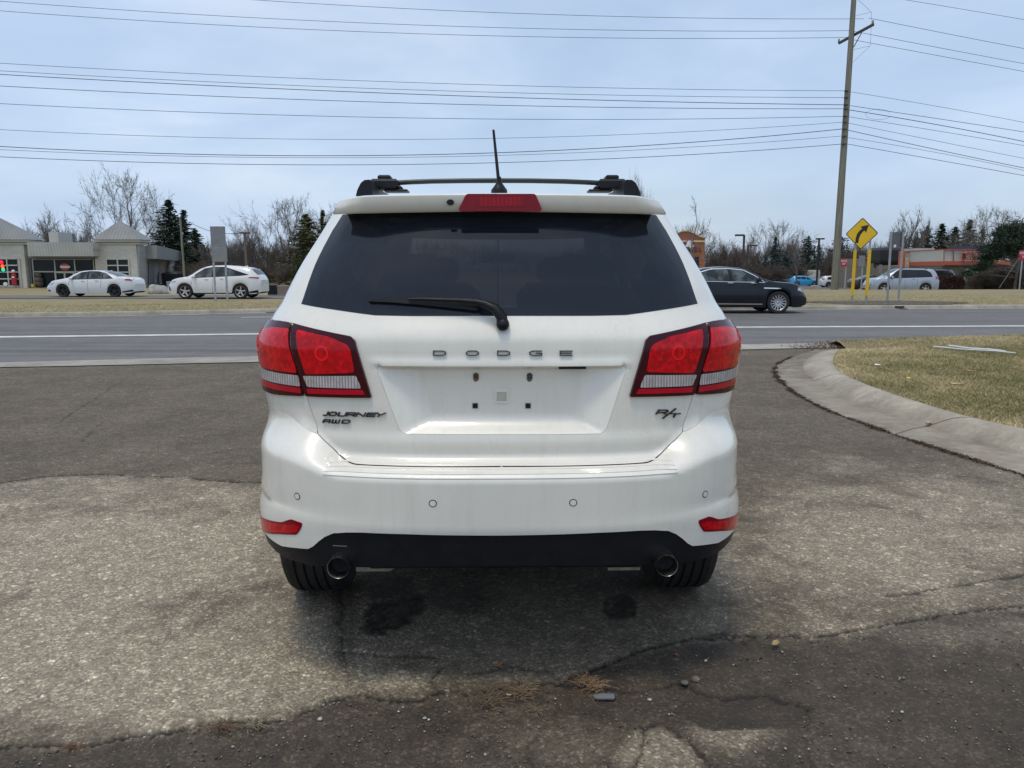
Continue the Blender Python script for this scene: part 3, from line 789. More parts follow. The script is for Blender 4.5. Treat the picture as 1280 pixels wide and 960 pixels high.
# roof rails, bars
YB = .95
def L3(x, y, Y=YB): return tuple(pix_local(x, y, Y=Y))
for sgn in (1, -1):
    fx = (lambda x: x) if sgn == -1 else (lambda x: 1245.5-x)
    m = MB(); pr = [(fx(449), 247), (fx(451), 239.5), (fx(455), 231.5), (fx(459.5), 227.7), (fx(466), 227.2), (fx(469), 229.5), (fx(469.5), 247)]
    m.prism([(L3(x, y, .82)[0], L3(x, y, .82)[2]) for x, y in pr], .74, 1.05, lambda u, v, h: (u, h, v)); m.build('rail_end', M_blackpl, car)
    p = L3(fx(459), 240)
    m = MB(); m.tube([(p[0], y, z) for y, z in ((.9, 1.74), (1.1, 1.79), (1.6, 1.80), (2.6, 1.79), (3.0, 1.76), (3.15, 1.72))], [.018, .02, .02, .02, .018, .012], n=10); m.build('roof_rail', M_blackpl, car)
    m = MB()
    a, b = L3(fx(464), 239.5), L3(fx(499), 224.6); m.box(((a[0]+b[0])/2, YB, (a[2]+b[2])/2+.004), (abs(a[0]-b[0]), .09, abs(a[2]-b[2])-.008), bev=.010)
    a, b = L3(fx(473.3), 225.6), L3(fx(489.5), 219.6); m.box(((a[0]+b[0])/2, YB, (a[2]+b[2])/2), (abs(a[0]-b[0]), .07, abs(a[2]-b[2])), bev=.006)
    a, b = L3(fx(481), 240.5), L3(fx(511), 237.5); m.box(((a[0]+b[0])/2, YB, (a[2]+b[2])/2), (abs(a[0]-b[0]), .08, abs(a[2]-b[2])), bev=.004)
    a, b = L3(fx(497), 238), L3(fx(503.5), 233); m.box(((a[0]+b[0])/2, YB, (a[2]+b[2])/2), (abs(a[0]-b[0]), .05, abs(a[2]-b[2])), bev=.006)
    m.build('bar_clamp', M_blackpl, car)
def bar(y, pts, r):
    m = MB(); P = [L3(x, yy, y) for x, yy in pts]; m.tube(P, r, n=10); return m.build('cross_bar', plain('bar_metal', (.03, .035, .034), .35, metal=.5), car)
bar(YB, [(495, 228.6), (510, 227.7), (540, 226.6), (580, 226.0), (625, 225.8), (665, 226.0), (705, 226.8), (735, 228), (750, 228.8)], .0105)
m = MB(); m.tube([(-.45, 1.9, 1.775), (-.2, 1.9, 1.788), (0, 1.9, 1.79), (.2, 1.9, 1.788), (.45, 1.9, 1.775)], .012, n=8); m.build('cross_bar', M_blackpl, car)
# antenna
m = MB(); b = L3(624, 237.5, .62)
m.lathe([(.032, -.02), (.031, .0), (.022, .012), (.012, .026), (.008, .045), (.0065, .05), (0, .05)], c=(b[0], .62, b[2]), n=16); an = m.build('antenna', M_blackpl, car)
m = MB(); t0 = L3(623, 224, .62); t1 = L3(616.8, 162.5, .50); m.tube([t0, tuple((np.array(t0)+np.array(t1))/2), t1], [.0066, .0056, .0046], n=8); m.build('antenna_rod', M_blackpl, an)
# exhausts, wheels, underbody
for x, y in ((422.5, 710.3), (834, 707.6)):
    p = pix_local(x, y, Y=.02); m = MB()
    m.lathe([(.0365, 0), (.0375, .004), (.0375, .22), (.030, .23), (.033, .2), (.0335, .004), (.0365, 0)], c=(p[0], .02, p[2]), n=28, axis='y', close=False)
    o = m.build('exhaust_tip', M_pipe, car, fix=False); m = MB(); m.lathe([(.0330, .05), (0, .06)], c=(p[0], .02, p[2]), n=20, axis='y'); m.build('exhaust_bore', M_dark, o)
for sgn in (1, -1):
    for y in (AX_R, AX_F): wheel(car, (sgn*.800, y, .352), .352, .255, .235, 5, 'alloy', sgn)
m = MB(); m.box((0, 2.5, .345), (1.25, 4.2, .06)); m.box((0, 2.5, .42), (1.7, 2.1, .14)); m.box((0, .66, .40), (1.12, .7, .15), bev=.05); m.box((.0, .35, .46), (1.1, .35, .10)); m.tube([(-.62, AX_R, .3), (.62, AX_R, .3)], .05); m.box((-.28, .62, .325), (.42, .34, .07), bev=.03); m.box((.20, .85, .30), (.26, .3, .10), bev=.04); m.tube([(.42, .3, .40), (.40, .9, .31), (.25, 1.3, .3)], .03); m.tube([(-.45, .3, .40), (-.42, .9, .31)], .035); m.box((.0, 1.0, .27), (.24, .26, .2), bev=.08)
m.build('underbody', M_dark, car)
a, b = pix_local(445, 708, Y=.42), pix_local(497, 714, Y=.42)
m = MB(); m.prism([(a[0], a[2]), (a[0], b[2]), (b[0]-.03, b[2]), (b[0], a[2]+.0), (b[0]-.07, a[2]+.002), ((a[0]+b[0])/2, a[2]-.006), (a[0]+.02, a[2]-.004)][::-1], .42, .60, lambda u, v, h: (u, h, v)); m.build('heat_shield', M_steel, car)
a, b = pix_local(760, 709, Y=.42), pix_local(800, 713, Y=.42)
m = MB(); m.box(((a[0]+b[0])/2, .5, (a[2]+b[2])/2), (b[0]-a[0], .16, .012)); m.build('heat_shield', M_steel, car)
# ribs of the step pad
for zc_ in (.7735, .7835, .7935, .8035):
    patch('step_rib', M_white, car, roundc([(-.56, zc_-.0017), (.56, zc_-.0017), (.56, zc_+.0017), (-.56, zc_+.0017)], .001, 1), step=.02, edge=.02, off=.0022, rim=.004)
# interior
m = MB()
m.box((0, 1.0, .78), (1.5, 1.3, .5)); m.box((0, 2.6, .55), (1.5, 2.4, .35)); m.box((0, 3.75, .86), (1.45, .5, .35), bev=.05)
m.build('cabin_floor', M_dark, car)
for (x, y) in ((-.40, 1.30), (.40, 1.30), (-.38, 2.55), (.38, 2.55)):
    m = MB(); m.box((x, y, 1.05), (.52, .16, .62), bev=.07, rx=-.18); m.box((x, y-.08, 1.43), (.27, .10, .17), bev=.045); m.box((x, y+.28, .78), (.52, .5, .16), bev=.06); m.build('seat', M_fabric, car)
m = MB(); m.box((0, 3.05, 1.52), (.24, .03, .07), bev=.012); m.build('rear_view_mirror', M_blackpl, car)
m = MB(); m.box((-.34, 3.55, 1.05), (.34, .03, .34), bev=.014, rx=-.4); m.build('steering_wheel', M_blackpl, car)
# ------------------------------------------------------------------ ground
def vnoise(x, y, scale, seed=0, octv=4, pers=.5):
    out = np.zeros_like(x); amp = 1; tot = 0
    for o in range(octv):
        r = np.random.default_rng(seed*17+o); T = r.random((256, 256)); X = x*scale; Y = y*scale
        xi = np.floor(X).astype(int); yi = np.floor(Y).astype(int); fx = X-xi; fy = Y-yi; fx = fx*fx*(3-2*fx); fy = fy*fy*(3-2*fy)
        g = lambda i, j: T[(xi+i) & 255, (yi+j) & 255]
        out += amp*((g(0, 0)*(1-fx)+g(1, 0)*fx)*(1-fy)+(g(0, 1)*(1-fx)+g(1, 1)*fx)*fy); tot += amp; amp *= pers; scale *= 2.03
    return out/tot
def add_attr(me, name, vals):
    a = me.attributes.new(name, 'FLOAT', 'POINT'); a.data.foreach_set('value', np.asarray(vals, dtype=np.float32).ravel())
def structure(o, kind='structure'): o['kind'] = kind; return o
def Gl(*pts, z=0.0): return [G(a, b, z) for a, b in pts]

def mat_asphalt(name, kind):
    t = NT(name); v = t.coord()
    # aggregate: stones of several sizes with their own brightness
    def stones(scale, lo, hi):
        c = t.vor(v, scale, 'F1', 'Color'); s_ = t.n('ShaderNodeSeparateColor'); t.l(c, s_.inputs[0]); return s_.outputs[0]
    st1 = stones(115, 0, 1); st2 = stones(48, 0, 1); mott = t.noise(v, 1.4, 6, .65); mott2 = t.noise(v, 9, 5, .6)
    if kind == 'lot':
        light, dark, wet_shade, brown = t.attr('light'), t.attr('dark'), t.attr('wet_shade'), t.attr('brown')
        base = t.mix(t.ramp(mott, [(.35, 0.0), (.65, 1.0)]), (.108, .086, .060), (.154, .124, .087))
        base = t.mix(light, base, (.345, .293, .213)); base = t.mix(dark, base, (.048, .038, .029)); base = t.mix(brown, base, (.078, .060, .042))
        k1 = t.ramp(st1, [(0.0, .62), (.55, .92), (.85, 1.18), (1.0, 1.9)]); k2 = t.ramp(st2, [(0.0, .86), (.7, 1.0), (.93, 1.06), (1.0, 1.7)])
        k2 = t.mix(dark, k2, 1.0); k1 = t.mix(t.math('MULTIPLY', dark, .22), k1, 1.0)
        c = t.mix(1.0, base, k1, 'MULTIPLY'); c = t.mix(1.0, c, k2, 'MULTIPLY'); c = t.mix(1.0, c, t.ramp(mott2, [(.3, .80), (.7, 1.18)]), 'MULTIPLY')
        c = t.mix(wet_shade, c, (.008, .007, .006))
        c = t.mix(t.attr('crack'), c, (.016, .014, .013))
        rough = t.mix(wet_shade, t.ramp(st1, [(0, .75), (1, .95)]), .55)
        t.set(Base_Color=c, Roughness=rough)
        h = t.math('ADD', t.math('MULTIPLY', t.vor(v, 115, 'F1'), -1.0), t.math('MULTIPLY', t.noise(v, 60, 4, .7), 1.2))
        t.set(Normal=t.bump(h, .5, .005)); t.b.inputs['Specular IOR Level'].default_value = .3
    else:
        mp = t.n('ShaderNodeMapping'); mp.inputs['Scale'].default_value = (.05, 1.6, 1); mp.inputs['Rotation'].default_value = (0, 0, -.14); t.l(v, mp.inputs[0])
        track = t.noise(mp.outputs[0], 1.0, 5, .65)
        base = t.mix(t.ramp(track, [(.35, 0.0), (.65, 1.0)]), (.118, .113, .108), (.182, .175, .165))
        c = t.mix(1.0, base, t.ramp(st1, [(0.0, .75), (.9, 1.1), (1.0, 1.6)]), 'MULTIPLY'); c = t.mix(1.0, c, t.ramp(mott, [(.3, .86), (.7, 1.12)]), 'MULTIPLY')
        t.set(Base_Color=c, Roughness=.85); t.set(Normal=t.bump(t.noise(v, 90, 4, .7), .4, .004)); t.b.inputs['Specular IOR Level'].default_value = .3
    return t.m
def mat_concrete(name, col=(.42, .385, .32), dirt=False):
    t = NT(name); v = t.coord()
    c = t.mix(t.ramp(t.noise(v, 1.3, 7, .7), [(.35, 0.0), (.68, 1.0)]), tuple(np.array(col)*.62), tuple(np.array(col)*1.12))
    c = t.mix(t.ramp(t.noise(v, 14, 6, .75, .6), [(.52, 0.0), (.72, .5)]), c, (.13, .115, .095))
    c = t.mix(1.0, c, t.ramp(t.noise(v, 160, 3, .7), [(.3, .82), (.7, 1.12)]), 'MULTIPLY')
    if dirt: c = t.mix(t.ramp(t.noise(v, 2.6, 7, .75, .8), [(.40, 0.0), (.66, .55)]), c, (.23, .19, .14)); c = t.mix(t.ramp(t.noise(v, 24, 4, .8), [(.60, 0.0), (.72, .6)]), c, (.16, .13, .10)); c = t.mix(t.math('MULTIPLY', t.attr('dirt'), t.ramp(t.noise(v, 5, 6, .7), [(.30, .35), (.58, 1.0)])), c, (.15, .12, .085))
    t.set(Base_Color=c, Roughness=.88, Normal=t.bump(t.noise(v, 70, 5, .7), .35, .006)); t.b.inputs['Specular IOR Level'].default_value = .3
    return t.m
def mat_turf(name, near=False):
    t = NT(name); v = t.coord()
    a = t.noise(v, .55 if not near else 1.1, 7, .65); b = t.noise(v, 6, 6, .7)
    c = t.mix(t.ramp(a, [(.36, 0.0), (.64, 1.0)]), (.31, .25, .15), (.215, .20, .10))
    c = t.mix(t.ramp(b, [(.42, 0.0), (.70, .75)]), c, (.40, .32, .195))
    c = t.mix(1.0, c, t.ramp(t.noise(v, 45, 5, .75), [(.28, .55), (.72, 1.35)]), 'MULTIPLY')
    t.set(Base_Color=c, Roughness=.95, Normal=t.bump(t.noise(v, 38, 6, .75), .8, .03)); t.b.inputs['Specular IOR Level'].default_value = .15
    return t.m
M_lot = mat_asphalt('lot_asphalt', 'lot'); M_road = mat_asphalt('road_asphalt', 'road')
M_conc = mat_concrete('concrete'); M_conc2 = mat_concrete('kerb_concrete', (.40, .37, .315)); M_turf = mat_turf('turf'); M_kerb = mat_concrete('island_kerb', (.50, .445, .355), True)

# --- near sheet: worn parking asphalt, fine mesh with its real cracks and steps
nR_, nC_ = 600, 860
ys_ = 1.15*np.exp(np.linspace(0, math.log(17.5/1.15), nR_)); ks = np.sign(np.linspace(-1, 1, nC_))*np.abs(np.linspace(-1, 1, nC_))**1.0*1.25
Yg, Kg = np.meshgrid(ys_, ks, indexing='ij'); Xg = Kg*(Yg+.25); x = Xg.ravel(); y = Yg.ravel()
def photo(x, y):
    dep = y*CP+CAMH*SP; up = y*SP-CAMH*CP
    return 640+FPX*x/dep, 480-FPX*up/dep
qx, qy = photo(x, y)
n1 = vnoise(x, y, 3.1, 1, 5)-.5; n2 = vnoise(x, y, 11, 2, 4)-.5; n3 = vnoise(x, y, 37, 3, 3)-.5
n4 = vnoise(x, y, 90, 13, 2)-.5; n5 = vnoise(x, y, 85, 14, 2)-.5
def ell(cx, cy, rx, ry, soft=.35, nz=1.0, s=1.4):
    d = np.sqrt(((qx-cx)/rx)**2+((qy-cy)/ry)**2)+nz*(n1*s+n2*.7+n3*.3); return 1-sm(d, 1-soft, 1+soft)
light = np.maximum.reduce([ell(150, 700, 310, 92, .5)*.95, ell(120, 830, 330, 95, .5)*.95, ell(1120, 690, 170, 80, .6)*.8, ell(330, 800, 110, 80, .5)*.8, ell(1230, 650, 120, 60, .6)*.5, ell(300, 640, 120, 40, .6)*.4])
light = np.maximum(light, np.maximum.reduce([ell(500, 850, 60, 20, .4)*.75, ell(610, 785, 230, 62, .6)*.55, ell(620, 835, 110, 22, .5)*.35, ell(820, 945, 55, 40, .35, .6)*.9, ell(915, 915, 60, 28, .4, .6)*.75, ell(690, 930, 110, 35, .6)*.35, ell(1060, 785, 60, 14, .5)*.6, ell(1210, 790, 110, 18, .6)*.6, ell(1290, 780, 60, 30, .5)*.7]))  # one pale ellipse below the bumper offsets the car's shadow in the colour
def crackd(pts, jit=.012):
    w_ = np.array([G(a, b) for a, b in pts]); d = segdist(np.stack([x+n2*jit*2.4+n3*jit*2.2+n4*jit*1.6, y+n1*jit*3+n2*jit*3.0+n3*jit*2.0+n5*jit*1.4], -1), w_, False); return d
CR1 = [(-80, 940), (0, 931), (56, 929), (112, 931), (150, 920), (195, 916), (240, 907), (285, 900), (337, 901), (375, 890), (412, 875), (442, 866), (487, 873), (523, 875), (548, 862), (584, 866), (656, 851), (699, 851), (756, 830), (800, 812), (860, 797), (948, 793), (1016, 795), (1072, 786), (1129, 776), (1179, 767), (1280, 756), (1380, 748)]
below = np.interp(qx, [p[0] for p in CR1], [p[1] for p in CR1])
under = sm(qy-below-n1*26-n2*10, -2, 9)
cr = [(CR1, .008, 1.0), ([(700, 850), (740, 856), (800, 862), (850, 850), (866, 856), (900, 868), (950, 862), (1010, 880)], .010, .8),
      ([(0, 603), (59, 595), (129, 592), (175, 595.5), (232, 595), (258, 599), (330, 603), (420, 606)], .010, 1.0),
      ([(140, 484), (119, 498), (90, 516), (72, 529)], .008, .9), ([(129, 527), (103, 551), (118, 554)], .007, .6), ([(170, 465), (140, 484)], .006, .5),
      ([(1108, 744), (1160, 738), (1225, 726), (1280, 717), (1340, 712)], .010, .8), ([(860, 797), (900, 790), (930, 801), (948, 793)], .008, .8),
      ([(1010, 880), (1012, 960)], .003, .5), ([(548, 862), (541, 845), (556, 830), (540, 818), (470, 820), (420, 812)], .006, .7), ([(425, 700), (428, 800), (436, 866)], .008, .55),
      ([(800, 905), (830, 900), (865, 925), (890, 960)], .009, .8), ([(805, 905), (800, 940), (790, 965)], .008, .7), ([(700, 880), (660, 930), (670, 965)], .006, .5),
      ([(1060, 745), (1000, 752), (960, 742)], .006, .5), ([(590, 842), (640, 832), (690, 838), (700, 850)], .006, .6)]
crack = np.zeros_like(x); relief = np.zeros_like(x)
near_ = y < 7.6
for pts, wd, amp in cr:
    d = crackd(pts); wv = wd*(1+1.6*n2+1.6*n3+1.0*n4)*1.0; wv = np.clip(wv, wd*.35, None)
    c_ = np.exp(-(d/wv)**2)*amp; crack = np.maximum(crack, c_); relief -= .010*c_; relief -= .002*np.exp(-(d/.04)**2)*amp
dark = np.clip(under*(.92+.5*n1), 0, 1)*.95
dark = np.maximum(dark, ell(935, 880, 88, 32, .18, .5)); dark = np.maximum(dark, ell(1150, 880, 140, 60, .5)*.35)
brown = np.maximum.reduce([ell(870, 840, 120, 30, .5)*.6, ell(640, 865, 130, 16, .6)*.5, ell(610, 790, 240, 50, .7, .7)*.25, ell(1180, 880, 220, 80, .6)*.5, under*.25])  # ellipse below the bumper paints damp together with occlusion shade
keep = np.maximum.reduce([ell(820, 945, 55, 40, .35, .6), ell(915, 915, 60, 28, .4, .6), ell(690, 930, 110, 35, .6)*.6, ell(1210, 790, 110, 18, .6)*.7, ell(1060, 785, 60, 14, .5)*.6])
lineL = np.interp(qx, [0, 59, 129, 175, 232, 258, 330, 420], [603, 595, 592, 595.5, 595, 599, 603, 606]); lk = sm(470-qx, 0, 60); light = light*(1-lk*.85*(1-sm(qy-lineL-n2*10, -2, 7)))
light = np.maximum(light, lk*.62*sm(qy-lineL-n2*10, -2, 7)*sm(690-qy, 0, 90)*(.75+n1))
dark = dark*(1-keep*.9)*(.86+.9*(n2+n3*.6)); dark = np.maximum(dark, ell(930, 884, 84, 26, .14, .5)); light = light*(1-under*.85*(1-keep))
dark = np.maximum(dark, .6*np.exp(-(crackd(CR1, .03)/.04)**2)*(.3+n1+n3))
wet_shade = np.maximum.reduce([ell(492, 772, 34, 22, .16, 1.0, 2.6), ell(492, 742, 28, 26, .5, .8)*.6, ell(773, 763, 22, 17, .16, 1.0, 2.6), ell(580, 742, 40, 22, .5, .8)*.55, ell(430, 770, 16, 60, .6, .8)*.5, ell(760, 735, 40, 10, .6, .8)*.4, ell(940, 805, 14, 8, .5)*.3, ell(600, 722, 190, 18, .7, .6)*.2])  # wet stains; the widest smear also paints occlusion shade under the car
wet_shade = wet_shade*(.45+.75*(vnoise(x, y, 60, 9, 2)))
fade = sm(y, 9.0, 5.0)
z = fade*(.004*n1+.003*n2+.0022*n3+relief-.010*under*(1-keep*.6)+.003*(vnoise(x, y, 95, 5, 2)-.5)-.008*ell(935, 880, 88, 32, .18, .5))
z -= .006*(1-fade)
idx = np.arange(nR_*nC_).reshape(nR_, nC_)
Fq = np.stack([idx[:-1, :-1], idx[:-1, 1:], idx[1:, 1:], idx[1:, :-1]], -1).reshape(-1, 4)
me = mesh_from('parking_lot', np.stack([x, y, z], -1), Fq, True)
for nm, a in (('light', light), ('dark', dark), ('wet_shade', wet_shade), ('brown', brown), ('crack', np.clip(crack, 0, 1))): add_attr(me, nm, a)
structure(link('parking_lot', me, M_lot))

# --- the base sheet
def grid(name, xs, ys, zf, mat, kind='structure'):
    X, Y = np.meshgrid(xs, ys, indexing='ij'); Z = zf(X.ravel(), Y.ravel()); n, m_ = X.shape; id_ = np.arange(n*m_).reshape(n, m_)
    F = np.stack([id_[:-1, :-1], id_[1:, :-1], id_[1:, 1:], id_[:-1, 1:]], -1).reshape(-1, 4)
    return structure(link(name, mesh_from(name, np.stack([X.ravel(), Y.ravel(), Z], -1), F, True), mat), kind)
xs = np.concatenate([np.linspace(-900, -120, 12), np.linspace(-110, 140, 126), np.linspace(150, 900, 12)])
ys = np.concatenate([np.linspace(-60, 16, 8), np.linspace(18, 140, 110), np.linspace(150, 1500, 20)])
def zbase(X, Y):
    d = Y-yk(X); return np.where(d < .0, -.06, zt(X, np.maximum(Y, yk(X)+1e-3)))-.03*(d >= 0)
# behind the kerb the sheet must follow the kerb, so it is a mapped strip grid of its own
grid('ground', xs, np.concatenate([np.linspace(-60, 16, 6), [60, 300, 1500]]), lambda X, Y: np.where(Y < 30, -.06, -1.9), M_turf)
def strip(name, A, B, mat, n=120, nv=1, zA=0.0, zB=0.0, xr=(-250, 250), zf=None, prof=None):
    """sheet between two world polylines given as x->y functions"""
    X = np.concatenate([np.linspace(xr[0], max(xr[0], -40), 20)[:-1], np.linspace(max(xr[0], -40), min(xr[1], 45), n), np.linspace(min(xr[1], 45), xr[1], 20)[1:]]) if xr[0] < -40 else np.linspace(xr[0], xr[1], n)
    V = []
    for j in range(nv+1):
        t = j/nv if prof is None else prof[j]; Y = A(X)*(1-t)+B(X)*t; Z = zA*(1-t)+zB*t if zf is None else zf(X, Y)
        V.append(np.stack([X, Y, Z*np.ones_like(X)], -1))
    m_ = len(X); V = np.array(V); id_ = np.arange((nv+1)*m_).reshape(nv+1, m_)
    F = np.stack([id_[:-1, :-1], id_[:-1, 1:], id_[1:, 1:], id_[1:, :-1]], -1).reshape(-1, 4)
    return structure(link(name, mesh_from(name, V.reshape(-1, 3), F, False), mat))
def xfun(pts, z=0.0):
    w_ = sorted(G(a, b, z) for a, b in pts); X = [q[0] for q in w_]; Y = [q[1] for q in w_]
    sl0 = (Y[1]-Y[0])/(X[1]-X[0]); sl1 = (Y[-1]-Y[-2])/(X[-1]-X[-2])
    X = [-300]+X+[300]; Y = [Y[0]+sl0*(-300-X[1])*.3]+Y+[Y[-1]+sl1*.3*(300-X[-2])]
    return lambda q: np.interp(q, X, Y)
g_in = xfun([(0, 453.5), (170, 449), (330, 445), (640, 437), (920, 430.8), (1060, 428.5), (1280, 424)])
g_out = xfun([(0, 459.5), (170, 456), (330, 452.5), (640, 444), (920, 437.5), (1060, 434), (1280, 429)])
wl = xfun([(0, 422.4), (330, 418.4), (640, 413.4), (920, 409.9), (1280, 408.4)]); wl2 = xfun([(0, 420.7), (330, 416.9), (640, 412.0), (920, 408.6), (1280, 407.1)])
kf = lambda q: yk(q)
strip('road', g_in, lambda q: kf(q)-.45, M_road, zA=.002, zB=.002, nv=1)
M_line = plain('road_line', (.62, .62, .58), .7, var=.25, scale=3)
strip('lane_line', wl, wl2, M_line, zA=.008, zB=.008)
for x0 in (17.3, 29.5, 41.7, -8, -20, -32):
    yl = float(yk(x0))-2.6
    strip('lane_line', lambda q: yk(q)-2.6-.07, lambda q: yk(q)-2.6+.07, M_line, n=8, zA=.008, zB=.008, xr=(x0, x0+3.2))
strip('gutter', g_out, g_in, M_conc2, zA=.006, zB=.006)
strip('far_gutter', lambda q: kf(q)-.47, lambda q: kf(q)-.0, M_conc, zA=.010, zB=.006)
# far kerb: real step
X = np.concatenate([np.linspace(-250, -40, 16)[:-1], np.linspace(-40, 45, 110), np.linspace(45, 250, 16)[1:]]); Y = yk(X)
V = []; pr = [(0, .0), (.015, .095), (.05, .125), (.17, .13), (.18, .05)]
for dy, zz in pr: V.append(np.stack([X, Y+dy, np.full_like(X, zz)], -1))
V = np.array(V); m_ = len(X); id_ = np.arange(len(pr)*m_).reshape(len(pr), m_)
F = np.stack([id_[:-1, :-1], id_[:-1, 1:], id_[1:, 1:], id_[1:, :-1]], -1).reshape(-1, 4)
structure(link('far_kerb', mesh_from('far_kerb', V.reshape(-1, 3), F, True), M_conc))
# ground beyond the kerb, mapped along it
dd = np.concatenate([np.linspace(.16, 20, 40), np.linspace(21, 120, 60), np.linspace(130, 1300, 18)])
X = np.concatenate([np.linspace(-900, -130, 12), np.linspace(-120, 150, 136), np.linspace(160, 900, 12)])
XX, DD = np.meshgrid(X, dd, indexing='ij'); YY = yk(XX)+DD; ZZ = zt(XX, YY)
ZZ += .02*(vnoise(XX.ravel(), YY.ravel(), .6, 4, 3).reshape(XX.shape)-.5)*(DD > .5)
id_ = np.arange(XX.size).reshape(XX.shape)
F = np.stack([id_[:-1, :-1], id_[1:, :-1], id_[1:, 1:], id_[:-1, 1:]], -1).reshape(-1, 4)
structure(link('grass_verge', mesh_from('grass_verge', np.stack([XX, YY, ZZ], -1).reshape(-1, 3), F, True), M_turf))
def overlay(name, x0, x1, d0, d1, mat, off=.02, nx=60, nd=10, yabs=None):
    X = np.linspace(x0, x1, nx); D = np.linspace(0, 1, nd); XX, DD = np.meshgrid(X, D, indexing='ij')
    YY = (d0(XX)*(1-DD)+d1(XX)*DD); ZZ = zt(XX, YY)+off; id_ = np.arange(XX.size).reshape(XX.shape)
    F = np.stack([id_[:-1, :-1], id_[1:, :-1], id_[1:, 1:], id_[:-1, 1:]], -1).reshape(-1, 4)
    return structure(link(name, mesh_from(name, np.stack([XX, YY, ZZ], -1).reshape(-1, 3), F, True), mat))
# service drive on the left, car park on the right
sy0, sy1 = GT(150, 373.6)[1], GT(150, 369.8)[1]
overlay('service_road', -90, -4, lambda q: sy0+0*q, lambda q: sy1+0*q, M_road, .025, 60, 8)
overlay('service_kerb', -90, -9.5, lambda q: sy1+0*q, lambda q: sy1+.25+0*q, M_conc, .07, 60, 3)
ry0 = GT(1200, 361)[1]
overlay('car_park', 9, 120, lambda q: ry0+.5+0*q, lambda q: ry0+75+0*q, mat_asphalt('car_park_asphalt', 'road'), .03, 60, 60)
overlay('car_park_kerb', 9, 120, lambda q: ry0+.1+0*q, lambda q: ry0+.5+0*q, M_conc, .09, 60, 3)
# bare mulch patch round the sign posts
bc = GT(1110, 379); ang = np.linspace(0, 2*math.pi, 40, endpoint=False); rr = 1+.12*np.sin(3*ang)+.08*np.sin(5*ang+1)
_my = lambda X_, Y_: max(Y_, float(yk(X_))+.25)
mv = [(bc[0], bc[1], float(zt(bc[0], bc[1]))+.035)]+[(bc[0]+2.9*r_*math.cos(q), _my(bc[0]+2.9*r_*math.cos(q), bc[1]+1.9*r_*math.sin(q)), float(zt(bc[0]+2.9*r_*math.cos(q), _my(bc[0]+2.9*r_*math.cos(q), bc[1]+1.9*r_*math.sin(q))))+.022) for q, r_ in zip(ang, rr)]
structure(link('mulch_bed', mesh_from('mulch_bed', mv, [(0, i+1, (i+1) % 40+1) for i in range(40)], True), plain('mulch', (.085, .068, .050), .95, var=.4, scale=12, bump=.6, bscale=60)))

# --- grass island on the right with its rounded kerb
K_out = [G(*p) for p in ((1020, 437), (990, 446), (972, 455), (968, 464), (972, 473), (992, 491), (1034, 513.5), (1089, 533), (1145, 553), (1201, 570), (1280, 595))]
K_flow = [G(*p) for p in ((1048, 437), (1018, 443), (1003, 453), (1003, 464), (1013, 474), (1032, 484), (1060, 500), (1100, 515), (1150, 531), (1192, 543), (1280, 571))]
K_top = [G(*p, .125) for p in ((1056, 429.5), (1034, 436), (1019, 446), (1018, 456), (1026, 465), (1046, 477), (1076, 489), (1116, 502), (1160, 516), (1204, 529), (1280, 552))]
K_back = [G(*p, .13) for p in ((1064, 430.5), (1048, 438), (1041, 447), (1042, 457), (1050, 465), (1068, 474), (1094, 485), (1135, 498), (1176, 511), (1216, 522), (1280, 536))]
def resamp(P, n, ext):
    P = np.array(P, float); d = P[-1]-P[-2]; d /= np.hypot(*d); P = np.vstack([P, P[-1]+d*1.0+np.array([.10, -.1]), P[-1]+d*ext+np.array([2.6, -.4])])
    s_ = np.concatenate([[0], np.cumsum(np.hypot(*np.diff(P, axis=0).T))]); q = np.linspace(0, s_[-1], n)
    Q = np.stack([np.interp(q, s_, P[:, 0]), np.interp(q, s_, P[:, 1])], -1)
    for _ in range(6): Q[1:-1] = (Q[:-2]+2*Q[1:-1]+Q[2:])/4
    return Q
nk = 150; ro, rf_, rt, rb = [resamp(P, nk, 7.0) for P in (K_out, K_flow, K_top, K_back)]
prof = [(0, .0, ro, ro, 0), ]
rows = [np.c_[ro, np.full(nk, .004)], np.c_[ro*.5+rf_*.5, np.full(nk, .012)], np.c_[rf_, np.full(nk, .006)]]
for t in np.linspace(.08, 1, 10):
    q = rf_*(1-t)+rb*t; rows.append(np.c_[q, np.full(nk, .006+.124*(math.sin(min(1, t/.86)*math.pi/2))**1.05)])
V = np.array(rows); wob = (vnoise(V[..., 0].ravel(), V[..., 1].ravel(), 2.2, 8, 4).reshape(V.shape[:2])-.5)*.012; V[1:-1, :, 2] += np.clip(wob[1:-1], -.003, .01); V[..., 2] *= np.clip(sm(np.arange(nk), -4, 12), .10, 1)[None]
id_ = np.arange(V.shape[0]*nk).reshape(V.shape[0], nk); F = np.stack([id_[:-1, :-1], id_[:-1, 1:], id_[1:, 1:], id_[1:, :-1]], -1).reshape(-1, 4)
me = mesh_from('kerb', V.reshape(-1, 3), F, True); dr = np.array([.8, .55, .8, .45, .3, .2, .12, .08, .05, .03, .05, .15, .45])[:V.shape[0]]; nd = vnoise(V[..., 0].ravel(), V[..., 1].ravel(), 3.5, 41, 4).reshape(V.shape[:2])
add_attr(me, 'dirt', np.clip(dr[:, None]*(1.5*nd)+np.clip(1-np.arange(nk)/46, 0, 1)[None]*np.array([1, 1, .9]+[.1]*10)[:V.shape[0], None]*(.4+.9*nd), 0, 1)); structure(link('kerb', me, M_kerb))
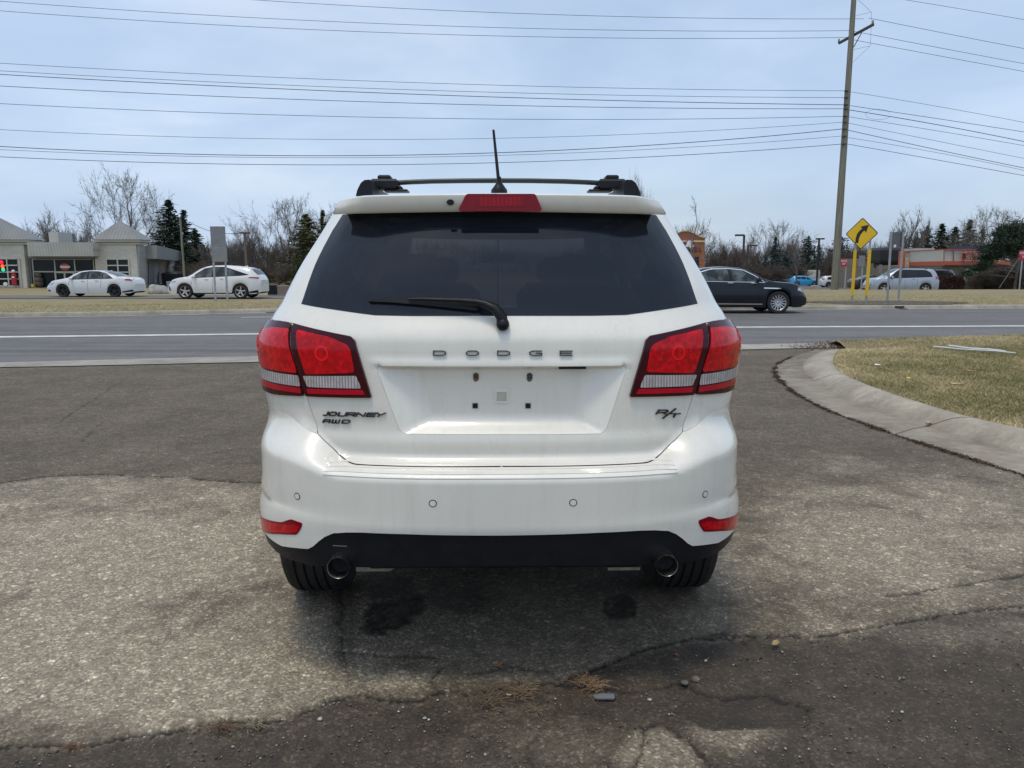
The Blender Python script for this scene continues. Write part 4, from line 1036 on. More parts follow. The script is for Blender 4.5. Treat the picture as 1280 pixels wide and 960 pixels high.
# kerb joints
M_joint = plain('joint_dirt', (.05, .045, .038), .95)
for i in (16, 40, 66, 92, 118):
    mb = MB(); Pj = V[:, i]; T = V[0, i+1]-V[0, i-1]; T /= np.linalg.norm(T)
    L_ = [p+T*.004+np.array([0, 0, .003]) for p in Pj]; R2 = [p-T*.004+np.array([0, 0, .003]) for p in Pj]
    mb.add(L_+R2, [(k, k+1, len(Pj)+k+1, len(Pj)+k) for k in range(len(Pj)-1)]); structure(mb.build('kerb_joint', M_joint))
# dry debris line where asphalt meets the pan
T_ = np.gradient(ro, axis=0); T_ /= np.hypot(T_[:, 0], T_[:, 1])[:, None]; N_ = np.c_[-T_[:, 1], T_[:, 0]]
k_ = rng.integers(12, nk, 26000); clump = vnoise(ro[k_, 0], ro[k_, 1], 4.5, 12, 3); kk = rng.random(26000) < np.clip(3.2*(clump-.36), .03, 1); k_ = k_[kk]; clump = clump[kk]
e_ = rng.normal(0, 1, len(k_))*(.012+.05*np.clip(clump-.4, 0, 1)); PD_ = ro[k_]+N_[k_]*e_[:, None]+T_[k_]*rng.normal(0, .05, len(k_))[:, None]
# island turf
isl = [tuple(p) for p in rb]
edge = [(q, float(g_in(q))-.02) for q in np.linspace(26, rb[0][0]+.2, 24)]
poly = isl+[(26, rb[-1][1])]+edge
O = densify(poly, .25); P = np.stack(np.meshgrid(np.arange(3, 26, .28), np.arange(-2, 20, .28)), -1).reshape(-1, 2)
P = P[inpoly(P, O)]; P = P[segdist(P, O) > .12]; pts = np.vstack([O, P])
v_, e_, f_, _a, _b, _c = delaunay_2d_cdt([Vector(p) for p in pts], [(i, (i+1) % len(O)) for i in range(len(O))], [], 0, 1e-6)
v_ = np.array([tuple(q) for q in v_]); f_ = np.array(f_); f_ = f_[inpoly(v_[f_].mean(1), O)]
def zisl(p): return (.10+.90*sm(np.hypot(p[:, 0]-rb[0][0], p[:, 1]-rb[0][1]), 0, 1.0))*(.06+.94*sm(segdist(p, edge, False), 0, .9))*(.120+.05*sm(segdist(p, rb, False), 0, 3)+.02*(vnoise(p[:, 0], p[:, 1], 1.1, 6, 3)-.5))
zi = zisl(v_)
structure(link('grass_island', mesh_from('grass_island', np.c_[v_, zi], f_, True), mat_turf('island_turf', True)))
# blades
def mat_blade():
    t = NT('grass_blade'); a = t.attr('tone')
    c = t.ramp(a, [(0.0, (.15, .145, .055)), (.35, (.27, .245, .105)), (.6, (.43, .35, .18)), (1.0, (.64, .52, .31))])
    t.set(Base_Color=c, Roughness=.8); t.b.inputs['Specular IOR Level'].default_value = .2; return t.m
def blades(name, P, Z, hgt, wid, tone, mat):
    n = len(P); an = rng.random(n)*6.283; ln = rng.normal(0, .55, n); h = hgt*(.5+rng.random(n)); dx, dy = np.cos(an), np.sin(an)
    b0 = np.stack([P[:, 0]-dy*wid, P[:, 1]+dx*wid, Z], -1); b1 = np.stack([P[:, 0]+dy*wid, P[:, 1]-dx*wid, Z], -1)
    lx, ly = rng.normal(0, 1.0, n)*h, rng.normal(0, 1.0, n)*h
    t0 = np.stack([P[:, 0]+lx, P[:, 1]+ly, Z+h], -1)
    V = np.stack([b0, b1, t0], 1).reshape(-1, 3); F = np.arange(3*n).reshape(-1, 3)
    me = mesh_from(name, V, F); add_attr(me, 'tone', np.repeat(tone, 3)); return structure(link(name, me, mat), 'stuff')
M_blade = mat_blade()
n = 1100000; P = np.stack([3.0+rng.random(n)*14, 3.5+rng.random(n)*15.5], -1)
w_ = np.clip(1.3-.07*P[:, 1], .22, 1)*(P[:, 0] < .80*P[:, 1]+1.5); P = P[rng.random(n) < w_]; P = P[inpoly(P, poly)]
tone = np.clip(.45+1.5*(vnoise(P[:, 0], P[:, 1], .8, 21, 4)-.5)+.5*(vnoise(P[:, 0], P[:, 1], 5, 22, 3)-.5)+.18*rng.normal(size=len(P))+.35*np.exp(-segdist(P, rb, False)/.35), 0, 1)
blades('turf_grass', P, zisl(P)-.004, .030, .0042, tone, M_blade)
blades('kerb_debris', PD_, np.full(len(PD_), .003), .007, .011, np.clip(.5+.2*rng.normal(size=len(PD_)), .3, 1), plain('debris', (.085, .055, .032), .95, var=.5, scale=18))
n = 320; c1 = np.array(G(1052, 430.5)); c2 = np.array(G(1020, 436)); tt_ = rng.random((n, 1)); PL = c1*(1-tt_)+c2*tt_+rng.normal(0, 1, (n, 2))*np.array([.28, .16])
blades('leaf_litter', PL, np.full(n, .008)+.03*np.exp(-tt_[:, 0]*3), .03, .014, np.clip(.6+.25*rng.normal(size=n), .3, 1), plain('litter', (.12, .075, .04), .95, var=.5, scale=18))
# tufts along the far verge edge
n = 60000; X = -32+rng.random(n)*72; D = .2+rng.random(n)**1.4*9; P = np.stack([X, yk(X)+D], -1)
tone = np.clip(.55+.7*(vnoise(P[:, 0], P[:, 1], .5, 31, 4)-.5)+.16*rng.normal(size=n), 0, 1)
blades('verge_grass', P, zt(P[:, 0], P[:, 1])-.005, .05, .006, tone, M_blade)
# --- loose stones on the near lot (countless chips), bigger ones are things of their own
def stone_mesh(name, P, R):
    import itertools
    base_ = np.array([(-1, -1, -.5), (1, -1, -.6), (1, 1, -.4), (-1, 1, -.5), (-.6, -.7, .7), (.7, -.5, .5), (.5, .7, .75), (-.7, .6, .5)], float); Fb = np.array([(0, 3, 2, 1), (4, 5, 6, 7), (0, 1, 5, 4), (1, 2, 6, 5), (2, 3, 7, 6), (3, 0, 4, 7)])
    n = len(P); j = base_[None]*(.7+.6*rng.random((n, 8, 3))); q = rng.random(n)*6.28; c, s_ = np.cos(q)[:, None], np.sin(q)[:, None]
    X = (j[..., 0]*c-j[..., 1]*s_)*R[:, None]; Y = (j[..., 0]*s_+j[..., 1]*c)*R[:, None]; Z = j[..., 2]*R[:, None]*.6
    V = np.stack([X, Y, Z], -1)+P[:, None, :]; F = (Fb[None]+np.arange(n)[:, None, None]*8).reshape(-1, 4)
    me = mesh_from(name, V.reshape(-1, 3), F); add_attr(me, 'tone', np.repeat(rng.random(n), 8)); return me
t = NT('grit'); c = t.ramp(t.attr('tone'), [(0.0, (.05, .045, .04)), (.5, (.14, .13, .115)), (.85, (.28, .26, .22)), (1.0, (.55, .52, .46))]); t.set(Base_Color=c, Roughness=.9); M_grit = t.m
n = 9000; yy = 1.35+rng.random(n)**1.6*4.2; xx = (rng.random(n)*2-1)*.80*(yy+.2)
ax, ay = photo(xx, yy); bl_ = np.interp(ax, [p[0] for p in CR1], [p[1] for p in CR1]); pr_ = np.where(ay > bl_-12, 1.0, .16); pr_ = np.where(np.abs(ay-bl_) < 25, 1.0, pr_)*np.where((np.abs(ax-935) < 70) & (np.abs(ay-880) < 24), .05, 1)
k = rng.random(n) < pr_; P = np.stack([xx[k], yy[k], np.full(k.sum(), -.004)], -1); R = .0016+.0034*rng.random(len(P))**3.5
structure(link('loose_grit', stone_mesh('loose_grit', P, R), M_grit), 'stuff')
# ------------------------------------------------------------------ other vehicles
def gencar(name, label, cat, px, py, face, prm, paint, group=None, yaw=0.0, loc=None, rimstyle='alloy', spokes=5, dbl=False):
    L, W = prm['L'], prm['W']/2; R = prm.get('R', .34); xr, xf = prm['xr'], prm['xf']; zb0 = prm.get('zb', .20)
    top = pchip(*zip(*prm['top'])); belt = pchip(*zip(*prm['belt'])); Ra = R+.045
    l = loc if loc is not None else GT(px, py); rz = (0 if face > 0 else math.pi)+yaw
    lc = (l[0]-math.cos(rz)*L/2, l[1]-math.sin(rz)*L/2, l[2]+.03)
    o = root(name, label, cat, lc, rz, group)
    def plan(x):
        e = np.clip(1-x/.75, 0, 1); f = np.clip(1-(L-x)/.95, 0, 1); return (1-.30*e**2.6)*(1-.36*f**2.4)
    def ring(x):
        x = float(x); Wx = W*float(plan(x)); t = float(top(x)); b = min(float(belt(x)), t-.05)
        endk = min(1, min(x, L-x)/.25); zb = zb0+.10*(1-endk); za = zb
        for xc in (xr, xf):
            if abs(x-xc) < Ra: za = max(za, R+math.sqrt(Ra*Ra-(x-xc)**2))
        gh = t-b; wb_ = Wx*.955; wt = max(wb_-.42*gh-.02, Wx*.45)
        zm = max(.56, za+.03); zm = min(zm, b-.06)
        sd = [(Wx*.955, za), (Wx*.99, max(za+.015, min(zm-.02, zb+.20))), (Wx, zm), (Wx*.985, (zm+b)/2+.03), (wb_, b)]
        if gh > .12: sd += [(wb_-.015, b+.02), (wb_+(wt-wb_)*.5, b+gh*.5), (wt, t-.07), (wt-.05, t-.022), (wt*.6, t-.004)]
        else: sd += [(wb_-.01, b+gh*.35), (wb_-.04, t-.022), (wb_-.12, t-.010), (wb_-.25, t-.004), (wb_*.45, t)]
        return sd, t, za
    xs = sorted(set([round(v, 4) for v in list(np.linspace(0, L, 64))+[xc+Ra*math.cos(q) for xc in (xr, xf) for q in np.linspace(0, math.pi, 17)]+[0.04, .1, L-.04, L-.1]]))
    m = MB(); sec = []
    for x in xs:
        sd, t, za = ring(x); xx = x
        half = sd+[(0, t+.006)]
        sec.append([(xx, -y, z) for y, z in half]+[(xx, y, z) for y, z in half[-2::-1]])
    n = len(sec[0]); V = [v for s_ in sec for v in s_]
    F = [(i*n+j, i*n+j+1, (i+1)*n+j+1, (i+1)*n+j) for i in range(len(xs)-1) for j in range(n-1)]
    m.add(V, F, True); m.add(sec[0], [tuple(range(n))]); m.add(sec[-1], [tuple(range(n))]); body = m.build('body', paint, o)
    m = MB(); m.box((L/2, 0, zb0+.12), (L*.93, W*1.5, .22)); m.box((L/2, 0, .55), (L*.6, W*1.55, .3))
    for xc in (xr, xf): m.box((xc, 0, .5), (Ra*2.1, W*1.35, .42))
    m.build('underbody', M_dark, o)
    def yside(x, z):
        sd, t, za = ring(x); zz = [q[1] for q in sd]; yy = [q[0] for q in sd]; return float(np.interp(z, zz, yy))
    def ztop(x, y):
        sd, t, za = ring(x); P = [(0, t+.006)]+sd[::-1]; return float(np.interp(abs(y), [q[0] for q in P], [q[1] for q in P]))
    def cdt(poly, st, edge=None):
        O = densify(poly, edge or st); mn, mx = np.min(O, 0), np.max(O, 0); P = np.stack(np.meshgrid(np.arange(mn[0]+st/2, mx[0], st), np.arange(mn[1]+st/2, mx[1], st)), -1).reshape(-1, 2)
        if len(P): P = P[inpoly(P, O)]
        if len(P): P = P[segdist(P, O) > st*.4]
        pts = np.vstack([O, P]) if len(P) else np.array(O)
        v, e, f, a_, b_, c_ = delaunay_2d_cdt([Vector(p) for p in pts], [(i, (i+1) % len(O)) for i in range(len(O))], [], 0, 1e-7)
        v = np.array([tuple(q) for q in v]); f = np.array(f); f = f[inpoly(v[f].mean(1), O)]; return v, f
    def side(nm, poly, mat, off=.014, st=.05, both=True, par=o, rnd=0.0):
        if rnd: poly = roundc(poly, rnd, 3)
        v, f = cdt(poly, st, .06)
        for sg in (1, -1):
            m = MB(); m.add([(x, sg*(yside(x, z)+off), z) for x, z in v], [tuple(t) for t in f], False); m.build(nm, mat, par)
            if not both: break
    def topp(nm, poly, mat, off=.006, st=.15, par=o):
        v, f = cdt(poly, st, .07); m = MB(); m.add([(x, y, ztop(x, y)+off) for x, y in v], [tuple(t) for t in f], False); m.build(nm, mat, par)
    for w_ in prm['win']: side('side_window', w_, M_dkglass if prm.get('dark') else M_clearcar, rnd=.04)
    for w_ in prm.get('trim', []): side('window_trim', w_, M_chrome if prm.get('chrome') else M_blackpl, off=.008, rnd=.05)
    for w_ in prm.get('trim', []):
        if prm.get('chrome'): side('window_pillar', inset(w_, .028), M_blackpl, off=.011, rnd=.04)
    for nm, (x0, x1) in (('windscreen', prm['ws']), ('rear_window', prm['rw'])):
        y0, y1 = [max(.25, ring(x)[0][-3][0]-.02) for x in (x0, x1)]
        topp(nm, [(x0, -y0), (x1, -y1), (x1, y1), (x0, y0)], M_dkglass)
    for w_ in prm.get('tail', []): side('tail_lamp', w_, M_tail, off=.018, st=.05)
    for w_ in prm.get('head', []): side('headlamp', w_, M_head, off=.012, st=.08)
    for w_ in prm.get('black', []): side('black_trim', w_, M_blackpl, off=.008, st=.1)
    for w_ in prm.get('strip', []): side('chrome_strip', w_, M_chrome, off=.014, st=.1)
    for x, z0, z1, lean in prm['seams']: side('door_seam', [(x-.006, z0), (x+.006, z0), (x+lean+.006, z1), (x+lean-.006, z1)], M_dark, off=.003, st=.2)
    for x, z in prm.get('handles', []):
        for sg in (1, -1): m = MB(); m.box((x, sg*(yside(x, z)+.018), z), (.19, .03, .03), bev=.008); m.build('door_handle', M_chrome if prm.get('chrome') else paint, o)
    mx_, mz = prm['mirror']
    for sg in (1, -1):
        m = MB(); m.box((mx_, sg*(yside(mx_, mz)+.13), mz+.04), (.13, .20, .13), bev=.04); m.tube([(mx_, sg*(yside(mx_, mz)-.02), mz), (mx_, sg*(yside(mx_, mz)+.10), mz+.01)], .02, n=6); m.build('mirror', prm.get('mirmat') or paint, o)
    for sg in (1, -1):
        for x in (xr, xf):
            wv = wheel(o, (x, sg*(W-.125), R), R, .22, R*.70, spokes, rimstyle, 1, double=dbl); wv.rotation_euler = (0, 0, sg*math.pi/2)
    if prm.get('fin'):
        x = prm['fin']; z = float(top(x)); m = MB(); m.add([(x-.12, -.02, z), (x+.12, -.02, z), (x-.10, 0, z+.06), (x-.12, .02, z), (x+.12, .02, z)], [(0, 1, 2), (3, 2, 4), (0, 2, 3), (1, 4, 2)]); m.build('antenna_fin', paint, o)
    if prm.get('rails'):
        x0, x1 = prm['rails']; 
        for sg in (1, -1):
            y = sg*(ring((x0+x1)/2)[0][-3][0]-.02); q = np.linspace(x0, x1, 7); m = MB(); m.tube([(x, y, float(top(x))+(.03 if 0 < i < 6 else -.01)) for i, x in enumerate(q)], .02, n=6); m.build('roof_rail', M_blackpl, o)
    return o
def mat_clearcar():
    t = NT('side_glass'); v = t.coord(); t.set(Base_Color=(.045, .055, .060), Roughness=.3); t.b.inputs['Specular IOR Level'].default_value = .12
    t.set(Base_Color=t.mix(t.ramp(t.noise(v, 2.2, 3, .6), [(.40, 0.0), (.62, 1.0)]), (.030, .038, .044), (.13, .15, .155))); return t.m
M_clearcar = mat_clearcar()
M_tail = plain('tail_lamp_red', (.42, .012, .015), .25, coat=.6); M_head = plain('headlamp', (.42, .42, .42), .15, metal=.3, coat=1.0, var=.3, scale=14)
P_white2 = mat_paint('pearl_white_paint', (.70, .70, .69), .25, .9, dirt=.03); P_silver = mat_paint('silver_blue_paint', (.36, .40, .46), .32, .8, .35, dirt=.05)
P_navy = mat_paint('black_navy_paint', (.010, .013, .019), .20, 1.0, 0, dirt=.0); P_blue = mat_paint('bright_blue_paint', (.03, .36, .70), .3, .8, 0, dirt=.05); P_navy.node_tree.nodes['Principled BSDF'].inputs['Specular IOR Level'].default_value = .15; P_navy.node_tree.nodes['Principled BSDF'].inputs['Coat Weight'].default_value = .45; P_black = mat_paint('black_paint', (.012, .013, .015), .3, .8)
sedan = dict(L=4.9, W=1.85, R=.335, xr=1.03, xf=3.86, zb=.20,
  top=[(0, .70), (.05, .92), (.35, 1.06), (.75, 1.10), (1.25, 1.28), (1.75, 1.415), (2.3, 1.455), (2.8, 1.43), (3.2, 1.30), (3.62, 1.06), (3.85, 1.00), (4.4, .90), (4.75, .74), (4.9, .52)],
  belt=[(0, .80), (.4, .98), (1.0, 1.00), (2.4, .965), (3.5, .93), (4.3, .84), (4.9, .50)],
  win=[[(1.12, 1.03), (1.62, 1.015), (1.62, 1.30), (1.42, 1.25)], [(1.67, 1.015), (2.42, .99), (2.40, 1.385), (1.95, 1.375), (1.67, 1.315)], [(2.50, .99), (3.40, .965), (3.22, 1.10), (2.85, 1.32), (2.50, 1.385)]],
  trim=[[(1.04, 1.005), (3.46, .945), (3.24, 1.13), (2.86, 1.35), (2.4, 1.415), (1.9, 1.40), (1.45, 1.28)]],
  ws=(2.95, 3.58), rw=(.85, 1.62), tail=[[(.09, .88), (.44, .92), (.42, .98), (.10, .99)]], head=[[(4.35, .72), (4.78, .60), (4.70, .70), (4.30, .81)]],
  black=[[(4.55, .30), (4.80, .32), (4.78, .40), (4.60, .38)], [(.05, .30), (.6, .24), (.6, .30), (.1, .40)]], seams=[(1.75, .5, 1.0, -.05), (2.46, .25, .98, 0), (3.52, .62, .94, -.1)], handles=[(1.95, .90), (2.72, .885)], mirror=(3.32, .97), fin=1.62)
suv = dict(L=4.85, W=1.92, R=.375, xr=.98, xf=3.84, zb=.24,
  top=[(0, .95), (.06, 1.12), (.22, 1.30), (.45, 1.52), (.75, 1.60), (1.3, 1.665), (2.0, 1.70), (2.6, 1.68), (3.05, 1.55), (3.55, 1.23), (3.75, 1.14), (4.3, 1.04), (4.65, .90), (4.85, .58)],
  belt=[(0, .88), (.25, 1.12), (.9, 1.14), (2.4, 1.08), (3.5, 1.03), (4.4, .93), (4.85, .54)],
  win=[[(1.05, 1.19), (1.58, 1.16), (1.58, 1.50), (1.30, 1.38)], [(1.62, 1.15), (2.35, 1.115), (2.33, 1.59), (1.95, 1.59), (1.62, 1.52)], [(2.43, 1.11), (3.42, 1.075), (3.22, 1.24), (2.80, 1.52), (2.43, 1.585)]],
  trim=[[(.50, 1.22), (.95, 1.17), (3.50, 1.05), (3.26, 1.27), (2.83, 1.55), (2.35, 1.625), (1.8, 1.625), (1.3, 1.47)]],
  ws=(2.85, 3.5), rw=(.14, .48), tail=[[(.07, 1.02), (.55, 1.07), (.50, 1.11), (.08, 1.10)]], head=[[(4.28, .86), (4.74, .78), (4.68, .86), (4.30, .92)]],
  black=[[(4.60, .40), (4.70, .40), (4.78, .62), (4.70, .66)], [(.10, .30), (.62, .28), (.62, .34), (.12, .44)], [(1.4, .245), (3.4, .245), (3.4, .30), (1.4, .30)]], seams=[(1.72, .5, 1.12, -.05), (2.40, .3, 1.1, 0), (3.50, .70, 1.05, -.1)], handles=[(1.92, 1.03), (2.70, 1.0)], mirror=(3.30, 1.09), fin=.95, mirmat=None)
lux = dict(sedan); lux.update(L=5.12, W=1.91, R=.36, xr=1.12, xf=4.11, chrome=True,
  top=[(0, .90), (.05, 1.02), (.4, 1.09), (.85, 1.12), (1.35, 1.32), (1.85, 1.45), (2.4, 1.49), (2.95, 1.455), (3.35, 1.30), (3.72, 1.10), (3.95, 1.04), (4.6, .97), (4.95, .84), (5.12, .55)],
  belt=[(0, .82), (.4, 1.0), (1.2, 1.02), (2.6, .995), (3.7, .98), (4.6, .90), (5.12, .52)],
  win=[[(1.28, 1.065), (1.62, 1.055), (1.62, 1.28), (1.50, 1.22)], [(1.66, 1.05), (2.52, 1.03), (2.49, 1.41), (2.0, 1.395), (1.66, 1.30)], [(2.62, 1.03), (3.50, 1.01), (3.32, 1.14), (2.95, 1.36), (2.62, 1.41)]],
  trim=[[(1.16, 1.035), (3.68, .985), (3.40, 1.20), (3.00, 1.40), (2.5, 1.45), (1.95, 1.432), (1.5, 1.30)]],
  ws=(3.05, 3.70), rw=(.95, 1.70), tail=[[(.03, .90), (.4, .94), (.4, 1.0), (.05, 1.02)]], head=[[(4.72, .74), (5.03, .66), (4.98, .78), (4.75, .84)]],
  strip=[[(3.62, .80), (4.16, .785), (4.16, .82), (3.62, .835)], [(1.6, .30), (3.6, .285), (3.6, .325), (1.6, .345)]], black=[[(4.9, .24), (5.08, .26), (5.08, .30), (4.9, .30)]],
  seams=[(1.80, .5, 1.0, -.05), (2.57, .25, 1.0, 0), (3.58, .60, .98, -.06)], handles=[(2.55, .975), (3.3, .97)], mirror=(3.42, 1.04), fin=1.7)
fore = dict(suv); fore.update(L=4.6, W=1.80, R=.345, xr=.93, xf=3.58,
  top=[(0, .95), (.06, 1.20), (.25, 1.50), (.45, 1.66), (1.2, 1.70), (2.0, 1.71), (2.6, 1.68), (3.0, 1.50), (3.42, 1.20), (3.6, 1.11), (4.1, 1.03), (4.45, .88), (4.6, .58)],
  belt=[(0, .88), (.25, 1.10), (2.4, 1.04), (3.4, 1.0), (4.2, .90), (4.6, .54)],
  win=[[(.55, 1.17), (1.38, 1.12), (1.38, 1.56), (.85, 1.55), (.62, 1.38)], [(1.44, 1.12), (2.22, 1.09), (2.22, 1.58), (1.44, 1.58)], [(2.30, 1.09), (3.20, 1.05), (2.85, 1.40), (2.62, 1.56), (2.30, 1.58)]],
  trim=[[(.50, 1.13), (3.30, 1.02), (2.88, 1.44), (2.64, 1.60), (2.2, 1.62), (.9, 1.60), (.60, 1.42)]], ws=(2.72, 3.38), rw=(.10, .32),
  tail=[[(.02, .98), (.28, 1.0), (.30, 1.16), (.10, 1.18)]], head=[[(3.95, .84), (4.5, .72), (4.42, .84), (3.98, .95)]], black=[[(4.42, .56), (4.57, .54), (4.56, .68), (4.42, .70)], [(4.45, .36), (4.58, .38), (4.58, .44), (4.45, .42)]],
  seams=[(1.5, .5, 1.1, -.05), (2.26, .3, 1.07, 0), (3.3, .65, 1.0, -.1)], handles=[(1.72, 1.0), (2.52, .97)], mirror=(3.10, 1.06), fin=None, rails=(.8, 2.5))
hatch = dict(fore); hatch.update(L=4.3, xr=.8, xf=3.38, top=[(0, .85), (.06, 1.1), (.25, 1.35), (.5, 1.50), (1.2, 1.56), (2.0, 1.55), (2.5, 1.45), (3.2, 1.08), (3.45, 1.0), (3.9, .92), (4.2, .78), (4.3, .52)],
  belt=[(0, .8), (.25, 1.0), (2.4, .96), (3.4, .92), (4.0, .82), (4.3, .48)], win=[[(.55, 1.07), (1.35, 1.03), (1.35, 1.43), (.8, 1.40)], [(1.4, 1.03), (2.1, 1.01), (2.1, 1.43), (1.4, 1.44)], [(2.18, 1.0), (3.0, .97), (2.5, 1.32), (2.18, 1.42)]],
  trim=[], ws=(2.5, 3.2), rw=(.1, .34), head=[[(3.75, .76), (4.2, .66), (4.1, .78), (3.8, .86)]], black=[], seams=[(2.14, .3, 1.0, 0)], handles=[], mirror=(2.9, .98), rails=None)
for q in (fore, hatch): q['dark'] = True
gencar('sedan_car', 'white four-door sedan with black wheels driving left in front of the brick shop', 'car', 122, 371.2, -1, sedan, P_white2, 'cars on the service road', rimstyle='black')
gencar('suv_car', 'white sport utility car with silver wheels driving left behind the grey sign', 'car', 274.5, 373.2, -1, suv, P_white2, 'cars on the service road')
lw = GT(985, 391); lx = AT(1018.5, 370, lw[1]-.9)[0]
gencar('luxury_sedan_car', 'black luxury sedan with chrome window trim driving right on the main road', 'car', 0, 0, 1, lux, P_navy, None, loc=(lx-5.12/2, G(985, 391.5)[1]+.6, -.028), spokes=14)
fl = AT(1125, 352, 53.5); gencar('silver_suv_car', 'silver blue estate car parked nose left before the orange trimmed building', 'car', 0, 0, -1, fore, P_silver, None, loc=(fl[0], 53.5, float(zt(fl[0], 53.5))), yaw=R_(-8))
for px_, D_, prm_, pnt, lab, face in ((1005, 118, hatch, P_blue, 'bright blue hatchback car parked far off beside the concrete block', 1), (1045, 104, hatch, P_white2, 'white hatchback car parked far off behind the wooden pole', 1),
        (1069, 108, fore, P_black, 'black car parked far off between the two yellow sign posts', 1), (986, 125, hatch, P_silver, 'small grey car parked far off, leftmost, behind the black sedan bonnet', 1),
        (1160, 58.5, fore, P_black, 'dark car mostly hidden, its tail showing behind the silver blue car', -1), (1094, 75, sedan, P_black, 'black car roof showing behind the bonnet of the silver blue car', 1)):
    a = AT(px_, 355, D_); gencar('parked_car', lab, 'car', 0, 0, face, prm_, pnt, 'cars parked in the far car park', loc=(a[0], D_, float(zt(a[0], D_))), yaw=(R_(25) if px_ == 1160 else 0))
# ------------------------------------------------------------------ street furniture, poles, wires
M_galv = plain('galvanised_steel', (.36, .37, .38), .5, metal=.5, var=.15); M_signback = plain('sign_back_aluminium', (.22, .225, .235), .55, metal=.3, var=.15)
M_yel = plain('sign_yellow', (.80, .50, .01), .45, var=.06); M_blk = plain('sign_black', (.012, .012, .012), .5); M_red = plain('sign_red', (.42, .012, .04), .45, var=.08); M_whi = plain('sign_white', (.78, .78, .78), .5)
def wood_mat():
    t = NT('pole_wood'); v = t.coord(); mp = t.n('ShaderNodeMapping'); mp.inputs['Scale'].default_value = (9, 9, .35); t.l(v, mp.inputs[0])
    c = t.ramp(t.noise(mp.outputs[0], 1.4, 6, .7), [(.3, (.105, .100, .078)), (.55, (.225, .215, .165)), (.75, (.32, .30, .24))]); t.set(Base_Color=c, Roughness=.9, Normal=t.bump(t.noise(mp.outputs[0], 3, 5, .7), .6, .03)); return t.m
M_wood = wood_mat(); M_wire = plain('wire_black', (.030, .026, .032), .6); M_bronze = plain('bronze_paint', (.045, .030, .024), .5)
def text_mesh(txt, size, ext=.01, bold=.0, spacing=1.0, xs=1.0):
    cu = bpy.data.curves.new('t', 'FONT'); cu.body = txt; cu.size = size; cu.extrude = ext; cu.offset = bold; cu.align_x = 'CENTER'; cu.align_y = 'CENTER'; cu.space_line = spacing; cu.resolution_u = 3
    ob = bpy.data.objects.new('t', cu); C.objects.link(ob); dg = bpy.context.evaluated_depsgraph_get(); dg.update(); me = bpy.data.meshes.new_from_object(ob.evaluated_get(dg)); bpy.data.objects.remove(ob); bpy.data.curves.remove(cu)
    me.transform(Matrix.Diagonal((xs, 1, 1, 1))); return me
def put_text(name, txt, size, mat, parent, loc, rz=0.0, **kw):
    me = text_mesh(txt, size, **kw); me.materials.clear(); return link(name, me, mat, parent, loc, (math.pi/2, 0, rz))
# utility pole
pb = GT(1043, 362.5); PD = pb[1]; pr_ = 9.4/960*PD/2
ptop = 27.0; pole = root('utility_pole', 'tall weathered wooden utility pole with angled crossarm beside the yellow sign', 'utility pole', pb)
m = MB(); q = np.linspace(-.4, ptop, 16); m.tube([(.12*(z/ptop), 0, z) for z in q], [pr_*(1-.38*max(0, z)/ptop) for z in q], n=18); m.build('shaft', M_wood, pole)
def PP(px, py, dY=0.0): a = AT(px, py, PD+dY); return (a[0]-pb[0], a[1]-pb[1], a[2]-pb[2])
ca, cb = PP(1048.5, 54, 1.9), PP(1092, 30.5, -1.9); c0 = PP(1070, 42)
def beam(mb, a, b, w, h):
    a, b = Vector(a), Vector(b); d = (b-a).normalized(); s_ = d.cross(Vector((0, 0, 1))).normalized()*w/2; u = s_.cross(d).normalized()*h/2
    mb.add([a-s_-u, a+s_-u, a+s_+u, a-s_+u, b-s_-u, b+s_-u, b+s_+u, b-s_+u], [(0, 3, 2, 1), (4, 5, 6, 7), (0, 1, 5, 4), (1, 2, 6, 5), (2, 3, 7, 6), (3, 0, 4, 7)])
zc = c0[2]; ca = (ca[0], ca[1], zc); cb = (cb[0], cb[1], zc)
ca = (PP(1048.5, 54, 1.9)[0], 1.9, PP(1048.5, 54, 1.9)[2]); cb = (PP(1092, 30.5, -1.9)[0], -1.9, PP(1092, 30.5, -1.9)[2])
m = MB(); beam(m, ca, cb, .16, .22); m.build('crossarm', plain('dark_wood', (.06, .062, .065), .8), pole)
m = MB(); m.tube([PP(1077, 41, -.5), PP(1067, 59, 0)], .04, n=6); m.build('brace', M_bronze, pole)
for (a, b) in ((1048.5, 48), (1091, 25)):
    e = PP(a, b+5, 1.9 if a < 1060 else -1.9); m = MB(); m.lathe([(.0, -.05), (.09, 0), (.10, .1), (.07, .16), (.09, .25), (.04, .34), (0, .35)], c=e, n=12); m.build('insulator', M_wood, pole)
for (p, q) in (((1069, 20), (1089, 15)), ((1067, 62), (1087.5, 57.5)), ((1073, 0), (1089, 15)), ((1066, 78), (1087.5, 57.5)), ((1089.5, 15), (1088, 57))):
    m = MB(); m.tube([PP(*p), PP(*q, -.6)], .012, n=5); m.build('bracket_rod', M_wire, pole)
m = MB()
for y in (113.8, 122, 131, 136.3, 145.5, 153, 161.5, 170.5, 180): x = 1056-(y-113)*.045; e = PP(x+2, y, -.25); m.box(e, (.34, .22, .10)); 
m.build('clamp', M_bronze, pole)
m = MB(); m.tube([PP(1098+16*math.cos(t)*(1 if t < 3.4 else 1), 143+6.5*math.sin(t)*(1), -.3) for t in np.linspace(.3, 5.9, 22)], .012, n=5); m.build('cable_loop', M_wire, pole)
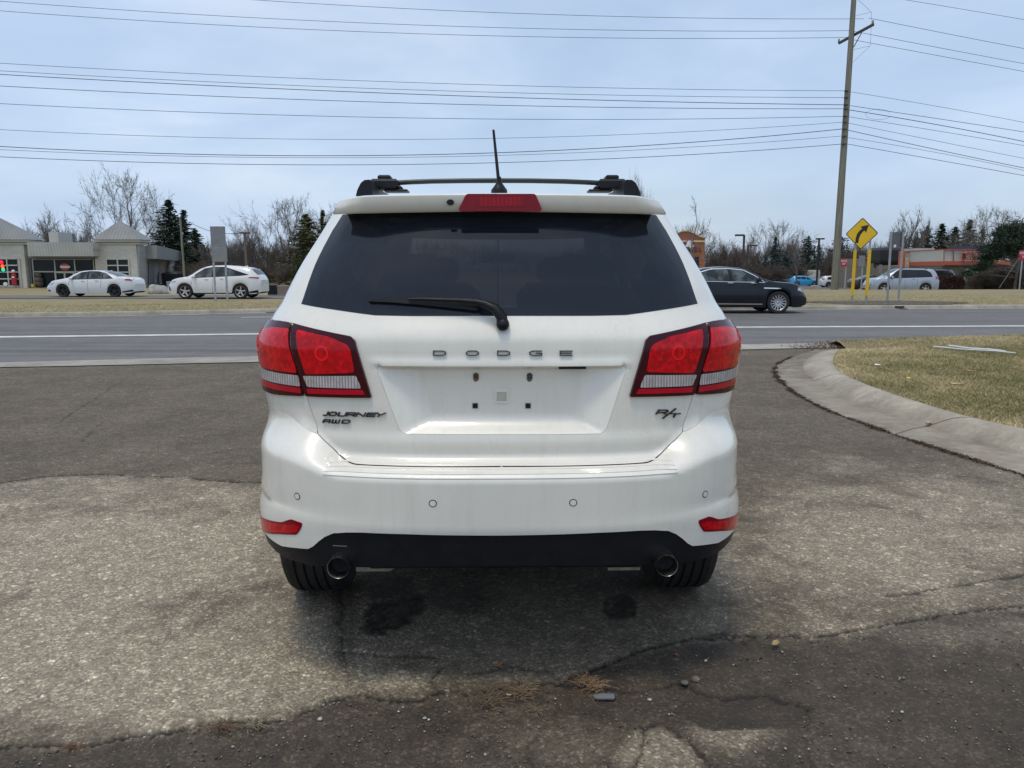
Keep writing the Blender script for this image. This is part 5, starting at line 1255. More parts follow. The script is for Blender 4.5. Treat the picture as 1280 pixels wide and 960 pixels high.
# wires: parabola through three photo points in the vertical plane between poles
def wire(pts, y0, y1, x0, x1, r, label, xa, xb, straight=False, extra=None):
    """pts: photo points; plane runs from (x0,y0) to (x1,y1)"""
    W_ = []
    for px, py in pts:
        d = ray(px, py); # ray hits plane y = y0+(x-x0)*k
        k = (y1-y0)/(x1-x0); t = (y0-k*x0)/(d[1]-k*d[0]); W_.append((d[0]*t, CAMH+d[2]*t))
    xs = [w_[0] for w_ in W_]; zs = [w_[1] for w_ in W_]; co_ = np.polyfit(xs, zs, 2 if len(pts) > 2 else 1)
    k = (y1-y0)/(x1-x0); q = np.linspace(xa, xb, 34); P = [(x, y0+(x-x0)*k, float(np.polyval(co_, x))) for x in q]
    m = MB(); m.tube(P, r, n=5); o = m.build('power_line', M_wire, fix=False); tag(o, label, 'overhead wire', 'overhead wires along the road'); return o
pxw = pb[0]+.2
ords = ['topmost', 'second from the top', 'third from the top', 'fourth from the top', 'fifth from the top', 'sixth from the top', 'seventh from the top', 'eighth from the top', 'ninth from the top', 'tenth from the top', 'eleventh from the top', 'lowest']
LW = [([(320, 0), (640, 16.5), (1088, 23.5)], .020), ([(0, 1.5), (640, 35), (1062, 38.3)], .020), ([(0, 13.5), (640, 45.4), (1046, 47)], .020),
      ([(0, 79), (640, 107), (1053, 113.5)], .020), ([(0, 88.5), (640, 116), (1050, 122)], .020), ([(0, 93), (640, 122), (1050, 131)], .030), ([(0, 107.5), (640, 132), (1053, 136)], .026),
      ([(0, 129.5), (640, 149), (1050, 145.5)], .022), ([(0, 162), (640, 172.5), (1050, 153)], .018), ([(0, 183), (640, 190.3), (1050, 161.5)], .032), ([(0, 187), (640, 193.8), (1047, 170.5)], .018), ([(0, 196), (640, 202.9), (1047, 180.5)], .026)]
for i, (pts, r) in enumerate(LW): wire(pts, PD, PD-5, pxw, -48, r, 'thin dark overhead wire left of the wooden pole, %s' % ords[i], -52, pxw+(1.0 if i == 0 else 0))
RW = [([(1133, 0), (1206, 12), (1280, 24.5)], .018), ([(1093, 24), (1183, 42), (1280, 60.7)], .020), ([(1077, 41), (1183, 61.4), (1280, 79.5)], .020), ([(1067.6, 50), (1183, 71.5), (1280, 89.4)], .020),
      ([(1062, 114.6), (1183, 135), (1280, 153)], .018), ([(1062, 132), (1183, 150), (1280, 165)], .024), ([(1062, 137.5), (1183, 158), (1280, 177)], .032), ([(1061, 146), (1183, 165.5), (1280, 182)], .020),
      ([(1061, 154), (1183, 178.7), (1280, 198)], .018), ([(1060, 162.7), (1183, 189.7), (1280, 210)], .028), ([(1060, 172), (1183, 193), (1280, 213)], .018), ([(1059, 180), (1183, 202), (1280, 219.5)], .024)]
for i, (pts, r) in enumerate(RW): wire(pts, PD, PD+2, pxw, 50, r, 'thin dark overhead wire right of the wooden pole, %s' % ords[i], pxw+(1.5 if i == 1 else (3.6 if i == 0 else 0)), 52)
# signs
def post(mb, a, b, w=.06): mb.box(((a[0]+b[0])/2, (a[1]+b[1])/2, (a[2]+b[2])/2), (w, w*.6, abs(b[2]-a[2])))
g1 = GT(277.5, 376.8); D = g1[1]
o = root('road_sign', 'blank grey back of a tall road sign on two posts near the white car', 'road sign', g1, 0, 'grey sign backs')
def rel(px, py, Dd, g): a = AT(px, py, Dd); return (a[0]-g[0], Dd-g[1], a[2]-g[2])
for x in (269.8, 284.6):
    a, b = rel(x, 378.5, D, g1), rel(x-1.2, 284, D, g1); m = MB(); post(m, (a[0], 0, a[2]), (a[0], 0, b[2]), .085); m.build('post', M_galv, o)
a, b = rel(265.4, 325.7, D, g1), rel(281.8, 283, D, g1); m = MB(); m.box(((a[0]+b[0])/2, -.05, (a[2]+b[2])/2), (b[0]-a[0], .012, b[2]-a[2]), bev=.005); m.build('panel', M_signback, o)
a, b = rel(267.6, 327.3, D, g1), rel(284.2, 309, D, g1); m = MB(); m.box(((a[0]+b[0])/2, -.075, (a[2]+b[2])/2), (b[0]-a[0], .012, b[2]-a[2]), bev=.005); m.build('lower_panel', plain('sign_back2', (.25, .25, .245), .55, metal=.3), o)
# yellow curve sign, turned towards traffic
gl_, gr_ = GT(1064.8, 375.2), GT(1082.5, 377.6); cx_, cy_2 = (gl_[0]+gr_[0])/2, (gl_[1]+gr_[1])/2
o = root('curve_sign', 'yellow diamond warning sign with black right curve arrow on two yellow posts', 'road sign', (cx_, cy_2, gl_[2]))
an = math.radians(-42); ux, uy = math.cos(an), math.sin(an)
D = cy_2; ctr = AT(1077.2, 292, D); hz = ctr[2]-gl_[2]; hd = 19.4/960*D
cl = (ctr[0]-cx_, 0.0)
def dm(u, v, h): return (cl[0]+u*ux-h*-uy*-1*0+u*0+(-uy)*0+h*uy*-1*-1, cl[1]+u*uy+h*ux*-1, hz+v)
def dm(u, v, h): return (cl[0]+u*ux+h*uy, cl[1]+u*uy-h*ux, hz+v)
m = MB(); m.prism(roundc([(0, hd), (hd, 0), (0, -hd), (-hd, 0)], .07), 0, .012, dm); m.build('border', M_blk, o)
k_ = hd-.045; m = MB(); m.prism(roundc([(0, k_), (k_, 0), (0, -k_), (-k_, 0)], .05), .002, .016, dm); m.build('panel', M_yel, o)
ar = [(-.22, -.36), (-.10, -.36), (-.09, -.18), (-.045, -.05), (.04, .07), (.10, .12), (.16, .03), (.25, .33), (-.06, .27), (.01, .20), (-.08, .12), (-.17, -.01), (-.21, -.16)]
m = MB(); m.prism([(u*1.02, v*1.02) for u, v in ar], .014, .021, dm); m.build('arrow', M_blk, o)
for g_, xt in ((gl_, 1067.5), (gr_, 1085.8)):
    lx_, ly_ = g_[0]-cx_, g_[1]-cy_2; zt1 = AT(xt, 300, g_[1])[2]-gl_[2]; z0_, z1_ = AT(0, 369.5, g_[1])[2]-gl_[2], AT(0, 312, g_[1])[2]-gl_[2]
    m = MB(); m.box((lx_, ly_, zt1/2-.05), (.07, .045, zt1+.1)); p_ = m.build('post', M_galv, o); m = MB(); m.box((lx_, ly_-.01, (z0_+z1_)/2), (.10, .075, z1_-z0_)); m.build('sleeve', M_yel, p_)
# grey sign back by the kerb
ga, gb = GT(1109, 376.5), GT(1123, 378.2); o = root('road_sign', 'grey back of a small road sign on two leaning steel posts, right of yellow sign', 'road sign', ((ga[0]+gb[0])/2, ga[1], ga[2]), 0, 'grey sign backs'); D = ga[1]; g_ = tuple(o.location)
for x0_, x1_ in ((1109, 1114.3), (1122.8, 1129.3)):
    a, b = rel(x0_, 377.5, D, g_), rel(x1_, 290, D, g_); m = MB(); m.tube([(a[0], 0, a[2]-.1), (b[0], 0, b[2])], .045, n=6, smooth=False); m.build('post', M_galv, o)
a, b = rel(1112, 309.3, D, g_), rel(1131.3, 290, D, g_); m = MB(); m.box(((a[0]+b[0])/2, .06, (a[2]+b[2])/2), (b[0]-a[0], .012, b[2]-a[2])); pn = m.build('panel', plain('sign_back_dark', (.14, .14, .15), .6, metal=.3), o)
a, b = rel(1117.8, 309, D, g_), rel(1121, 305.7, D, g_); m = MB(); m.box(((a[0]+b[0])/2, .048, (a[2]+b[2])/2), (b[0]-a[0], .006, b[2]-a[2])); m.build('sticker', M_whi, pn)
def small_sign(name, label, px0, px1, y0, y1, pxp, pyb, D, mat, text=None, group=None):
    c_ = AT(pxp, pyb, D); zg = float(zt(c_[0], D)); o = root(name, label, 'road sign', (c_[0], D, zg), 0, group); g_ = (c_[0], D, zg)
    a, b = rel(px0, y1, D, g_), rel(px1, y0, D, g_); m = MB(); m.box((0, .03, (b[2]+.0)/2), (.07, .05, b[2])); m.build('post', M_galv, o)
    m = MB(); m.box(((a[0]+b[0])/2, -.01, (a[2]+b[2])/2), (b[0]-a[0], .015, b[2]-a[2]), bev=.004); p_ = m.build('panel', mat, o)
    if text: put_text('lettering', text, (b[2]-a[2])*.42, M_whi, o, ((a[0]+b[0])/2, -.022, (a[2]+b[2])/2), ext=.003, bold=.0, spacing=.9, xs=(b[0]-a[0])/(b[2]-a[2])*.62)
    return o
small_sign('road_sign', 'small grey square sign back standing between the yellow posts', 1073, 1081.5, 319.5, 333.2, 1076.5, 361, 51, M_signback, group='grey sign backs')
small_sign('road_sign', 'smallest grey sign back behind the silver blue car bonnet', 1098, 1103.2, 331, 341, 1100.5, 361, 64, M_signback, group='grey sign backs')
small_sign('wrong_way_sign', 'red wrong way sign just right of the wooden pole', 1051, 1058.7, 323.2, 333.2, 1056, 361, 52, M_red, 'WRONG\nWAY', 'red wrong way signs')
small_sign('wrong_way_sign', 'red wrong way sign at the right edge of the photo', 1273.4, 1291, 312.8, 325.2, 1274.6, 359.5, 50, M_red, 'WRONG\nWAY', 'red wrong way signs')
# guy wire, block, van, lamp posts
a, b = AT(1249, 360, 52), AT(1300, 283, 52); m = MB(); m.tube([(a[0], 52, a[2]), (b[0], 52, b[2])], .016, n=5); tag(m.build('guy_wire', M_signback), 'slanting steel guy wire left of the right-hand red sign', 'cable')
bk = AT(1018.5, 361.2, 52); o_ = MB(); o_.box((0, 0, .27), (.46, .5, .54), taper=.9, bev=.03); tag(o_.build('concrete_block', M_conc, loc=(bk[0], 52, float(zt(bk[0], 52))+.03)), 'pale concrete block on the grass left of the wooden pole', 'block')
va = AT(1011, 350, 128); vz_ = float(zt(va[0], 128)); o = root('box_trailer', 'pale box trailer behind the bright blue car', 'trailer', (va[0], 128, vz_)); m = MB(); m.box((0, 0, 1.6), (2.1, 4, 1.6), bev=.06); m.build('box', plain('trailer_panel', (.62, .60, .52), .6), o)
for sx in (-1, 1): wheel(o, (sx*.8, -1, .35), .35, .2, .22, 5, 'alloy', 1)
def lamp_post(label, px, ytop, D, mat, heads):
    c_ = AT(px, 340, D); zg = float(zt(c_[0], D)); o = root('lamp_post', label, 'street lamp', (c_[0], D, zg), 0, 'parking lot lamp posts'); zt_ = AT(px, ytop, D)[2]-zg
    m = MB(); m.box((0, 0, zt_/2), (.16, .16, zt_)); m.build('post', mat, o)
    for dx, w_ in heads: m = MB(); m.box((dx, 0, zt_), (w_, .35, .16), bev=.03); m.build('lamp_head', mat, o)
lamp_post('tall brown lamp post with one head to the left behind the black sedan', 928.2, 294, 70, M_bronze, [(-.40, .8)])
lamp_post('thin brown lamp post with one head to the right, left of the big bare tree', 933.5, 307, 88, M_bronze, [(.5, 1.1)])
lamp_post('tall dark lamp post between the blue-green fir and the wooden pole', 1021.5, 298.5, 85, M_blk, [(-.1, .5), (.4, .3)])
M_woodlamp = plain('lamp_brown', (.14, .10, .08), .7)
lamp_post('brown wooden lamp post with two heads behind the white sport utility car', 308.3, 291, 62, M_woodlamp, [(-.20, .34), (.22, .34)])
c_ = AT(230.5, 345, 66); o = root('utility_pole', 'short pale wooden pole at the far end of the brick shop', 'utility pole', (c_[0], 66, -.2)); zt_ = AT(229.6, 273, 66)[2]+.2; m = MB(); m.tube([(0, 0, 0), (-.05, 0, zt_)], [.11, .085], n=8); m.build('shaft', M_wood, o)
a, b = AT(229.8, 274, 66), AT(306, 291, 62); P = [((a[0]*(1-t)+b[0]*t), 66-4*t, a[2]*(1-t)+b[2]*t-.5*math.sin(math.pi*t)) for t in np.linspace(0, 1, 12)]; m = MB(); m.tube(P, .02, n=5); tag(m.build('power_line', M_wire), 'single wire from the short pale pole to the brown lamp post', 'overhead wire')
# storm drains in the far gutter, white strips on the island, plate, boulder
for px_, x_w in ((356, .9), (1155, .34)):
    gx = AT(px_, 388, 26)[0]; gy = float(yk(gx)); m = MB(); m.box((gx, gy+.02, .07), (x_w, .08, .06)); m.box((gx, gy-.22, .014), (x_w*.8, .34, .012))
    tag(m.build('storm_drain', plain('drain_iron', (.03, .028, .026), .8)), 'dark storm drain opening in the far kerb, %s of the white car' % ('left' if px_ < 600 else 'right'), 'storm drain')
M_strip = plain('white_plastic', (.60, .60, .57), .5, var=.1)
for (p, q, r, lab) in (((1166.5, 433.2), (1268.5, 440.6), .013, 'long thin white plastic strip lying on the grass island, nearest of two'), ((1186, 432.3), (1256, 438.6), .019, 'shorter thicker white plastic strip lying on the grass island, farther of two')):
    a, b = G(*p, .19), G(*q, .19); n_ = 8; P = [(a[0]+(b[0]-a[0])*t, a[1]+(b[1]-a[1])*t+.03*math.sin(4*t), .185+.006*math.sin(9*t+1)) for t in np.linspace(0, 1, n_)]; m = MB(); m.tube(P, r, n=5, smooth=False); tag(m.build('plastic_strip', M_strip), lab, 'plastic strip', 'plastic strips on the grass')
def pebble(name, label, cat, px, py, r, col, flat=.6, z=0.0, group=None, seed=0, mat=None):
    x, y = G(px, py, z); rg = np.random.default_rng(seed+int(px)); import bmesh
    bm = bmesh.new(); bmesh.ops.create_icosphere(bm, subdivisions=3, radius=r)
    k1, k2 = rg.normal(size=3), rg.normal(size=3)
    for v in bm.verts:
        d = v.co.normalized(); f = 1+.16*math.sin(2.3*d.dot(Vector(k1))+1)+.12*math.sin(4*d.dot(Vector(k2)))+.06*math.sin(9*d.x+5*d.y); v.co *= f; v.co.z *= flat
        if v.co.z < -r*.25: v.co.z = -r*.25
    me = bpy.data.meshes.new(name); bm.to_mesh(me); bm.free(); me.polygons.foreach_set('use_smooth', [True]*len(me.polygons)); o = link(name, me, mat or plain('rock_%d' % int(px), col, .9, var=.3, scale=1.5/r, bump=.5, bscale=4/r)); o.location = (x, y, z+r*.22*flat); tag(o, label, cat, group); return o
bo = GT(186, 368); o = pebble('boulder', 'large grey boulder on the grass between the two white cars', 'boulder', 190, 368, .50, (.34, .33, .30), .95); o.location = (bo[0], bo[1]+1.2, bo[2]+.12); o.scale = (1.15, .8, .95)
# loose things on the near asphalt
x, y = G(755, 871); m = MB(); m.prism(roundc([(-.036, -.010), (-.026, -.016), (.034, -.017), (.036, .012), (-.012, .013), (-.034, .006)], .004, 2), .004, .009); tag(m.build('plastic_scrap', plain('grey_scrap', (.17, .185, .195), .6), loc=(x, y, -.004)), 'flat grey scrap of plastic lying by the dry weeds', 'scrap')
for i, (px_, py_, r_, c_, lab) in enumerate(((869, 850, .014, (.17, .15, .12), 'roundish brown stone beside the dark patch'), (856, 854, .012, (.16, .145, .12), 'smaller brown stone just left of the roundish one'), (559, 864, .009, (.24, .23, .21), 'grey stone by the crack left of the weeds'),
      (812, 875, .0065, (.50, .46, .38), 'pale chip of stone right of the grey scrap'), (400, 899, .007, (.50, .48, .42), 'pale pebble below the crack, bottom left'), (463, 868, .006, (.26, .24, .2), 'small grey pebble on the crack below left exhaust'),
      (531, 898, .006, (.45, .42, .36), 'pale pebble below left of the big weed'), (559, 870, .005, (.40, .14, .08), 'tiny reddish chip beside the grey stone'), (845, 818, .006, (.35, .10, .06), 'small red chip above the dark patch'), (882, 826, .006, (.62, .60, .52), 'white pebble above the roundish brown stone'))):
    pebble('stone', lab, 'stone', px_, py_, r_, c_, .7, -.006, 'stones on the near asphalt', i)
# fallen leaves
def leaf(px, py, r, col, lab, z=0.0):
    x, y = G(px, py, z); q = rng.random()*6.28; V = []; F = []
    for i in range(9):
        t = i/8; w_ = math.sin(math.pi*t)**.8*r*.45*(1+.25*math.sin(11*t)); a = (t-.5)*2*r; hz_ = .004+.25*r*(t-.5)**2*4*.5
        for s_ in (-1, 0, 1): u, v = a, s_*w_; V.append((u*math.cos(q)-v*math.sin(q), u*math.sin(q)+v*math.cos(q), hz_+abs(s_)*r*.18+.002))
    for i in range(8):
        for j in range(2): k = i*3+j; F.append((k, k+1, k+4, k+3))
    m = MB(); m.add(V, F, True); o = m.build('leaf', plain('leaf_%d_%d' % (int(px), int(py)), col, .8, var=.25, scale=60), loc=(x, y, z), fix=False); tag(o, lab, 'leaf', 'fallen leaves')
leaf(624, 834, .016, (.42, .14, .05), 'orange brown leaf on the asphalt above the weeds'); leaf(636, 871, .012, (.66, .42, .28), 'pale pink leaf lying in the biggest weed')
leaf(969, 807, .028, (.34, .25, .12), 'tan curled leaf on the asphalt right of the rear bumper'); leaf(1160, 530, .055, (.50, .33, .16), 'tan leaf in the kerb pan by the joint', .03)
leaf(1213, 465, .07, (.50, .30, .14), 'upper tan leaf on the grass island', .185); leaf(1195, 482, .08, (.55, .40, .22), 'lower tan leaf on the grass island', .18); leaf(1137, 474.5, .06, (.75, .55, .10), 'small yellow leaf on the grass island', .17)
leaf(1098, 458, .08, (.78, .76, .70), 'white paper-like leaf at the left of the grass island', .18)
# dry weeds
def weed(px, py, r, n, lab, col, seed):
    x, y = G(px, py); rg = np.random.default_rng(seed); m = MB()
    for i in range(n):
        q = rg.random()*6.28; l_ = r*(.45+.6*rg.random()); h = .35*r*rg.random(); P = []; b = rg.normal(0, .35); o0 = rg.normal(0, r*.22, 2)
        for t in np.linspace(0, 1, 5): aq = q+b*t; P.append((o0[0]+math.cos(aq)*l_*t, o0[1]+math.sin(aq)*l_*t*.75, .002+h*math.sin(t*2.3)+.004*rg.random()))
        m.tube(P, [.0012, .0011, .0010, .0008, .0004], n=3, caps=False)
        if rg.random() < .6:
            p = P[3]; q2 = q+rg.normal(0, .9); m.tube([p, (p[0]+math.cos(q2)*l_*.3, p[1]+math.sin(q2)*l_*.3, p[2]+.006)], [.0010, .0006], n=3, caps=False)
    tag(m.build('dry_weed', plain('dry_weed_%d' % seed, col, .9, var=.3, scale=80), loc=(x, y, -.006), fix=False), lab, 'weed', 'dry weeds in the asphalt crack')
weed(650, 866, .085, 70, 'largest tan dry weed tuft in the crack below the bumper', (.24, .17, .10), 1); weed(612, 876, .085, 55, 'brown dry weed tuft left of the largest one', (.18, .13, .08), 2)
weed(738, 856, .075, 80, 'orange tan dry weed tuft just above the grey scrap', (.30, .19, .10), 3); weed(668, 889, .05, 22, 'sparse dry weed below the largest tuft', (.2, .16, .1), 4)
weed(277, 908, .06, 34, 'brown dry weed on the crack at lower left', (.17, .105, .055), 5); weed(318, 907, .05, 24, 'pale dry straw tuft at lower left beside the brown one', (.32, .27, .17), 6); weed(92, 934, .03, 18, 'tiny rusty weed on the crack at far lower left', (.2, .1, .05), 7)
# black unit beside the kerb, grill cover, dumpster things by the shop
c_ = AT(348, 367, 46); o = root('electrical_cabinet', 'low black slatted cabinet on the ground left of the white crossover', 'cabinet', (c_[0], 46, float(zt(c_[0], 46)))); m = MB(); m.box((-.30, 0, .32), (.50, .6, .64), bev=.03); m.build('cabinet_box', plain('cabinet_black', (.012, .016, .02), .5), o)
for i in range(4): m = MB(); m.box((-.30, -.31, .14+i*.13), (.42, .03, .05)); m.build('slat', M_blackpl, o)
m = MB(); m.box((.28, .1, .30), (.6, .6, .58), bev=.03); m.build('side_box', plain('cabinet_tan', (.22, .17, .14), .8), o)
# ------------------------------------------------------------------ buildings
def wall_mat(name, col, bw=.40, bh=.20, mortar=.85, var=.12, rough=.9):
    t = NT(name); v = t.coord(); b = t.n('ShaderNodeTexBrick'); mp = t.n('ShaderNodeMapping'); mp.inputs['Rotation'].default_value = (math.pi/2, 0, 0); t.l(v, mp.inputs[0]); t.l(mp.outputs[0], b.inputs['Vector'])
    b.inputs['Scale'].default_value = 1.0; b.inputs['Brick Width'].default_value = bw; b.inputs['Row Height'].default_value = bh; b.inputs['Mortar Size'].default_value = .012
    c = np.array(col); b.inputs['Color1'].default_value = (*c, 1); b.inputs['Color2'].default_value = (*(c*(1-var)), 1); b.inputs['Mortar'].default_value = (*(c*mortar), 1)
    k = t.ramp(t.noise(v, .8, 6, .65), [(.3, .86), (.7, 1.08)]); t.set(Base_Color=t.mix(1.0, b.outputs['Color'], k, 'MULTIPLY'), Roughness=rough); t.b.inputs['Specular IOR Level'].default_value = .2; return t.m
def seam_mat(name, col, scale=1.1, axis='X'):
    t = NT(name); v = t.coord(); w_ = t.n('ShaderNodeTexWave', wave_type='BANDS', bands_direction=axis); w_.inputs['Scale'].default_value = scale; t.l(v, w_.inputs[0])
    k = t.ramp(w_.outputs['Fac'], [(.0, .72), (.12, 1.0)]); c = t.mix(1.0, tuple(col), k, 'MULTIPLY'); c = t.mix(1.0, c, t.ramp(t.noise(v, .7, 5), [(.3, .85), (.7, 1.1)]), 'MULTIPLY')
    t.set(Base_Color=c, Roughness=.6, Normal=t.bump(w_.outputs['Fac'], .4, .03)); return t.m
M_block = wall_mat('pale_block', (.62, .59, .51)); M_blockg = wall_mat('grey_shaded_block', (.36, .36, .355)); M_metalroof = seam_mat('seam_roof', (.215, .225, .22), 1.15); M_fascia = seam_mat('fascia_metal', (.52, .515, .47), 1.3)  # grey block also paints shade onto the shop's side walls
M_trimw = plain('pale_trim', (.50, .49, .44), .7, var=.08); M_trimg = plain('grey_trim', (.17, .18, .19), .7); M_frame = plain('window_frame', (.52, .50, .42), .6, var=.05)
M_shopglass = plain('shop_glass', (.012, .018, .024), .08, var=.5, scale=.8); M_shopglass.node_tree.nodes['Principled BSDF'].inputs['Specular IOR Level'].default_value = .25; M_roofblk = plain('flat_roof', (.10, .10, .10), .9)
DB = GT(100, 360)[1]; zgL = float(zt(-40, DB))
class PB:
    """building parts given by photo outline on a plane of the building, in the building's frame"""
    def __init__(s, o): s.o = o; s.l = o.location
    def P(s, px, py, D): a = AT(px, py, D); return (a[0]-s.l[0], D-s.l[1], a[2]-s.l[2])
    def box(s, name, mat, x0, x1, y0, y1, D, depth, par=None, ground=False, bev=0.0):
        a = s.P(x0, y0, D); b = s.P(x1, y1, D); zb = -.15 if ground else b[2]; m = MB()
        m.box(((a[0]+b[0])/2, a[1]+depth/2, (a[2]+zb)/2), (abs(b[0]-a[0]), depth, abs(a[2]-zb)), bev=bev); return m.build(name, mat, par or s.o)
    def window(s, x0, x1, y0, y1, D, vx, hy, fw=.09, glass=None, name='window'):
        f = MB(); a = s.P(x0, y0, D); b = s.P(x1, y1, D); xm = (a[0]+b[0])/2; zm = (a[2]+b[2])/2
        for x in [x0]+list(vx)+[x1]: q = s.P(x, y0, D); f.box((q[0], q[1]-.03, zm), (fw, .10, a[2]-b[2]+fw))
        for y in [y0]+list(hy)+[y1]: q = s.P(x0, y, D); f.box((xm, q[1]-.03, q[2]), (b[0]-a[0]+fw, .088, fw))
        w_ = f.build(name, M_frame, s.o); m = MB(); m.box((xm, a[1]+.0, zm), (b[0]-a[0], .03, a[2]-b[2])); m.build('pane', glass or M_shopglass, w_); return w_
c_ = AT(100, 360, DB); shop = root('shop_building', 'pale block shop with two grey pyramid roofed towers and dark storefront windows', 'building', (c_[0], DB, zgL)); B = PB(shop)
for (x0, x1, apx, apy, ex0, ex1) in ((-44, 34.5, 12, 272.3, -46, 50.5), (117, 174, 149, 275.3, 115.5, 182)):
    B.box('wall', M_block, x0, x1, 305, 360, DB, 1.2, ground=True)
    B.box('base_course', M_blockg, x0+.5, x1-.5, 352, 360, DB-.03, .1, ground=True) if x0 > 0 else None
    B.box('cornice', M_trimw, x0-1.2, x1+.8, 299.2, 302.4, DB-.35, 1.9); B.box('cornice', M_trimw, x0-.3, x1+.2, 303.2, 305.6, DB-.16, 1.5); B.box('cornice_shadow', M_trimg, x0, x1, 302.2, 303.4, DB-.05, 1.3)
    a, b = B.P(x0-2, 299.3, DB-.5), B.P(x1+1.3, 299.3, DB-.5); d_ = 2.4; ap = B.P(apx, apy, DB+.9)
    if x0 < 0: a = (b[0]-7.0, a[1], a[2]); ap = (b[0]-3.5+.4, ap[1], ap[2])
    m = MB(); m.add([a, b, (b[0], b[1]+d_, b[2]), (a[0], a[1]+d_, a[2]), ap], [(0, 1, 4), (1, 2, 4), (2, 3, 4), (3, 0, 4), (0, 3, 2, 1)]); m.build('tower_roof', M_metalroof, shop)
B.box('wall', M_block, -90, -44, 305, 360, DB+.3, 14, ground=True); B.box('rear_block', M_block, -88, 164, 309, 360, DB+2.5, 2.5, ground=True)
B.box('back_wall', M_blockg, 36, 116, 309, 360, DB+2.2, 9, ground=True); B.box('flat_roof', M_roofblk, 34, 118, 305.5, 308, DB+.6, 12)
m = MB(); a, b = B.P(33.5, 302.8, DB-1.2), B.P(116.3, 302.8, DB-1.2); c0_, d0_ = B.P(35, 320.3, DB-1.0), B.P(116.5, 320.3, DB-1.0)
m.add([a, b, d0_, c0_, (a[0], a[1]+1.6, a[2]), (b[0], b[1]+1.6, b[2]), (d0_[0], d0_[1]+1.4, d0_[2]), (c0_[0], c0_[1]+1.4, c0_[2])], [(0, 3, 2, 1), (0, 1, 5, 4), (3, 7, 6, 2), (0, 4, 7, 3), (1, 2, 6, 5)]); m.build('canopy_fascia', M_fascia, shop)
B.box('soffit', M_trimg, 35.5, 116, 320.4, 322.5, DB-.6, 2.4)
B.box('jamb', M_trimg, 36, 40.5, 322, 360, DB+.3, .5, ground=True); B.box('storefront_header', M_trimg, 40, 117, 322.3, 324, DB+.35, .4)
B.window(40.8, 117, 324, 360, DB+.55, [68.3, 93.3], [339.6])
B.window(69.5, 92.5, 340.5, 360, DB+.42, [81], [], .12, name='door')
B.window(-26, 24.2, 323.4, 357.5, DB-.02, [-9, 8.6], [331.6, 340, 348.6]); B.window(133, 161, 323.8, 348, DB-.02, [147], [331.8, 340.2])
# goods in the windows (seen through the glass, so set just proud of it)
def disc(name, mat, px, py, rx, ry, D, par=None, th=.04):
    c = B.P(px, py, D); sx, sz = rx/960*D, ry/960*D; m = MB(); m.prism([(c[0]+sx*math.cos(t), c[2]+sz*math.sin(t)) for t in np.linspace(0, 6.283, 20, endpoint=False)], D-B.l[1]-th, D-B.l[1], lambda u, v, h: (u, h, v)); return m.build(name, mat, par or shop)
sg_ = disc('oval_sign', plain('sign_orange', (.62, .09, .03), .5), 81.3, 333.6, 6.0, 4.2, DB+.50); B.box('sign_band', M_whi, 75, 87.5, 332.3, 334.8, DB+.44, .02, par=sg_)
def emit(name, col, s_): 
    return plain(name, tuple(c*.3 for c in col), .5, emit=col, es=s_)
tl = root('traffic_light', 'old traffic light glowing red, orange and green in the left shop window', 'traffic light', tuple(Vector(AT(3, 333, DB-.10)))); 
for px_, py_, cc, n_ in ((1.8, 328, (1, .01, .06), 'red_lamp'), (3.2, 333, (1, .12, .01), 'orange_lamp'), (4.0, 337.2, (.02, .55, .30), 'green_lamp')):
    c = AT(px_, py_, DB-.1); m = MB(); m.lathe([(0, -.10), (.13, -.06), (.16, 0), (.14, .06)], c=(c[0]-tl.location[0], 0, c[2]-tl.location[2]), n=16, axis='y'); m.build(n_, emit(n_, cc, .9), tl)
m = MB(); m.box((0, .03, 0), (.46, .05, .95), bev=.02); m.build('housing', M_blackpl, tl)
rp = AT(18, 356.5, DB-.3); o = root('fuel_pump', 'antique red fuel pump with round white top in the left shop window', 'fuel pump', (rp[0], DB-.3, rp[2])); m = MB(); m.box((0, .03, .46), (.38, .2, .92), bev=.05); m.box((0, .03, .98), (.22, .16, .16), bev=.03); m.build('pump_body', plain('pump_red', (.36, .015, .02), .4), o)
m = MB(); m.lathe([(0, -.06), (.13, -.05), (.13, .05), (0, .06)], c=(0, .03, 1.14), n=16, axis='y'); m.build('globe', M_whi, o); m = MB(); m.box((0, -.08, .66), (.2, .02, .12)); m.build('dial', M_whi, o)
dw = disc('round_white_sign', M_whi, 7, 355, 2.6, 2.2, DB-.12)
B.box('hazard_box', plain('hazard_yellow', (.55, .42, .04), .6), 38.6, 42, 355, 359, DB-.25, .2)
rc_ = AT(49.5, 359, DB+.35); o = root('topiary_figure', 'brown round stacked figure standing behind the dark shop window', 'figure', (rc_[0], DB+.34, rc_[2]))
for i, (zz_, r_) in enumerate(((.28, .36), (.60, .36), (1.0, .27))):
    m = MB(); m.lathe([(0, -.8*r_), (r_*.7, -.6*r_), (r_, 0), (r_*.75, .55*r_), (0, .8*r_)], c=(0, 0, zz_), n=18); m.build('ball', plain('fig_brown', (.11, .09, .06), .9, bump=.4), o)
B.box('roof_unit', M_trimw, 60.5, 73.5, 290, 303, DB+5, 2.2); B.box('roof_unit', M_trimg, 73.8, 79, 291, 303, DB+6, 2.0)
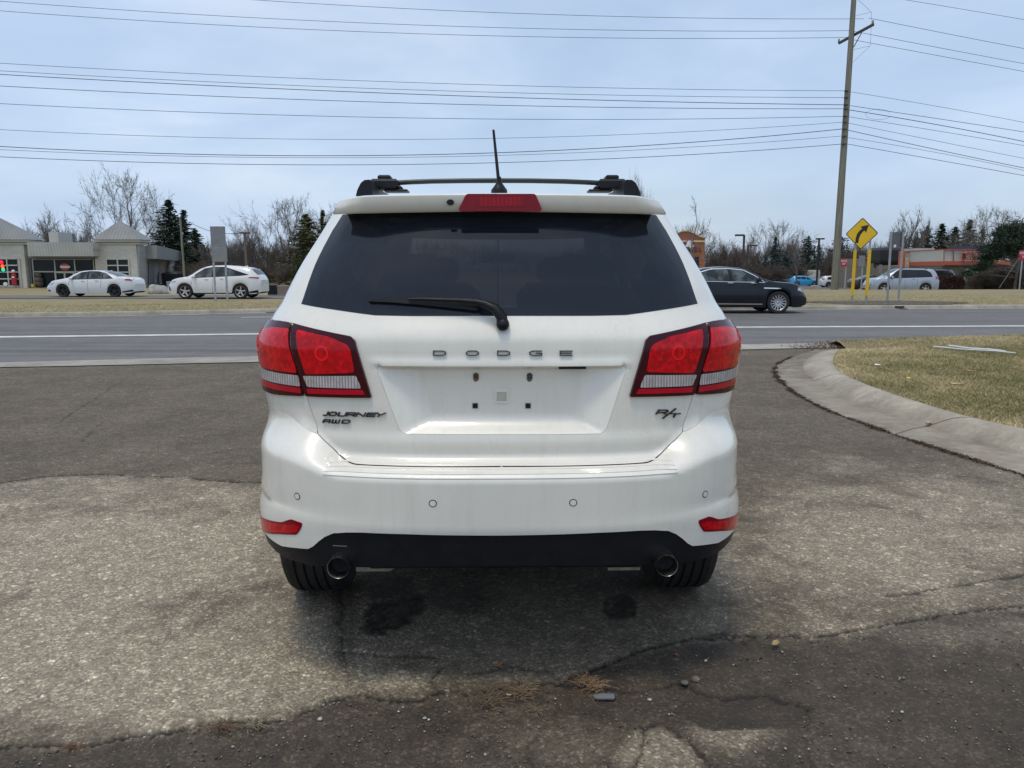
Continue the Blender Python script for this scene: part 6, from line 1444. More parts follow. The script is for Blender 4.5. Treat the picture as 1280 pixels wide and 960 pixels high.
# side wing of the shop running back
Df, Dk = DB+1.2, DB+38
def quadwall(name, mat, pts, th=.25):
    V = [B.P(x, y, D) for x, y, D in pts]; m = MB(); n = len(V); V2 = [(x-th*1.0, y+th*.2, z) for x, y, z in V]
    m.add(V+V2, [tuple(range(n)), tuple(range(2*n-1, n-1, -1))]+[(i, i+n, (i+1) % n+n, (i+1) % n) for i in range(n)]); return m.build(name, mat, shop)
quadwall('tower_side', M_blockg, [(174.2, 306, DB), (182.5, 307.2, Df), (182.5, 358, Df), (174.2, 360, DB)], .2)
quadwall('side_wall', M_blockg, [(182.6, 308.5, Df), (216, 314.8, DB+20.5), (229.5, 318.3, Dk), (229.5, 349, Dk), (182.6, 358, Df)])
m = MB(); V = [B.P(182.6, 306.6, Df-.0), B.P(215.5, 314.0, DB+20), B.P(215.5, 326.5, DB+20), B.P(182.6, 323.5, Df)]; V2 = [(x+.9, y, z) for x, y, z in V]; m.add(V+V2, [(0, 1, 2, 3), (7, 6, 5, 4), (0, 4, 5, 1), (1, 5, 6, 2), (2, 6, 7, 3), (3, 7, 4, 0)]); m.build('side_fascia', plain('fascia_shaded', (.27, .275, .275), .8), shop)  # side fascia colour darkened to carry the shade of this face
for (x0, x1, d0, d1, nm) in ((184.2, 190.5, Df+1, Df+4.2, 'side_door'), (196.5, 199, Df+8, Df+9.3, 'door')):
    V = [B.P(x0, 327, d0), B.P(x1, 328, d1), B.P(x1, 353, d1), B.P(x0, 355, d0)]; V = [(x+.08, y, z) for x, y, z in V]; V2 = [(x+.08, y, z) for x, y, z in V]; m = MB(); m.add(V+V2, [(0, 1, 2, 3), (7, 6, 5, 4), (0, 4, 5, 1), (1, 5, 6, 2), (2, 6, 7, 3), (3, 7, 4, 0)]); m.build(nm, M_trimg, shop)
o = root('covered_grill', 'large black covered stack at the side wall of the pale shop', 'covered goods', tuple(Vector(AT(216, 356, DB+6))-Vector((0, 0, 0)))); o.location.z = zgL
m = MB(); m.box((0, 0, .62), (1.5, 1.2, 1.25), taper=.82, bev=.12); m.box((.15, 0, 1.15), (1.1, 1.0, .35), bev=.1); m.build('cover', plain('black_tarp', (.010, .014, .018), .6, bump=.6, bscale=5), o)
bx_ = AT(213, 357, DB+3); m = MB(); m.box((0, 0, .25), (.5, .4, .5), bev=.02); tag(m.build('white_box', plain('box_white', (.45, .47, .50), .6), loc=(bx_[0], DB+3, zgL)), 'small white box in front of the black covered stack', 'box')
# brick restaurant behind the crossover's right pillar
DT = 74.0; c_ = AT(850, 340, DT); ztb = float(zt(c_[0], DT)); o = root('brick_restaurant', 'orange brick building with curved cream topped gable behind the black sedan', 'building', (c_[0], DT, ztb)); T = PB(o)
M_brick = wall_mat('orange_brick', (.33, .145, .085), .22, .075, 1.3, .25); M_cream = plain('cream_trim', (.62, .50, .30), .7)
prof = [(820, 360), (820, 300), (838, 298), (846, 291.8), (854, 288.6), (861, 288.6), (868, 291.5), (875, 295.6), (881, 296.8), (881, 360)]
def plate(name, mat, pts, D, th, par): m = MB(); q = [T.P(x, y, D) for x, y in pts]; m.prism([(p[0], p[2] if pts[i][1] < 359 else -.2) for i, p in enumerate(q)], D-T.l[1], D-T.l[1]+th, lambda u, v, h: (u, h, v)); return m.build(name, mat, par)
plate('wall', M_brick, prof, DT, 9, o)
tp = prof[1:-1]; plate('coping', M_cream, [(x, y-1.0) for x, y in tp]+[(x, y+.6) for x, y in tp[::-1]], DT-.15, .5, o); T.box('string_course', M_cream, 820, 881.4, 300.5, 302.6, DT-.08, .3)
T.box('window', M_shopglass, 868, 873.5, 321, 333, DT-.05, .2)
bl_ = [(-.5, -.42), (-.56, -.30), (-.40, -.10), (-.34, .22), (-.16, .42), (.16, .42), (.34, .22), (.40, -.10), (.56, -.30), (.5, -.42)]
q = T.P(862, 304.5, DT-.25); s_ = .72
m = MB(); m.prism([(q[0]+u*s_*1.22, q[2]+v*s_*1.22) for u, v in bl_], q[1], q[1]+.08, lambda u, v, h: (u, h, v)); pl = m.build('emblem', plain('emblem_purple', (.22, .08, .30), .5), o)
m = MB(); m.prism([(q[0]+u*s_, q[2]+v*s_) for u, v in bl_], q[1]-.05, q[1]-.01, lambda u, v, h: (u, h, v)); m.lathe([(0, -.06), (.15, -.05), (.15, .0)], c=(q[0]+.16, q[1]-.02, q[2]-.36), n=12, axis='y'); m.build('emblem_face', M_whi, pl)
put_text('lettering', 'BELL', .62, plain('letter_brown', (.08, .05, .06), .6), o, T.P(869, 312, DT-.1), ext=.03, bold=.012)
# coffee building
DCf = 63.0; c_ = AT(1180, 359, DCf); zc_ = float(zt(c_[0], DCf)); o = root('coffee_shop', 'tan building with orange bordered white fascia and coffee lettering at right', 'building', (c_[0], DCf, zc_)); T = PB(o)
M_or = plain('orange_trim', (.50, .115, .055), .5, var=.08); M_panel = plain('fascia_panel', (.52, .52, .47), .6, var=.08); M_tan = wall_mat('tan_block', (.26, .215, .165), .4, .2)
xs_ = [(1138, 314.0, 67.0), (1180, 311.6, DCf), (1262, 311.6, 63.6)]
def seg(name, mat, x0, y0a, y0b, D0, x1, y1a, y1b, D1, off=0.0, th=.3, par=o, gz=False):
    a, b, c, d = T.P(x0, y0a, D0), T.P(x1, y1a, D1), T.P(x1, y1b, D1), T.P(x0, y0b, D0)
    if gz: c = (c[0], c[1], -.2); d = (d[0], d[1], -.2)
    V = [(p[0], p[1]-off, p[2]) for p in (a, b, c, d)]; V2 = [(p[0], p[1]+th, p[2]) for p in V]; m = MB(); m.add(V+V2, [(0, 3, 2, 1), (4, 5, 6, 7), (0, 1, 5, 4), (1, 2, 6, 5), (2, 3, 7, 6), (3, 0, 4, 7)]); return m.build(name, mat, par)
seg('wall', M_tan, 1138, 332, 359, 67, 1180, 331, 359, DCf, -.25, 6, gz=True); seg('wall', M_tan, 1180, 331, 359, DCf, 1270, 331, 359, 63.6, -.25, 6, gz=True)
seg('fascia', M_panel, 1138, 314.2, 328, 67, 1180, 312, 327, DCf); seg('fascia', M_panel, 1180, 312, 327, DCf, 1262, 312, 327, 63.6)
seg('orange_band', M_or, 1137.5, 327.4, 332.2, 67, 1180, 326.4, 331.4, DCf, .12, .5); seg('orange_band', M_or, 1180, 326.4, 331.2, DCf, 1262, 326.4, 331.2, 63.6, .12, .5)
seg('orange_edge', M_or, 1137.5, 313.4, 314.6, 67, 1180, 311.3, 312.5, DCf, .10, .5); seg('orange_edge', M_or, 1180, 311.3, 312.5, DCf, 1262, 311.5, 312.7, 63.6, .10, .5)
seg('dark_soffit', M_trimg, 1138, 332.2, 333.2, 67, 1180, 331.4, 332.4, DCf, .05, .5); seg('dark_soffit', M_trimg, 1180, 331.2, 332.2, DCf, 1262, 331.2, 332.2, 63.6, .05, .5)
for x in (1147, 1157, 1168.5): t_ = (x-1138)/42; seg('mullion', M_or, x-.25, 314-1.8*t_, 328, 67-4*t_, x+.25, 314-1.8*t_, 328, 67-4*t_-.02, .04, .1)
for x in (1180, 1192, 1204.5, 1216, 1228): seg('mullion', M_or, x-.3, 312, 327, DCf, x+.3, 312, 327, DCf, .05, .1)
T.box('stone_pier', plain('stone_veneer', (.50, .46, .36), .9, var=.45, scale=5, bump=.6, bscale=8), 1130.5, 1137.5, 315, 360, 67.2, .8, ground=True); T.box('pier_edge', M_or, 1129.6, 1138, 313.8, 315, 67.1, .9); T.box('pier_edge', M_or, 1129.4, 1130.4, 315, 338, 67.1, .8)
T.box('door', M_shopglass, 1168.3, 1175, 338, 350, 63.9, .3); T.window(1206, 1222, 337, 351, 63.15, [1214], [], .1, plain('green_glass', (.25, .36, .33), .15), name='window')
T.box('roof_unit', plain('roof_unit_white', (.45, .45, .44), .6), 1144, 1168, 310.3, 314, 70, 2); T.box('roof_unit', plain('roof_unit_blue', (.05, .06, .10), .7), 1209, 1240, 307, 312, 70, 3)
q = T.P(1205, 320.2, DCf-.08); lg = MB(); lg.box(q, (.36, .05, .60), bev=.02); lo_ = lg.build('logo_block', M_or, o); put_text('lettering', 'B', .55, plain('logo_dark', (.10, .02, .03), .6), lo_, (q[0], q[1]-.04, q[2]), ext=.01, bold=.015)
put_text('lettering', 'BIGGBY\nCOFFEE', .46, plain('letter_red', (.42, .06, .03), .5), o, T.P(1219.2, 320.3, DCf-.09), ext=.03, bold=.0, spacing=.82, xs=.88)
# dark canopy beside it and the tan building behind
c_ = AT(1116, 345, 78); o = root('drive_through_canopy', 'black rounded canopy structure behind the grey sign posts', 'canopy', (c_[0], 78, float(zt(c_[0], 78)))); T = PB(o)
T.box('hood', plain('canopy_black', (.014, .015, .017), .6), 1101.5, 1131, 309.5, 329, 78, 3, bev=.25); T.box('lower_hood', M_blackpl, 1103, 1128, 327, 336, 78.6, 2, bev=.2); T.box('back_wall', plain('canopy_grey', (.22, .23, .22), .8), 1106, 1126, 330, 360, 79.5, 1, ground=True); T.box('pier', M_blackpl, 1103.5, 1106.5, 334, 360, 78.5, .6, ground=True)
c_ = AT(1088, 345, 92); o = root('tan_building', 'low tan building with orange roof edge behind the yellow sign', 'building', (c_[0], 92, float(zt(c_[0], 92)))); T = PB(o)
T.box('wall', M_tan, 1076, 1112, 323, 360, 92, 8, ground=True); T.box('roof_edge', M_or, 1076, 1112, 321.6, 323.4, 91.8, .4); T.box('window', M_trimg, 1081, 1084, 334, 346, 91.9, .2)

# ------------------------------------------------------------------ trees
def tubes_mesh(name, segs, n=4):
    """segs: array (k,8) p0 p1 r0 r1 -> one mesh of tapered prisms"""
    s_ = np.asarray(segs, float); p0, p1, r0, r1 = s_[:, :3], s_[:, 3:6], s_[:, 6], s_[:, 7]
    d = p1-p0; d /= np.linalg.norm(d, axis=1, keepdims=True)+1e-9; up = np.where(np.abs(d[:, 2:3]) < .9, np.array([[0, 0, 1.]]), np.array([[1., 0, 0]])); u = np.cross(d, up); u /= np.linalg.norm(u, axis=1, keepdims=True)+1e-9; w_ = np.cross(d, u)
    out = []
    big = r0 > .05
    Vs, Fs, b = [], [], 0
    for sel, nn in ((big, 6), (~big, 3)):
        if not sel.any(): continue
        q = np.arange(nn)*2*math.pi/nn; c, si = np.cos(q), np.sin(q)
        ring = u[sel, None]*c[None, :, None]+w_[sel, None]*si[None, :, None]
        A = p0[sel, None]+ring*r0[sel, None, None]; Bv = p1[sel, None]+ring*r1[sel, None, None]; V = np.concatenate([A, Bv], 1); k = len(V)
        F = np.array([(i, (i+1) % nn, nn+(i+1) % nn, nn+i) for i in range(nn)]); F = (F[None]+np.arange(k)[:, None, None]*2*nn+b).reshape(-1, 4)
        Vs.append(V.reshape(-1, 3)); Fs.append(F); b += k*2*nn
    return mesh_from(name, np.vstack(Vs), np.vstack(Fs), True)
def grow(seed, H, spread=.5, trunk=.25, levels=6, r0=.22, up=.35, kids=(2, 3), multi=1, twig=.010, lenf=.80, tw=.5):
    rg = np.random.default_rng(seed); T_, Cw = [], []
    def rec(p, d, L, r, lv):
        k = 3 if lv > 2 else 2; q = p.copy(); dd_ = d.copy(); pts = [q.copy()]
        for i in range(k):
            dd_ = dd_+rg.normal(0, .10+.05*(lv < 3), 3); dd_[2] += up*.10; dd_ /= np.linalg.norm(dd_); q = q+dd_*L/k; pts.append(q.copy())
        r1 = r*.62
        for i in range(k):
            a = r+(r1-r)*i/k; b = r+(r1-r)*(i+1)/k; (T_ if lv >= levels-0 else Cw).append((*pts[i], *pts[i+1], a, b))
        if lv <= 0: return
        n = rg.integers(kids[0], kids[1]+1)+(1 if lv == levels else 0); az0 = rg.random()*6.28
        for j in range(n):
            t = 1.0 if j == 0 else .45+.5*rg.random(); base_ = pts[-1] if j == 0 else pts[int(t*k)]*1.0
            e1 = np.cross(dd_, [0.3, .2, .93] if abs(dd_[2]) < .8 else [1, 0, 0]); e1 /= np.linalg.norm(e1); e2 = np.cross(dd_, e1); qa = az0+2*math.pi*j/n+rg.normal(0, .35); ax = e1*math.cos(qa)+e2*math.sin(qa); ang = spread*(.45+.6*rg.random())*(.5 if j == 0 else 1.15)
            nd = dd_*math.cos(ang)+ax*math.sin(ang); nd[2] += up*.25; nd /= np.linalg.norm(nd)
            rec(base_, nd, L*lenf*(.75+.4*rg.random()), max(r1*(.9 if j == 0 else .68), twig), lv-1)
        if lv <= 4:
            for _ in range(6):
                b = pts[rg.integers(0, k+1)]; nd = dd_+rg.normal(0, tw, 3); nd /= np.linalg.norm(nd); e = b+nd*L*.55*(.5+rg.random()); Cw.append((*b, *e, twig, twig*.5))
    for m_ in range(multi):
        d = np.array([rg.normal(0, .22)*(multi > 1), rg.normal(0, .22)*(multi > 1), 1.]); d /= np.linalg.norm(d)
        rec(np.array([rg.normal(0, .15)*(multi > 1), rg.normal(0, .15)*(multi > 1), -.1]), d, trunk*H, r0/(multi**.5), levels)
    T_, Cw = np.array(T_), np.array(Cw); h = Cw[:, 5].max(); f = H/h; T_[:, :6] *= f; Cw[:, :6] *= f
    return T_, Cw
def bark(name, c1, c2):
    t = NT(name); v = t.coord(); t.set(Base_Color=t.ramp(t.noise(v, 1.4, 5, .7), [(.3, c1), (.7, c2)]), Roughness=.95); t.b.inputs['Specular IOR Level'].default_value = .1; return t.m
BK = [bark('bark_grey', (.13, .115, .10), (.24, .215, .19)), bark('bark_brown', (.095, .078, .066), (.175, .145, .12)), bark('bark_pale', (.22, .20, .17), (.36, .33, .29))]
def place_tree(px, ytop, D, proto, label, mat, scale_w=1.0, name='bare_tree', group='bare trees', rz=0.0, cat='tree'):
    T_, Cw, H0 = proto[:3]; a = AT(px, ytop, D); zg = float(zt(a[0], D)); H = a[2]-zg; k = H/H0
    o = root(name, label, cat, (a[0], D, zg), rz, group); o.scale = (k*scale_w, k*scale_w, k)
    if 'mt' not in proto[3]: proto[3]['mt'] = tubes_mesh('trunk', T_); proto[3]['mc'] = tubes_mesh('crown', Cw)
    for nm, key in (('trunk', 'mt'), ('crown', 'mc')):
        me = proto[3][key]; 
        if len(me.materials) == 0: me.materials.append(None)
        ob = bpy.data.objects.new(nm, me); C.objects.link(ob); ob.parent = o; ob.material_slots[0].link = 'OBJECT'; ob.material_slots[0].material = mat
    return o
def P_(seed, H, **kw): t_, c = grow(seed, H, **kw); return [t_, c, H, {}]
pr_round = P_(35, 12, spread=.62, trunk=.20, levels=7, r0=.30, up=.28, kids=(2, 3), lenf=.80)
pr_round2 = P_(28, 12, spread=.52, trunk=.18, levels=7, r0=.24, up=.38, kids=(2, 3), lenf=.80)
pr_tall = P_(5, 12, spread=.42, trunk=.26, levels=7, r0=.20, up=.55, kids=(2, 3), lenf=.80)
pr_multi = P_(8, 9, spread=.40, trunk=.22, levels=6, r0=.20, up=.5, kids=(2, 3), multi=4, lenf=.84)
pr_col = P_(14, 9, spread=.18, trunk=.14, levels=6, r0=.13, up=1.2, kids=(2, 3), lenf=.86, tw=.2)
pr_slim = P_(21, 7, spread=.75, trunk=.40, levels=4, r0=.09, up=.5, kids=(2, 3), lenf=.62)
pr_bush = P_(31, 3, spread=.55, trunk=.24, levels=5, r0=.06, up=.25, kids=(2, 3), multi=6, lenf=.86, twig=.008)
pr_bush2 = P_(33, 3, spread=.7, trunk=.22, levels=5, r0=.05, up=.1, kids=(2, 3), multi=7, lenf=.88, twig=.008)
print('segs', [len(p[1]) for p in (pr_round, pr_round2, pr_tall, pr_multi, pr_col, pr_slim, pr_bush, pr_bush2)])
TR = [(152, 203, 94, pr_round, 0, .76, 'tallest bare tree, wide branching, rising behind the right shop tower'), (62, 250, 92, pr_multi, 0, .95, 'bare many-stemmed tree behind the shop roof unit'), (30, 268, 96, pr_multi, 0, .8, 'bare tree showing behind the left pyramid roof'),
      (112, 262, 98, pr_tall, 0, .9, 'bare tree left of the tallest one, behind the canopy of the shop'), (187, 255, 104, pr_round2, 0, .8, 'bare tree between the tallest tree and the dark firs'), (90, 275, 108, pr_round2, 1, .9, 'low bare tree behind the middle of the shop'),
      (354, 238, 76, pr_round, 0, 1.0, 'large bare spreading tree left of the white crossover roof'), (318, 262, 76, pr_round2, 0, 1.0, 'narrow bare tree above the brown two headed lamp post'), (404, 246, 80, pr_round2, 0, 1.1, 'bare tree directly left of the crossover roof corner'),
      (288, 300, 84, pr_multi, 1, .8, 'low brown bare tree right of the grey sign back'), (383, 262, 86, pr_multi, 0, .8, 'bare tree behind the olive cedar'),
      (805, 207, 82, pr_col, 2, .8, 'slender upright bare tree above the right roof rail of the crossover'), (814, 236, 84, pr_col, 2, .6, 'short upright bare tree right beside the slender one'), (870, 243, 66, pr_slim, 0, 1.0, 'slim young bare tree in front of the orange brick building'),
      (842, 276, 100, pr_round2, 0, .8, 'bare tree behind the left half of the brick building'), (867, 272, 105, pr_round, 1, .8, 'bare tree behind the right half of the brick building'),
      (898, 288, 92, pr_multi, 1, .9, 'brown bare tree just right of the brick building'), (915, 293, 98, pr_multi, 1, .9, 'brown bare tree left of the tall brown lamp post'), (938, 290, 104, pr_tall, 1, 1.0, 'brown bare tree behind the two brown lamp posts'),
      (971, 271, 134, pr_round, 0, 1.05, 'broad bare tree with rounded crown above the blue-green fir'), (1000, 290, 108, pr_round2, 0, .9, 'bare tree behind the dark fir left of the wooden pole'),
      (1072, 292, 100, pr_multi, 1, .9, 'brown bare tree behind the yellow diamond sign'), (1093, 294, 104, pr_multi, 0, .9, 'bare tree between the yellow sign and the small grey sign'), (1110, 290, 110, pr_tall, 1, 1.0, 'bare tree behind the grey sign on leaning posts'),
      (1139, 254, 84, pr_col, 0, 1.7, 'vase shaped bare tree above the left end of the orange fascia'), (1172, 276, 104, pr_round2, 0, .7, 'small bare tree above the firs, left of two'), (1190, 274, 108, pr_round2, 0, .7, 'small bare tree above the firs, right of two'),
      (1257, 250, 74, pr_round, 0, 1.15, 'big pale bare tree at the right edge above the pine'), (1240, 292, 80, pr_multi, 1, .9, 'brown bare tree between the fir and the big pale tree'), (1294, 262, 88, pr_tall, 1, 1.0, 'bare tree cut by the right edge of the photo'),
      (1035, 300, 134, pr_multi, 1, 1.1, 'brown bare tree just left of the wooden pole'), (1050, 296, 112, pr_multi, 1, 1.1, 'brown bare tree right behind the wooden pole'),
      (1205, 331, 60, pr_slim, 1, 1.3, 'small bare ornamental tree before the coffee building window'), (1095, 330, 66, pr_slim, 1, 1.2, 'small bare tree between the yellow posts and the black canopy'), (1027, 318, 126, pr_slim, 1, 1.0, 'thin brown tree by the tall dark lamp post')]
for i, (px_, yt_, D_, pr, mi, sw, lab) in enumerate(TR): place_tree(px_, yt_, D_, pr, lab, BK[mi], sw, rz=i*1.3)
# brush: brown leafless thickets
def thicket(label, x0, x1, ytop, D, n, mi, seed, kind='bare_shrub'):
    rg = np.random.default_rng(seed)
    for i in range(n):
        px_ = x0+(x1-x0)*(i+.5)/n+rg.normal(0, 1.5); d = D+rg.uniform(-4, 4)
        sub = 'nearest' if False else None
        o = place_tree(px_, ytop+rg.uniform(-4, 7), d, (pr_bush if i % 2 else pr_bush2), label, BK[mi], 1.25, 'bare_shrub', label.split(',')[0]+' row', rz=rg.uniform(0, 6), cat='shrub')
thicket('dense brown leafless shrub, one of the thicket left of the white crossover', 236, 410, 322, 70, 22, 1, 1)
thicket('tall brown leafless shrub, one of the far thicket behind the black sedan', 884, 1000, 322, 127, 16, 1, 2)
thicket('dark brown leafless shrub, one of those behind the far parked cars', 1000, 1100, 324, 134, 14, 1, 3)
thicket('reddish brown leafless shrub, one of those below the pine at right', 1224, 1300, 327, 60, 16, 1, 4)
thicket('low reddish shrub, one of those at the side wall of the pale shop', 190, 203, 351, DB+3, 3, 1, 5)
def saplings(label, x0, x1, ytop, D, n, mi, seed):
    rg = np.random.default_rng(seed)
    for i in range(n):
        place_tree(x0+(x1-x0)*(i+.5)/n+rg.normal(0, 2), ytop+rg.uniform(-7, 9), D+rg.uniform(-5, 5), (pr_multi, pr_tall, pr_round2)[i % 3], label, BK[mi], 1.05, 'bare_tree', label.split(',')[0]+' row', rz=rg.uniform(0, 6))
saplings('brown leafless young tree, one of the dense row left of the white crossover', 258, 425, 292, 80, 18, 0, 11)
saplings('brown leafless young tree, one of the row behind the black sedan', 886, 1004, 302, 135, 12, 1, 12)
saplings('brown leafless young tree, one of the row behind the yellow sign', 1034, 1130, 303, 138, 10, 1, 13)
saplings('grey leafless young tree, one of the row behind the pale shop', 8, 196, 287, 106, 9, 0, 14)
saplings('brown leafless young tree, one of the row at the right edge', 1226, 1296, 300, 84, 7, 1, 15)
# conifers
def conifer_mesh(seed, H, R, whorls=90, per=5, nt=26, droop=.18, full=.9, irr=.15):
    rg = np.random.default_rng(seed); V = []; W = []
    for i in range(whorls):
        ph_ = rg.random()*6.28
        t = (i+rg.random())/whorls; z = H*(.04+.95*t); rad = R*(1-t)**full*(1+irr*rg.normal())+.06
        for j in range(per):
            q = rg.random()*6.283; l_ = rad*(.50+.62*rg.random())*(1+.15*math.sin(3*q+i*.05)); z = H*(.04+.95*(i+rg.random()*2-.5)/whorls); dz = -droop*l_*(1-.7*t)
            m_ = max(5, int(nt*l_/R)); s_ = rg.random(m_)**.75
            cx = np.cos(q)*l_*s_; cy = np.sin(q)*l_*s_; cz = z+dz*s_*1.3+.10*l_*s_**2
            wdt = (.22*(1-s_)+.09)*l_+.06; off = rg.normal(0, .5, (m_, 3))*wdt[:, None]*np.array([1, 1, .45])
            c = np.stack([cx, cy, cz], -1)+off; sz = (.10+.16*rg.random(m_))*(.6+.4*R/2.2)
            a1 = rg.normal(0, 1, (m_, 3)); a1[:, 2] *= .5; a1 += np.array([math.cos(q), math.sin(q), -.2])*1.2; a1 /= np.linalg.norm(a1, axis=1, keepdims=True); a2 = np.cross(a1, rg.normal(0, 1, (m_, 3))); a2 /= np.linalg.norm(a2, axis=1, keepdims=True)
            V.append(np.stack([c-a1*sz[:, None], c+a2*sz[:, None]*.34, c+a1*sz[:, None]*1.1, c-a2*sz[:, None]*.34], 1).reshape(-1, 3)); W.append(np.repeat(rg.random(m_), 4))
    V = np.vstack(V); F = np.arange(len(V)).reshape(-1, 4); me = mesh_from('crown', V, F); add_attr(me, 'tone', np.concatenate(W)); return me
def needle(name, c1, c2, c3):
    t = NT(name); t.set(Base_Color=t.ramp(t.attr('tone'), [(0.0, c1), (.6, c2), (1.0, c3)]), Roughness=.8); t.b.inputs['Specular IOR Level'].default_value = .2; return t.m
NM = [needle('needles_dark', (.014, .028, .018), (.030, .052, .032), (.060, .085, .050)), needle('needles_blue', (.030, .050, .045), (.065, .095, .085), (.12, .155, .14)), needle('needles_olive', (.040, .048, .020), (.075, .080, .032), (.12, .12, .055))]
CM = [(conifer_mesh(1, 10, 2.6), 10), (conifer_mesh(2, 10, 2.1, per=4, irr=.28), 10), (conifer_mesh(3, 10, 3.6, whorls=64, per=5, full=.55, droop=.05, irr=.30), 10), (conifer_mesh(4, 8, 2.4, whorls=80, per=5, full=.65, irr=.25), 8)]
def fir(px, ytop, D, k, mi, label, w_=1.0, rz=0.0, name='fir_tree', group='dark evergreen trees', lift=0.0):
    me, H0 = CM[k]; a = AT(px, ytop, D); zg = float(zt(a[0], D)); H = a[2]-zg; s_ = H/H0; o = root(name, label, 'evergreen tree', (a[0], D, zg), rz, group); o.scale = (s_*w_*1.3, s_*w_*1.3, s_)
    if len(me.materials) == 0: me.materials.append(None)
    ob = bpy.data.objects.new('crown', me); C.objects.link(ob); ob.parent = o; ob.material_slots[0].link = 'OBJECT'; ob.material_slots[0].material = NM[mi]
    m = MB(); m.tube([(0, 0, 0), (0, 0, H0*.6), (0, 0, H0*.97)], [.16, .09, .02], n=6); m.build('trunk', BK[1], o); return o
FT = [(210, 249, 92, 0, 0, 1.25, 'tallest dark fir, right of the tallest bare tree'), (229, 262, 94, 1, 0, 1.3, 'narrow dark fir directly behind the short pale pole'), (243, 287, 84, 3, 0, 1.15, 'dense low dark evergreen right of the short pale pole'), (222, 290, 97, 3, 0, 1.0, 'dense dark evergreen between the two firs'), (253, 306, 86, 3, 0, .8, 'smallest dark evergreen left of the grey sign back'),
      (383, 268, 68, 3, 2, 1.05, 'olive green cedar beside the left edge of the white crossover'), (403, 262, 72, 1, 2, .9, 'narrow olive cedar touching the crossover roof corner'), (372, 312, 66, 3, 2, .7, 'lowest olive cedar beside the crossover'),
      (970, 296, 128, 0, 1, .95, 'blue-green fir below the broad rounded bare tree'), (986, 306, 126, 3, 1, .9, 'bushy blue-green fir left of the tall dark lamp post'), (957, 318, 128, 3, 1, .7, 'low blue-green fir behind the roof of the black sedan'),
      (1011, 295, 130, 2, 0, .62, 'dark spreading fir behind the tall dark lamp post'), (1024, 305, 132, 2, 0, .5, 'dark fir between dark lamp post and wooden pole'), (1050, 293, 136, 2, 0, .75, 'dark pine behind the wooden pole'), (1068, 310, 136, 2, 0, .6, 'dark pine behind the left yellow post'),
      (1160, 282, 92, 2, 0, .55, 'dark fir above the orange fascia, first from the left'), (1178, 279, 94, 0, 0, 1.1, 'dark fir above the orange fascia, second from the left'), (1195, 284, 96, 3, 0, .9, 'dark fir above the orange fascia, third from the left'), (1213, 274, 92, 0, 0, 1.0, 'pointed dark fir above the coffee lettering'), (1229, 285, 95, 1, 0, 1.1, 'narrow dark fir right of the pointed one'), (1146, 296, 98, 3, 0, .9, 'low dark fir behind the left end of the orange fascia')]
for i, (px_, yt_, D_, k, mi, w_, lab) in enumerate(FT): fir(px_, yt_, D_, k, mi, lab, w_, i*1.1)
# irregular pine at the right edge: trunk, limbs and needle pads
rg = np.random.default_rng(77); DPn = 57.0; a = AT(1268, 360, DPn); zg = float(zt(a[0], DPn)); o = root('pine_tree', 'irregular dark pine with drooping limbs before the coffee building at right', 'evergreen tree', (a[0], DPn, zg), 0, 'dark evergreen trees')
m = MB(); m.tube([(0, 0, 0), (.1, 0, 2.2), (-.1, 0, 4.4), (.15, 0, 5.4)], [.12, .10, .07, .03], n=8)
pads = [(1262, 287, 12, 8), (1248, 293, 10, 5), (1276, 296, 14, 8), (1256, 303, 16, 6), (1240, 312, 14, 5), (1270, 310, 16, 7), (1238, 323, 10, 4), (1249, 320, 16, 4), (1226, 335, 10, 4), (1234, 329, 9, 4), (1214, 342, 7, 3.5), (1246, 309, 8, 3), (1285, 285, 10, 8), (1290, 310, 12, 10)]
V = []; W = []
for (x, y, rx, ry) in pads:
    c = AT(x, y, DPn); c = np.array([c[0]-a[0], rg.normal(0, .5), c[2]-zg]); kx, kz = rx/960*DPn, ry/960*DPn; n = int(190*rx*ry/12)
    P = rg.normal(0, .5, (n, 3))*np.array([kx, kx*.9, kz])+c; a1 = rg.normal(0, 1, (n, 3)); a1 /= np.linalg.norm(a1, axis=1, keepdims=True); a2 = np.cross(a1, rg.normal(0, 1, (n, 3))); a2 /= np.linalg.norm(a2, axis=1, keepdims=True); sz = (.06+.09*rg.random(n))[:, None]
    V.append(np.stack([P-a1*sz*1.3, P+a2*sz*.22, P+a1*sz*1.3, P-a2*sz*.22], 1).reshape(-1, 3)); W.append(np.repeat(rg.random(n), 4))
    m.tube([(0, 0, min(5.2, max(.8, c[2]-.3))), tuple(c*np.array([.5, .5, 1])+np.array([0, 0, -.1])), tuple(c)], [.06, .04, .015], n=5)
m.build('trunk', BK[1], o); V = np.vstack(V); me = mesh_from('crown', V, np.arange(len(V)).reshape(-1, 4)); add_attr(me, 'tone', np.concatenate(W)); link('crown', me, NM[0], o)
# clipped hedge
hA, hB = AT(1166.5, 359.5, 55.5), AT(1201, 359.5, 55.5); zg = float(zt(hA[0], 55.5)); hw = (hB[0]-hA[0])/2; n = 9000
P = rg.random((n, 3))*2-1; nrm = np.max(np.abs(P)**1.0, axis=1, keepdims=True); P = P/nrm*(.86+.14*rg.random((n, 1))); P = np.sign(P)*np.abs(P)**1.0; q = np.linalg.norm(P/np.array([1.25, 1.25, 1.25]), axis=1, keepdims=True); P = P/np.maximum(1, q)
hh = AT(1180, 344.5, 55.5)[2]-zg; P = P*np.array([hw, .7, hh/2])+np.array([0, 0, hh/2]); a1 = rg.normal(0, 1, (n, 3)); a1 /= np.linalg.norm(a1, axis=1, keepdims=True); a2 = np.cross(a1, rg.normal(0, 1, (n, 3))); a2 /= np.linalg.norm(a2, axis=1, keepdims=True); sz = (.03+.05*rg.random(n))[:, None]
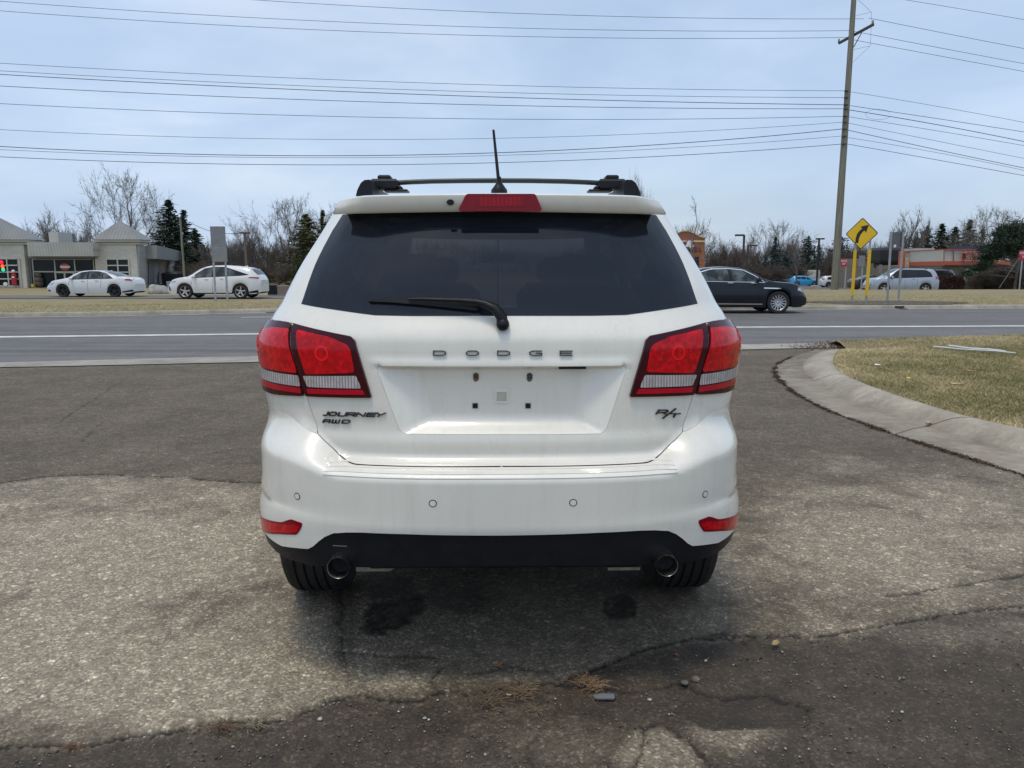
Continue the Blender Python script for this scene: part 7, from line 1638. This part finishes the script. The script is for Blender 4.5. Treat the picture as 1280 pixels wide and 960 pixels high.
V = np.stack([P-a1*sz, P+a2*sz*.5, P+a1*sz, P-a2*sz*.5], 1).reshape(-1, 3); me = mesh_from('hedge', V, np.arange(len(V)).reshape(-1, 4)); add_attr(me, 'tone', np.repeat(rg.random(n), 4))
o = root('clipped_hedge', 'clipped reddish brown hedge before the tan wall, right of silver blue car', 'hedge', ((hA[0]+hB[0])/2, 55.5, zg)); link('crown', me, needle('hedge_brown', (.030, .014, .012), (.060, .030, .024), (.10, .055, .042)), o)
# far-off wood closing the horizon behind everything
def farwood(name, x0, x1, D, h, seed):
    rg = np.random.default_rng(seed); n = 17000; X = rg.uniform(x0, x1, n); Y = D+rg.uniform(-8, 8, n); hh = h*(.55+.45*vnoise(X, X*0, .06, seed, 4)*1.6); z0 = zt(X, Y); Z = rg.random(n)**.8*hh*.85
    th = rg.normal(0, .45, n); L_ = rg.uniform(.8, 2.6, n); s_ = np.stack([X, Y, z0+Z, X+np.sin(th)*L_, Y, z0+Z+np.cos(th)*L_, np.full(n, .05), np.full(n, .02)], -1)
    o = link(name, tubes_mesh(name, s_), BK[1]); tag(o, None, None, kind='stuff'); return o
farwood('far_woodland', -220, -20, 150, 6.0, 5); farwood('far_woodland', -20, 240, 165, 6.5, 6)
# ------------------------------------------------------------------ camera, sky, sun
sc = bpy.context.scene
cam = bpy.data.cameras.new('camera'); co = bpy.data.objects.new('camera', cam); C.objects.link(co)
cam.lens = 27.0; cam.sensor_width = 36.0; cam.clip_start = .05; cam.clip_end = 3000
co.location = (0, 0, CAMH); co.rotation_euler = (math.pi/2-PITCH, 0, 0); sc.camera = co
w = bpy.data.worlds.new('World'); sc.world = w; w.use_nodes = True
nt = w.node_tree; bg = nt.nodes['Background']; sky = nt.nodes.new('ShaderNodeTexSky'); sky.sky_type = 'NISHITA'; sky.sun_disc = False
SUN_EL, SUN_AZ = R_(75), R_(212)   # azimuth clockwise from +y: behind and left of the camera
sky.sun_elevation = SUN_EL; sky.sun_rotation = SUN_AZ; sky.dust_density = 2.5; sky.air_density = 1.0; sky.ozone_density = 1.5
tc = nt.nodes.new('ShaderNodeTexCoord'); mp = nt.nodes.new('ShaderNodeMapping'); mp.inputs['Scale'].default_value = (1.0, 1.0, 3.2)
nt.links.new(tc.outputs['Generated'], mp.inputs[0])
def wnoise(scale, det, rough, dist, off):
    n = nt.nodes.new('ShaderNodeTexNoise'); n.inputs['Scale'].default_value = scale; n.inputs['Detail'].default_value = det
    n.inputs['Roughness'].default_value = rough; n.inputs['Distortion'].default_value = dist
    m2 = nt.nodes.new('ShaderNodeMapping'); m2.inputs['Location'].default_value = off; nt.links.new(mp.outputs[0], m2.inputs[0]); nt.links.new(m2.outputs[0], n.inputs[0]); return n.outputs['Fac']
def wramp(f, st):
    r = nt.nodes.new('ShaderNodeValToRGB'); cr = r.color_ramp
    while len(cr.elements) < len(st): cr.elements.new(.5)
    for e, (p, c) in zip(cr.elements, st): e.position = p; e.color = (*c, 1) if isinstance(c, tuple) else (c, c, c, 1)
    nt.links.new(f, r.inputs[0]); return r.outputs[0]
SKYK = 6.95
cov = wramp(wnoise(2.1, 7, .55, .35, (3.1, .4, 1.0)), [(.30, .55), (.72, .93)])
shade = wramp(wnoise(2.9, 5, .5, .5, (7.7, 2.0, 5.0)), [(.38, tuple(SKYK*c for c in (.475, .605, .81))), (.54, tuple(SKYK*c for c in (.555, .685, .87))), (.68, tuple(SKYK*c for c in (.67, .77, .91)))])
mx = nt.nodes.new('ShaderNodeMix'); mx.data_type = 'RGBA'; nt.links.new(cov, mx.inputs[0]); nt.links.new(sky.outputs[0], mx.inputs[6]); nt.links.new(shade, mx.inputs[7])
nt.links.new(mx.outputs[2], bg.inputs[0]); bg.inputs[1].default_value = .105
s = bpy.data.lights.new('sun', 'SUN'); s.energy = .9; s.angle = R_(13); s.color = (1, .90, .74)
so = bpy.data.objects.new('sun', s); C.objects.link(so)
dv = Vector((math.sin(SUN_AZ)*math.cos(SUN_EL), math.cos(SUN_AZ)*math.cos(SUN_EL), math.sin(SUN_EL)))
so.rotation_euler = dv.to_track_quat('Z', 'Y').to_euler(); so.location = (0, 0, 30)
sc.view_settings.view_transform = 'Standard'; sc.view_settings.look = 'None'; sc.view_settings.gamma = 1; sc.view_settings.use_curve_mapping = False
sc.view_settings.exposure = 0.63
sc.render.engine = 'CYCLES'; sc.cycles.transparent_max_bounces = 12; sc.cycles.max_bounces = 6
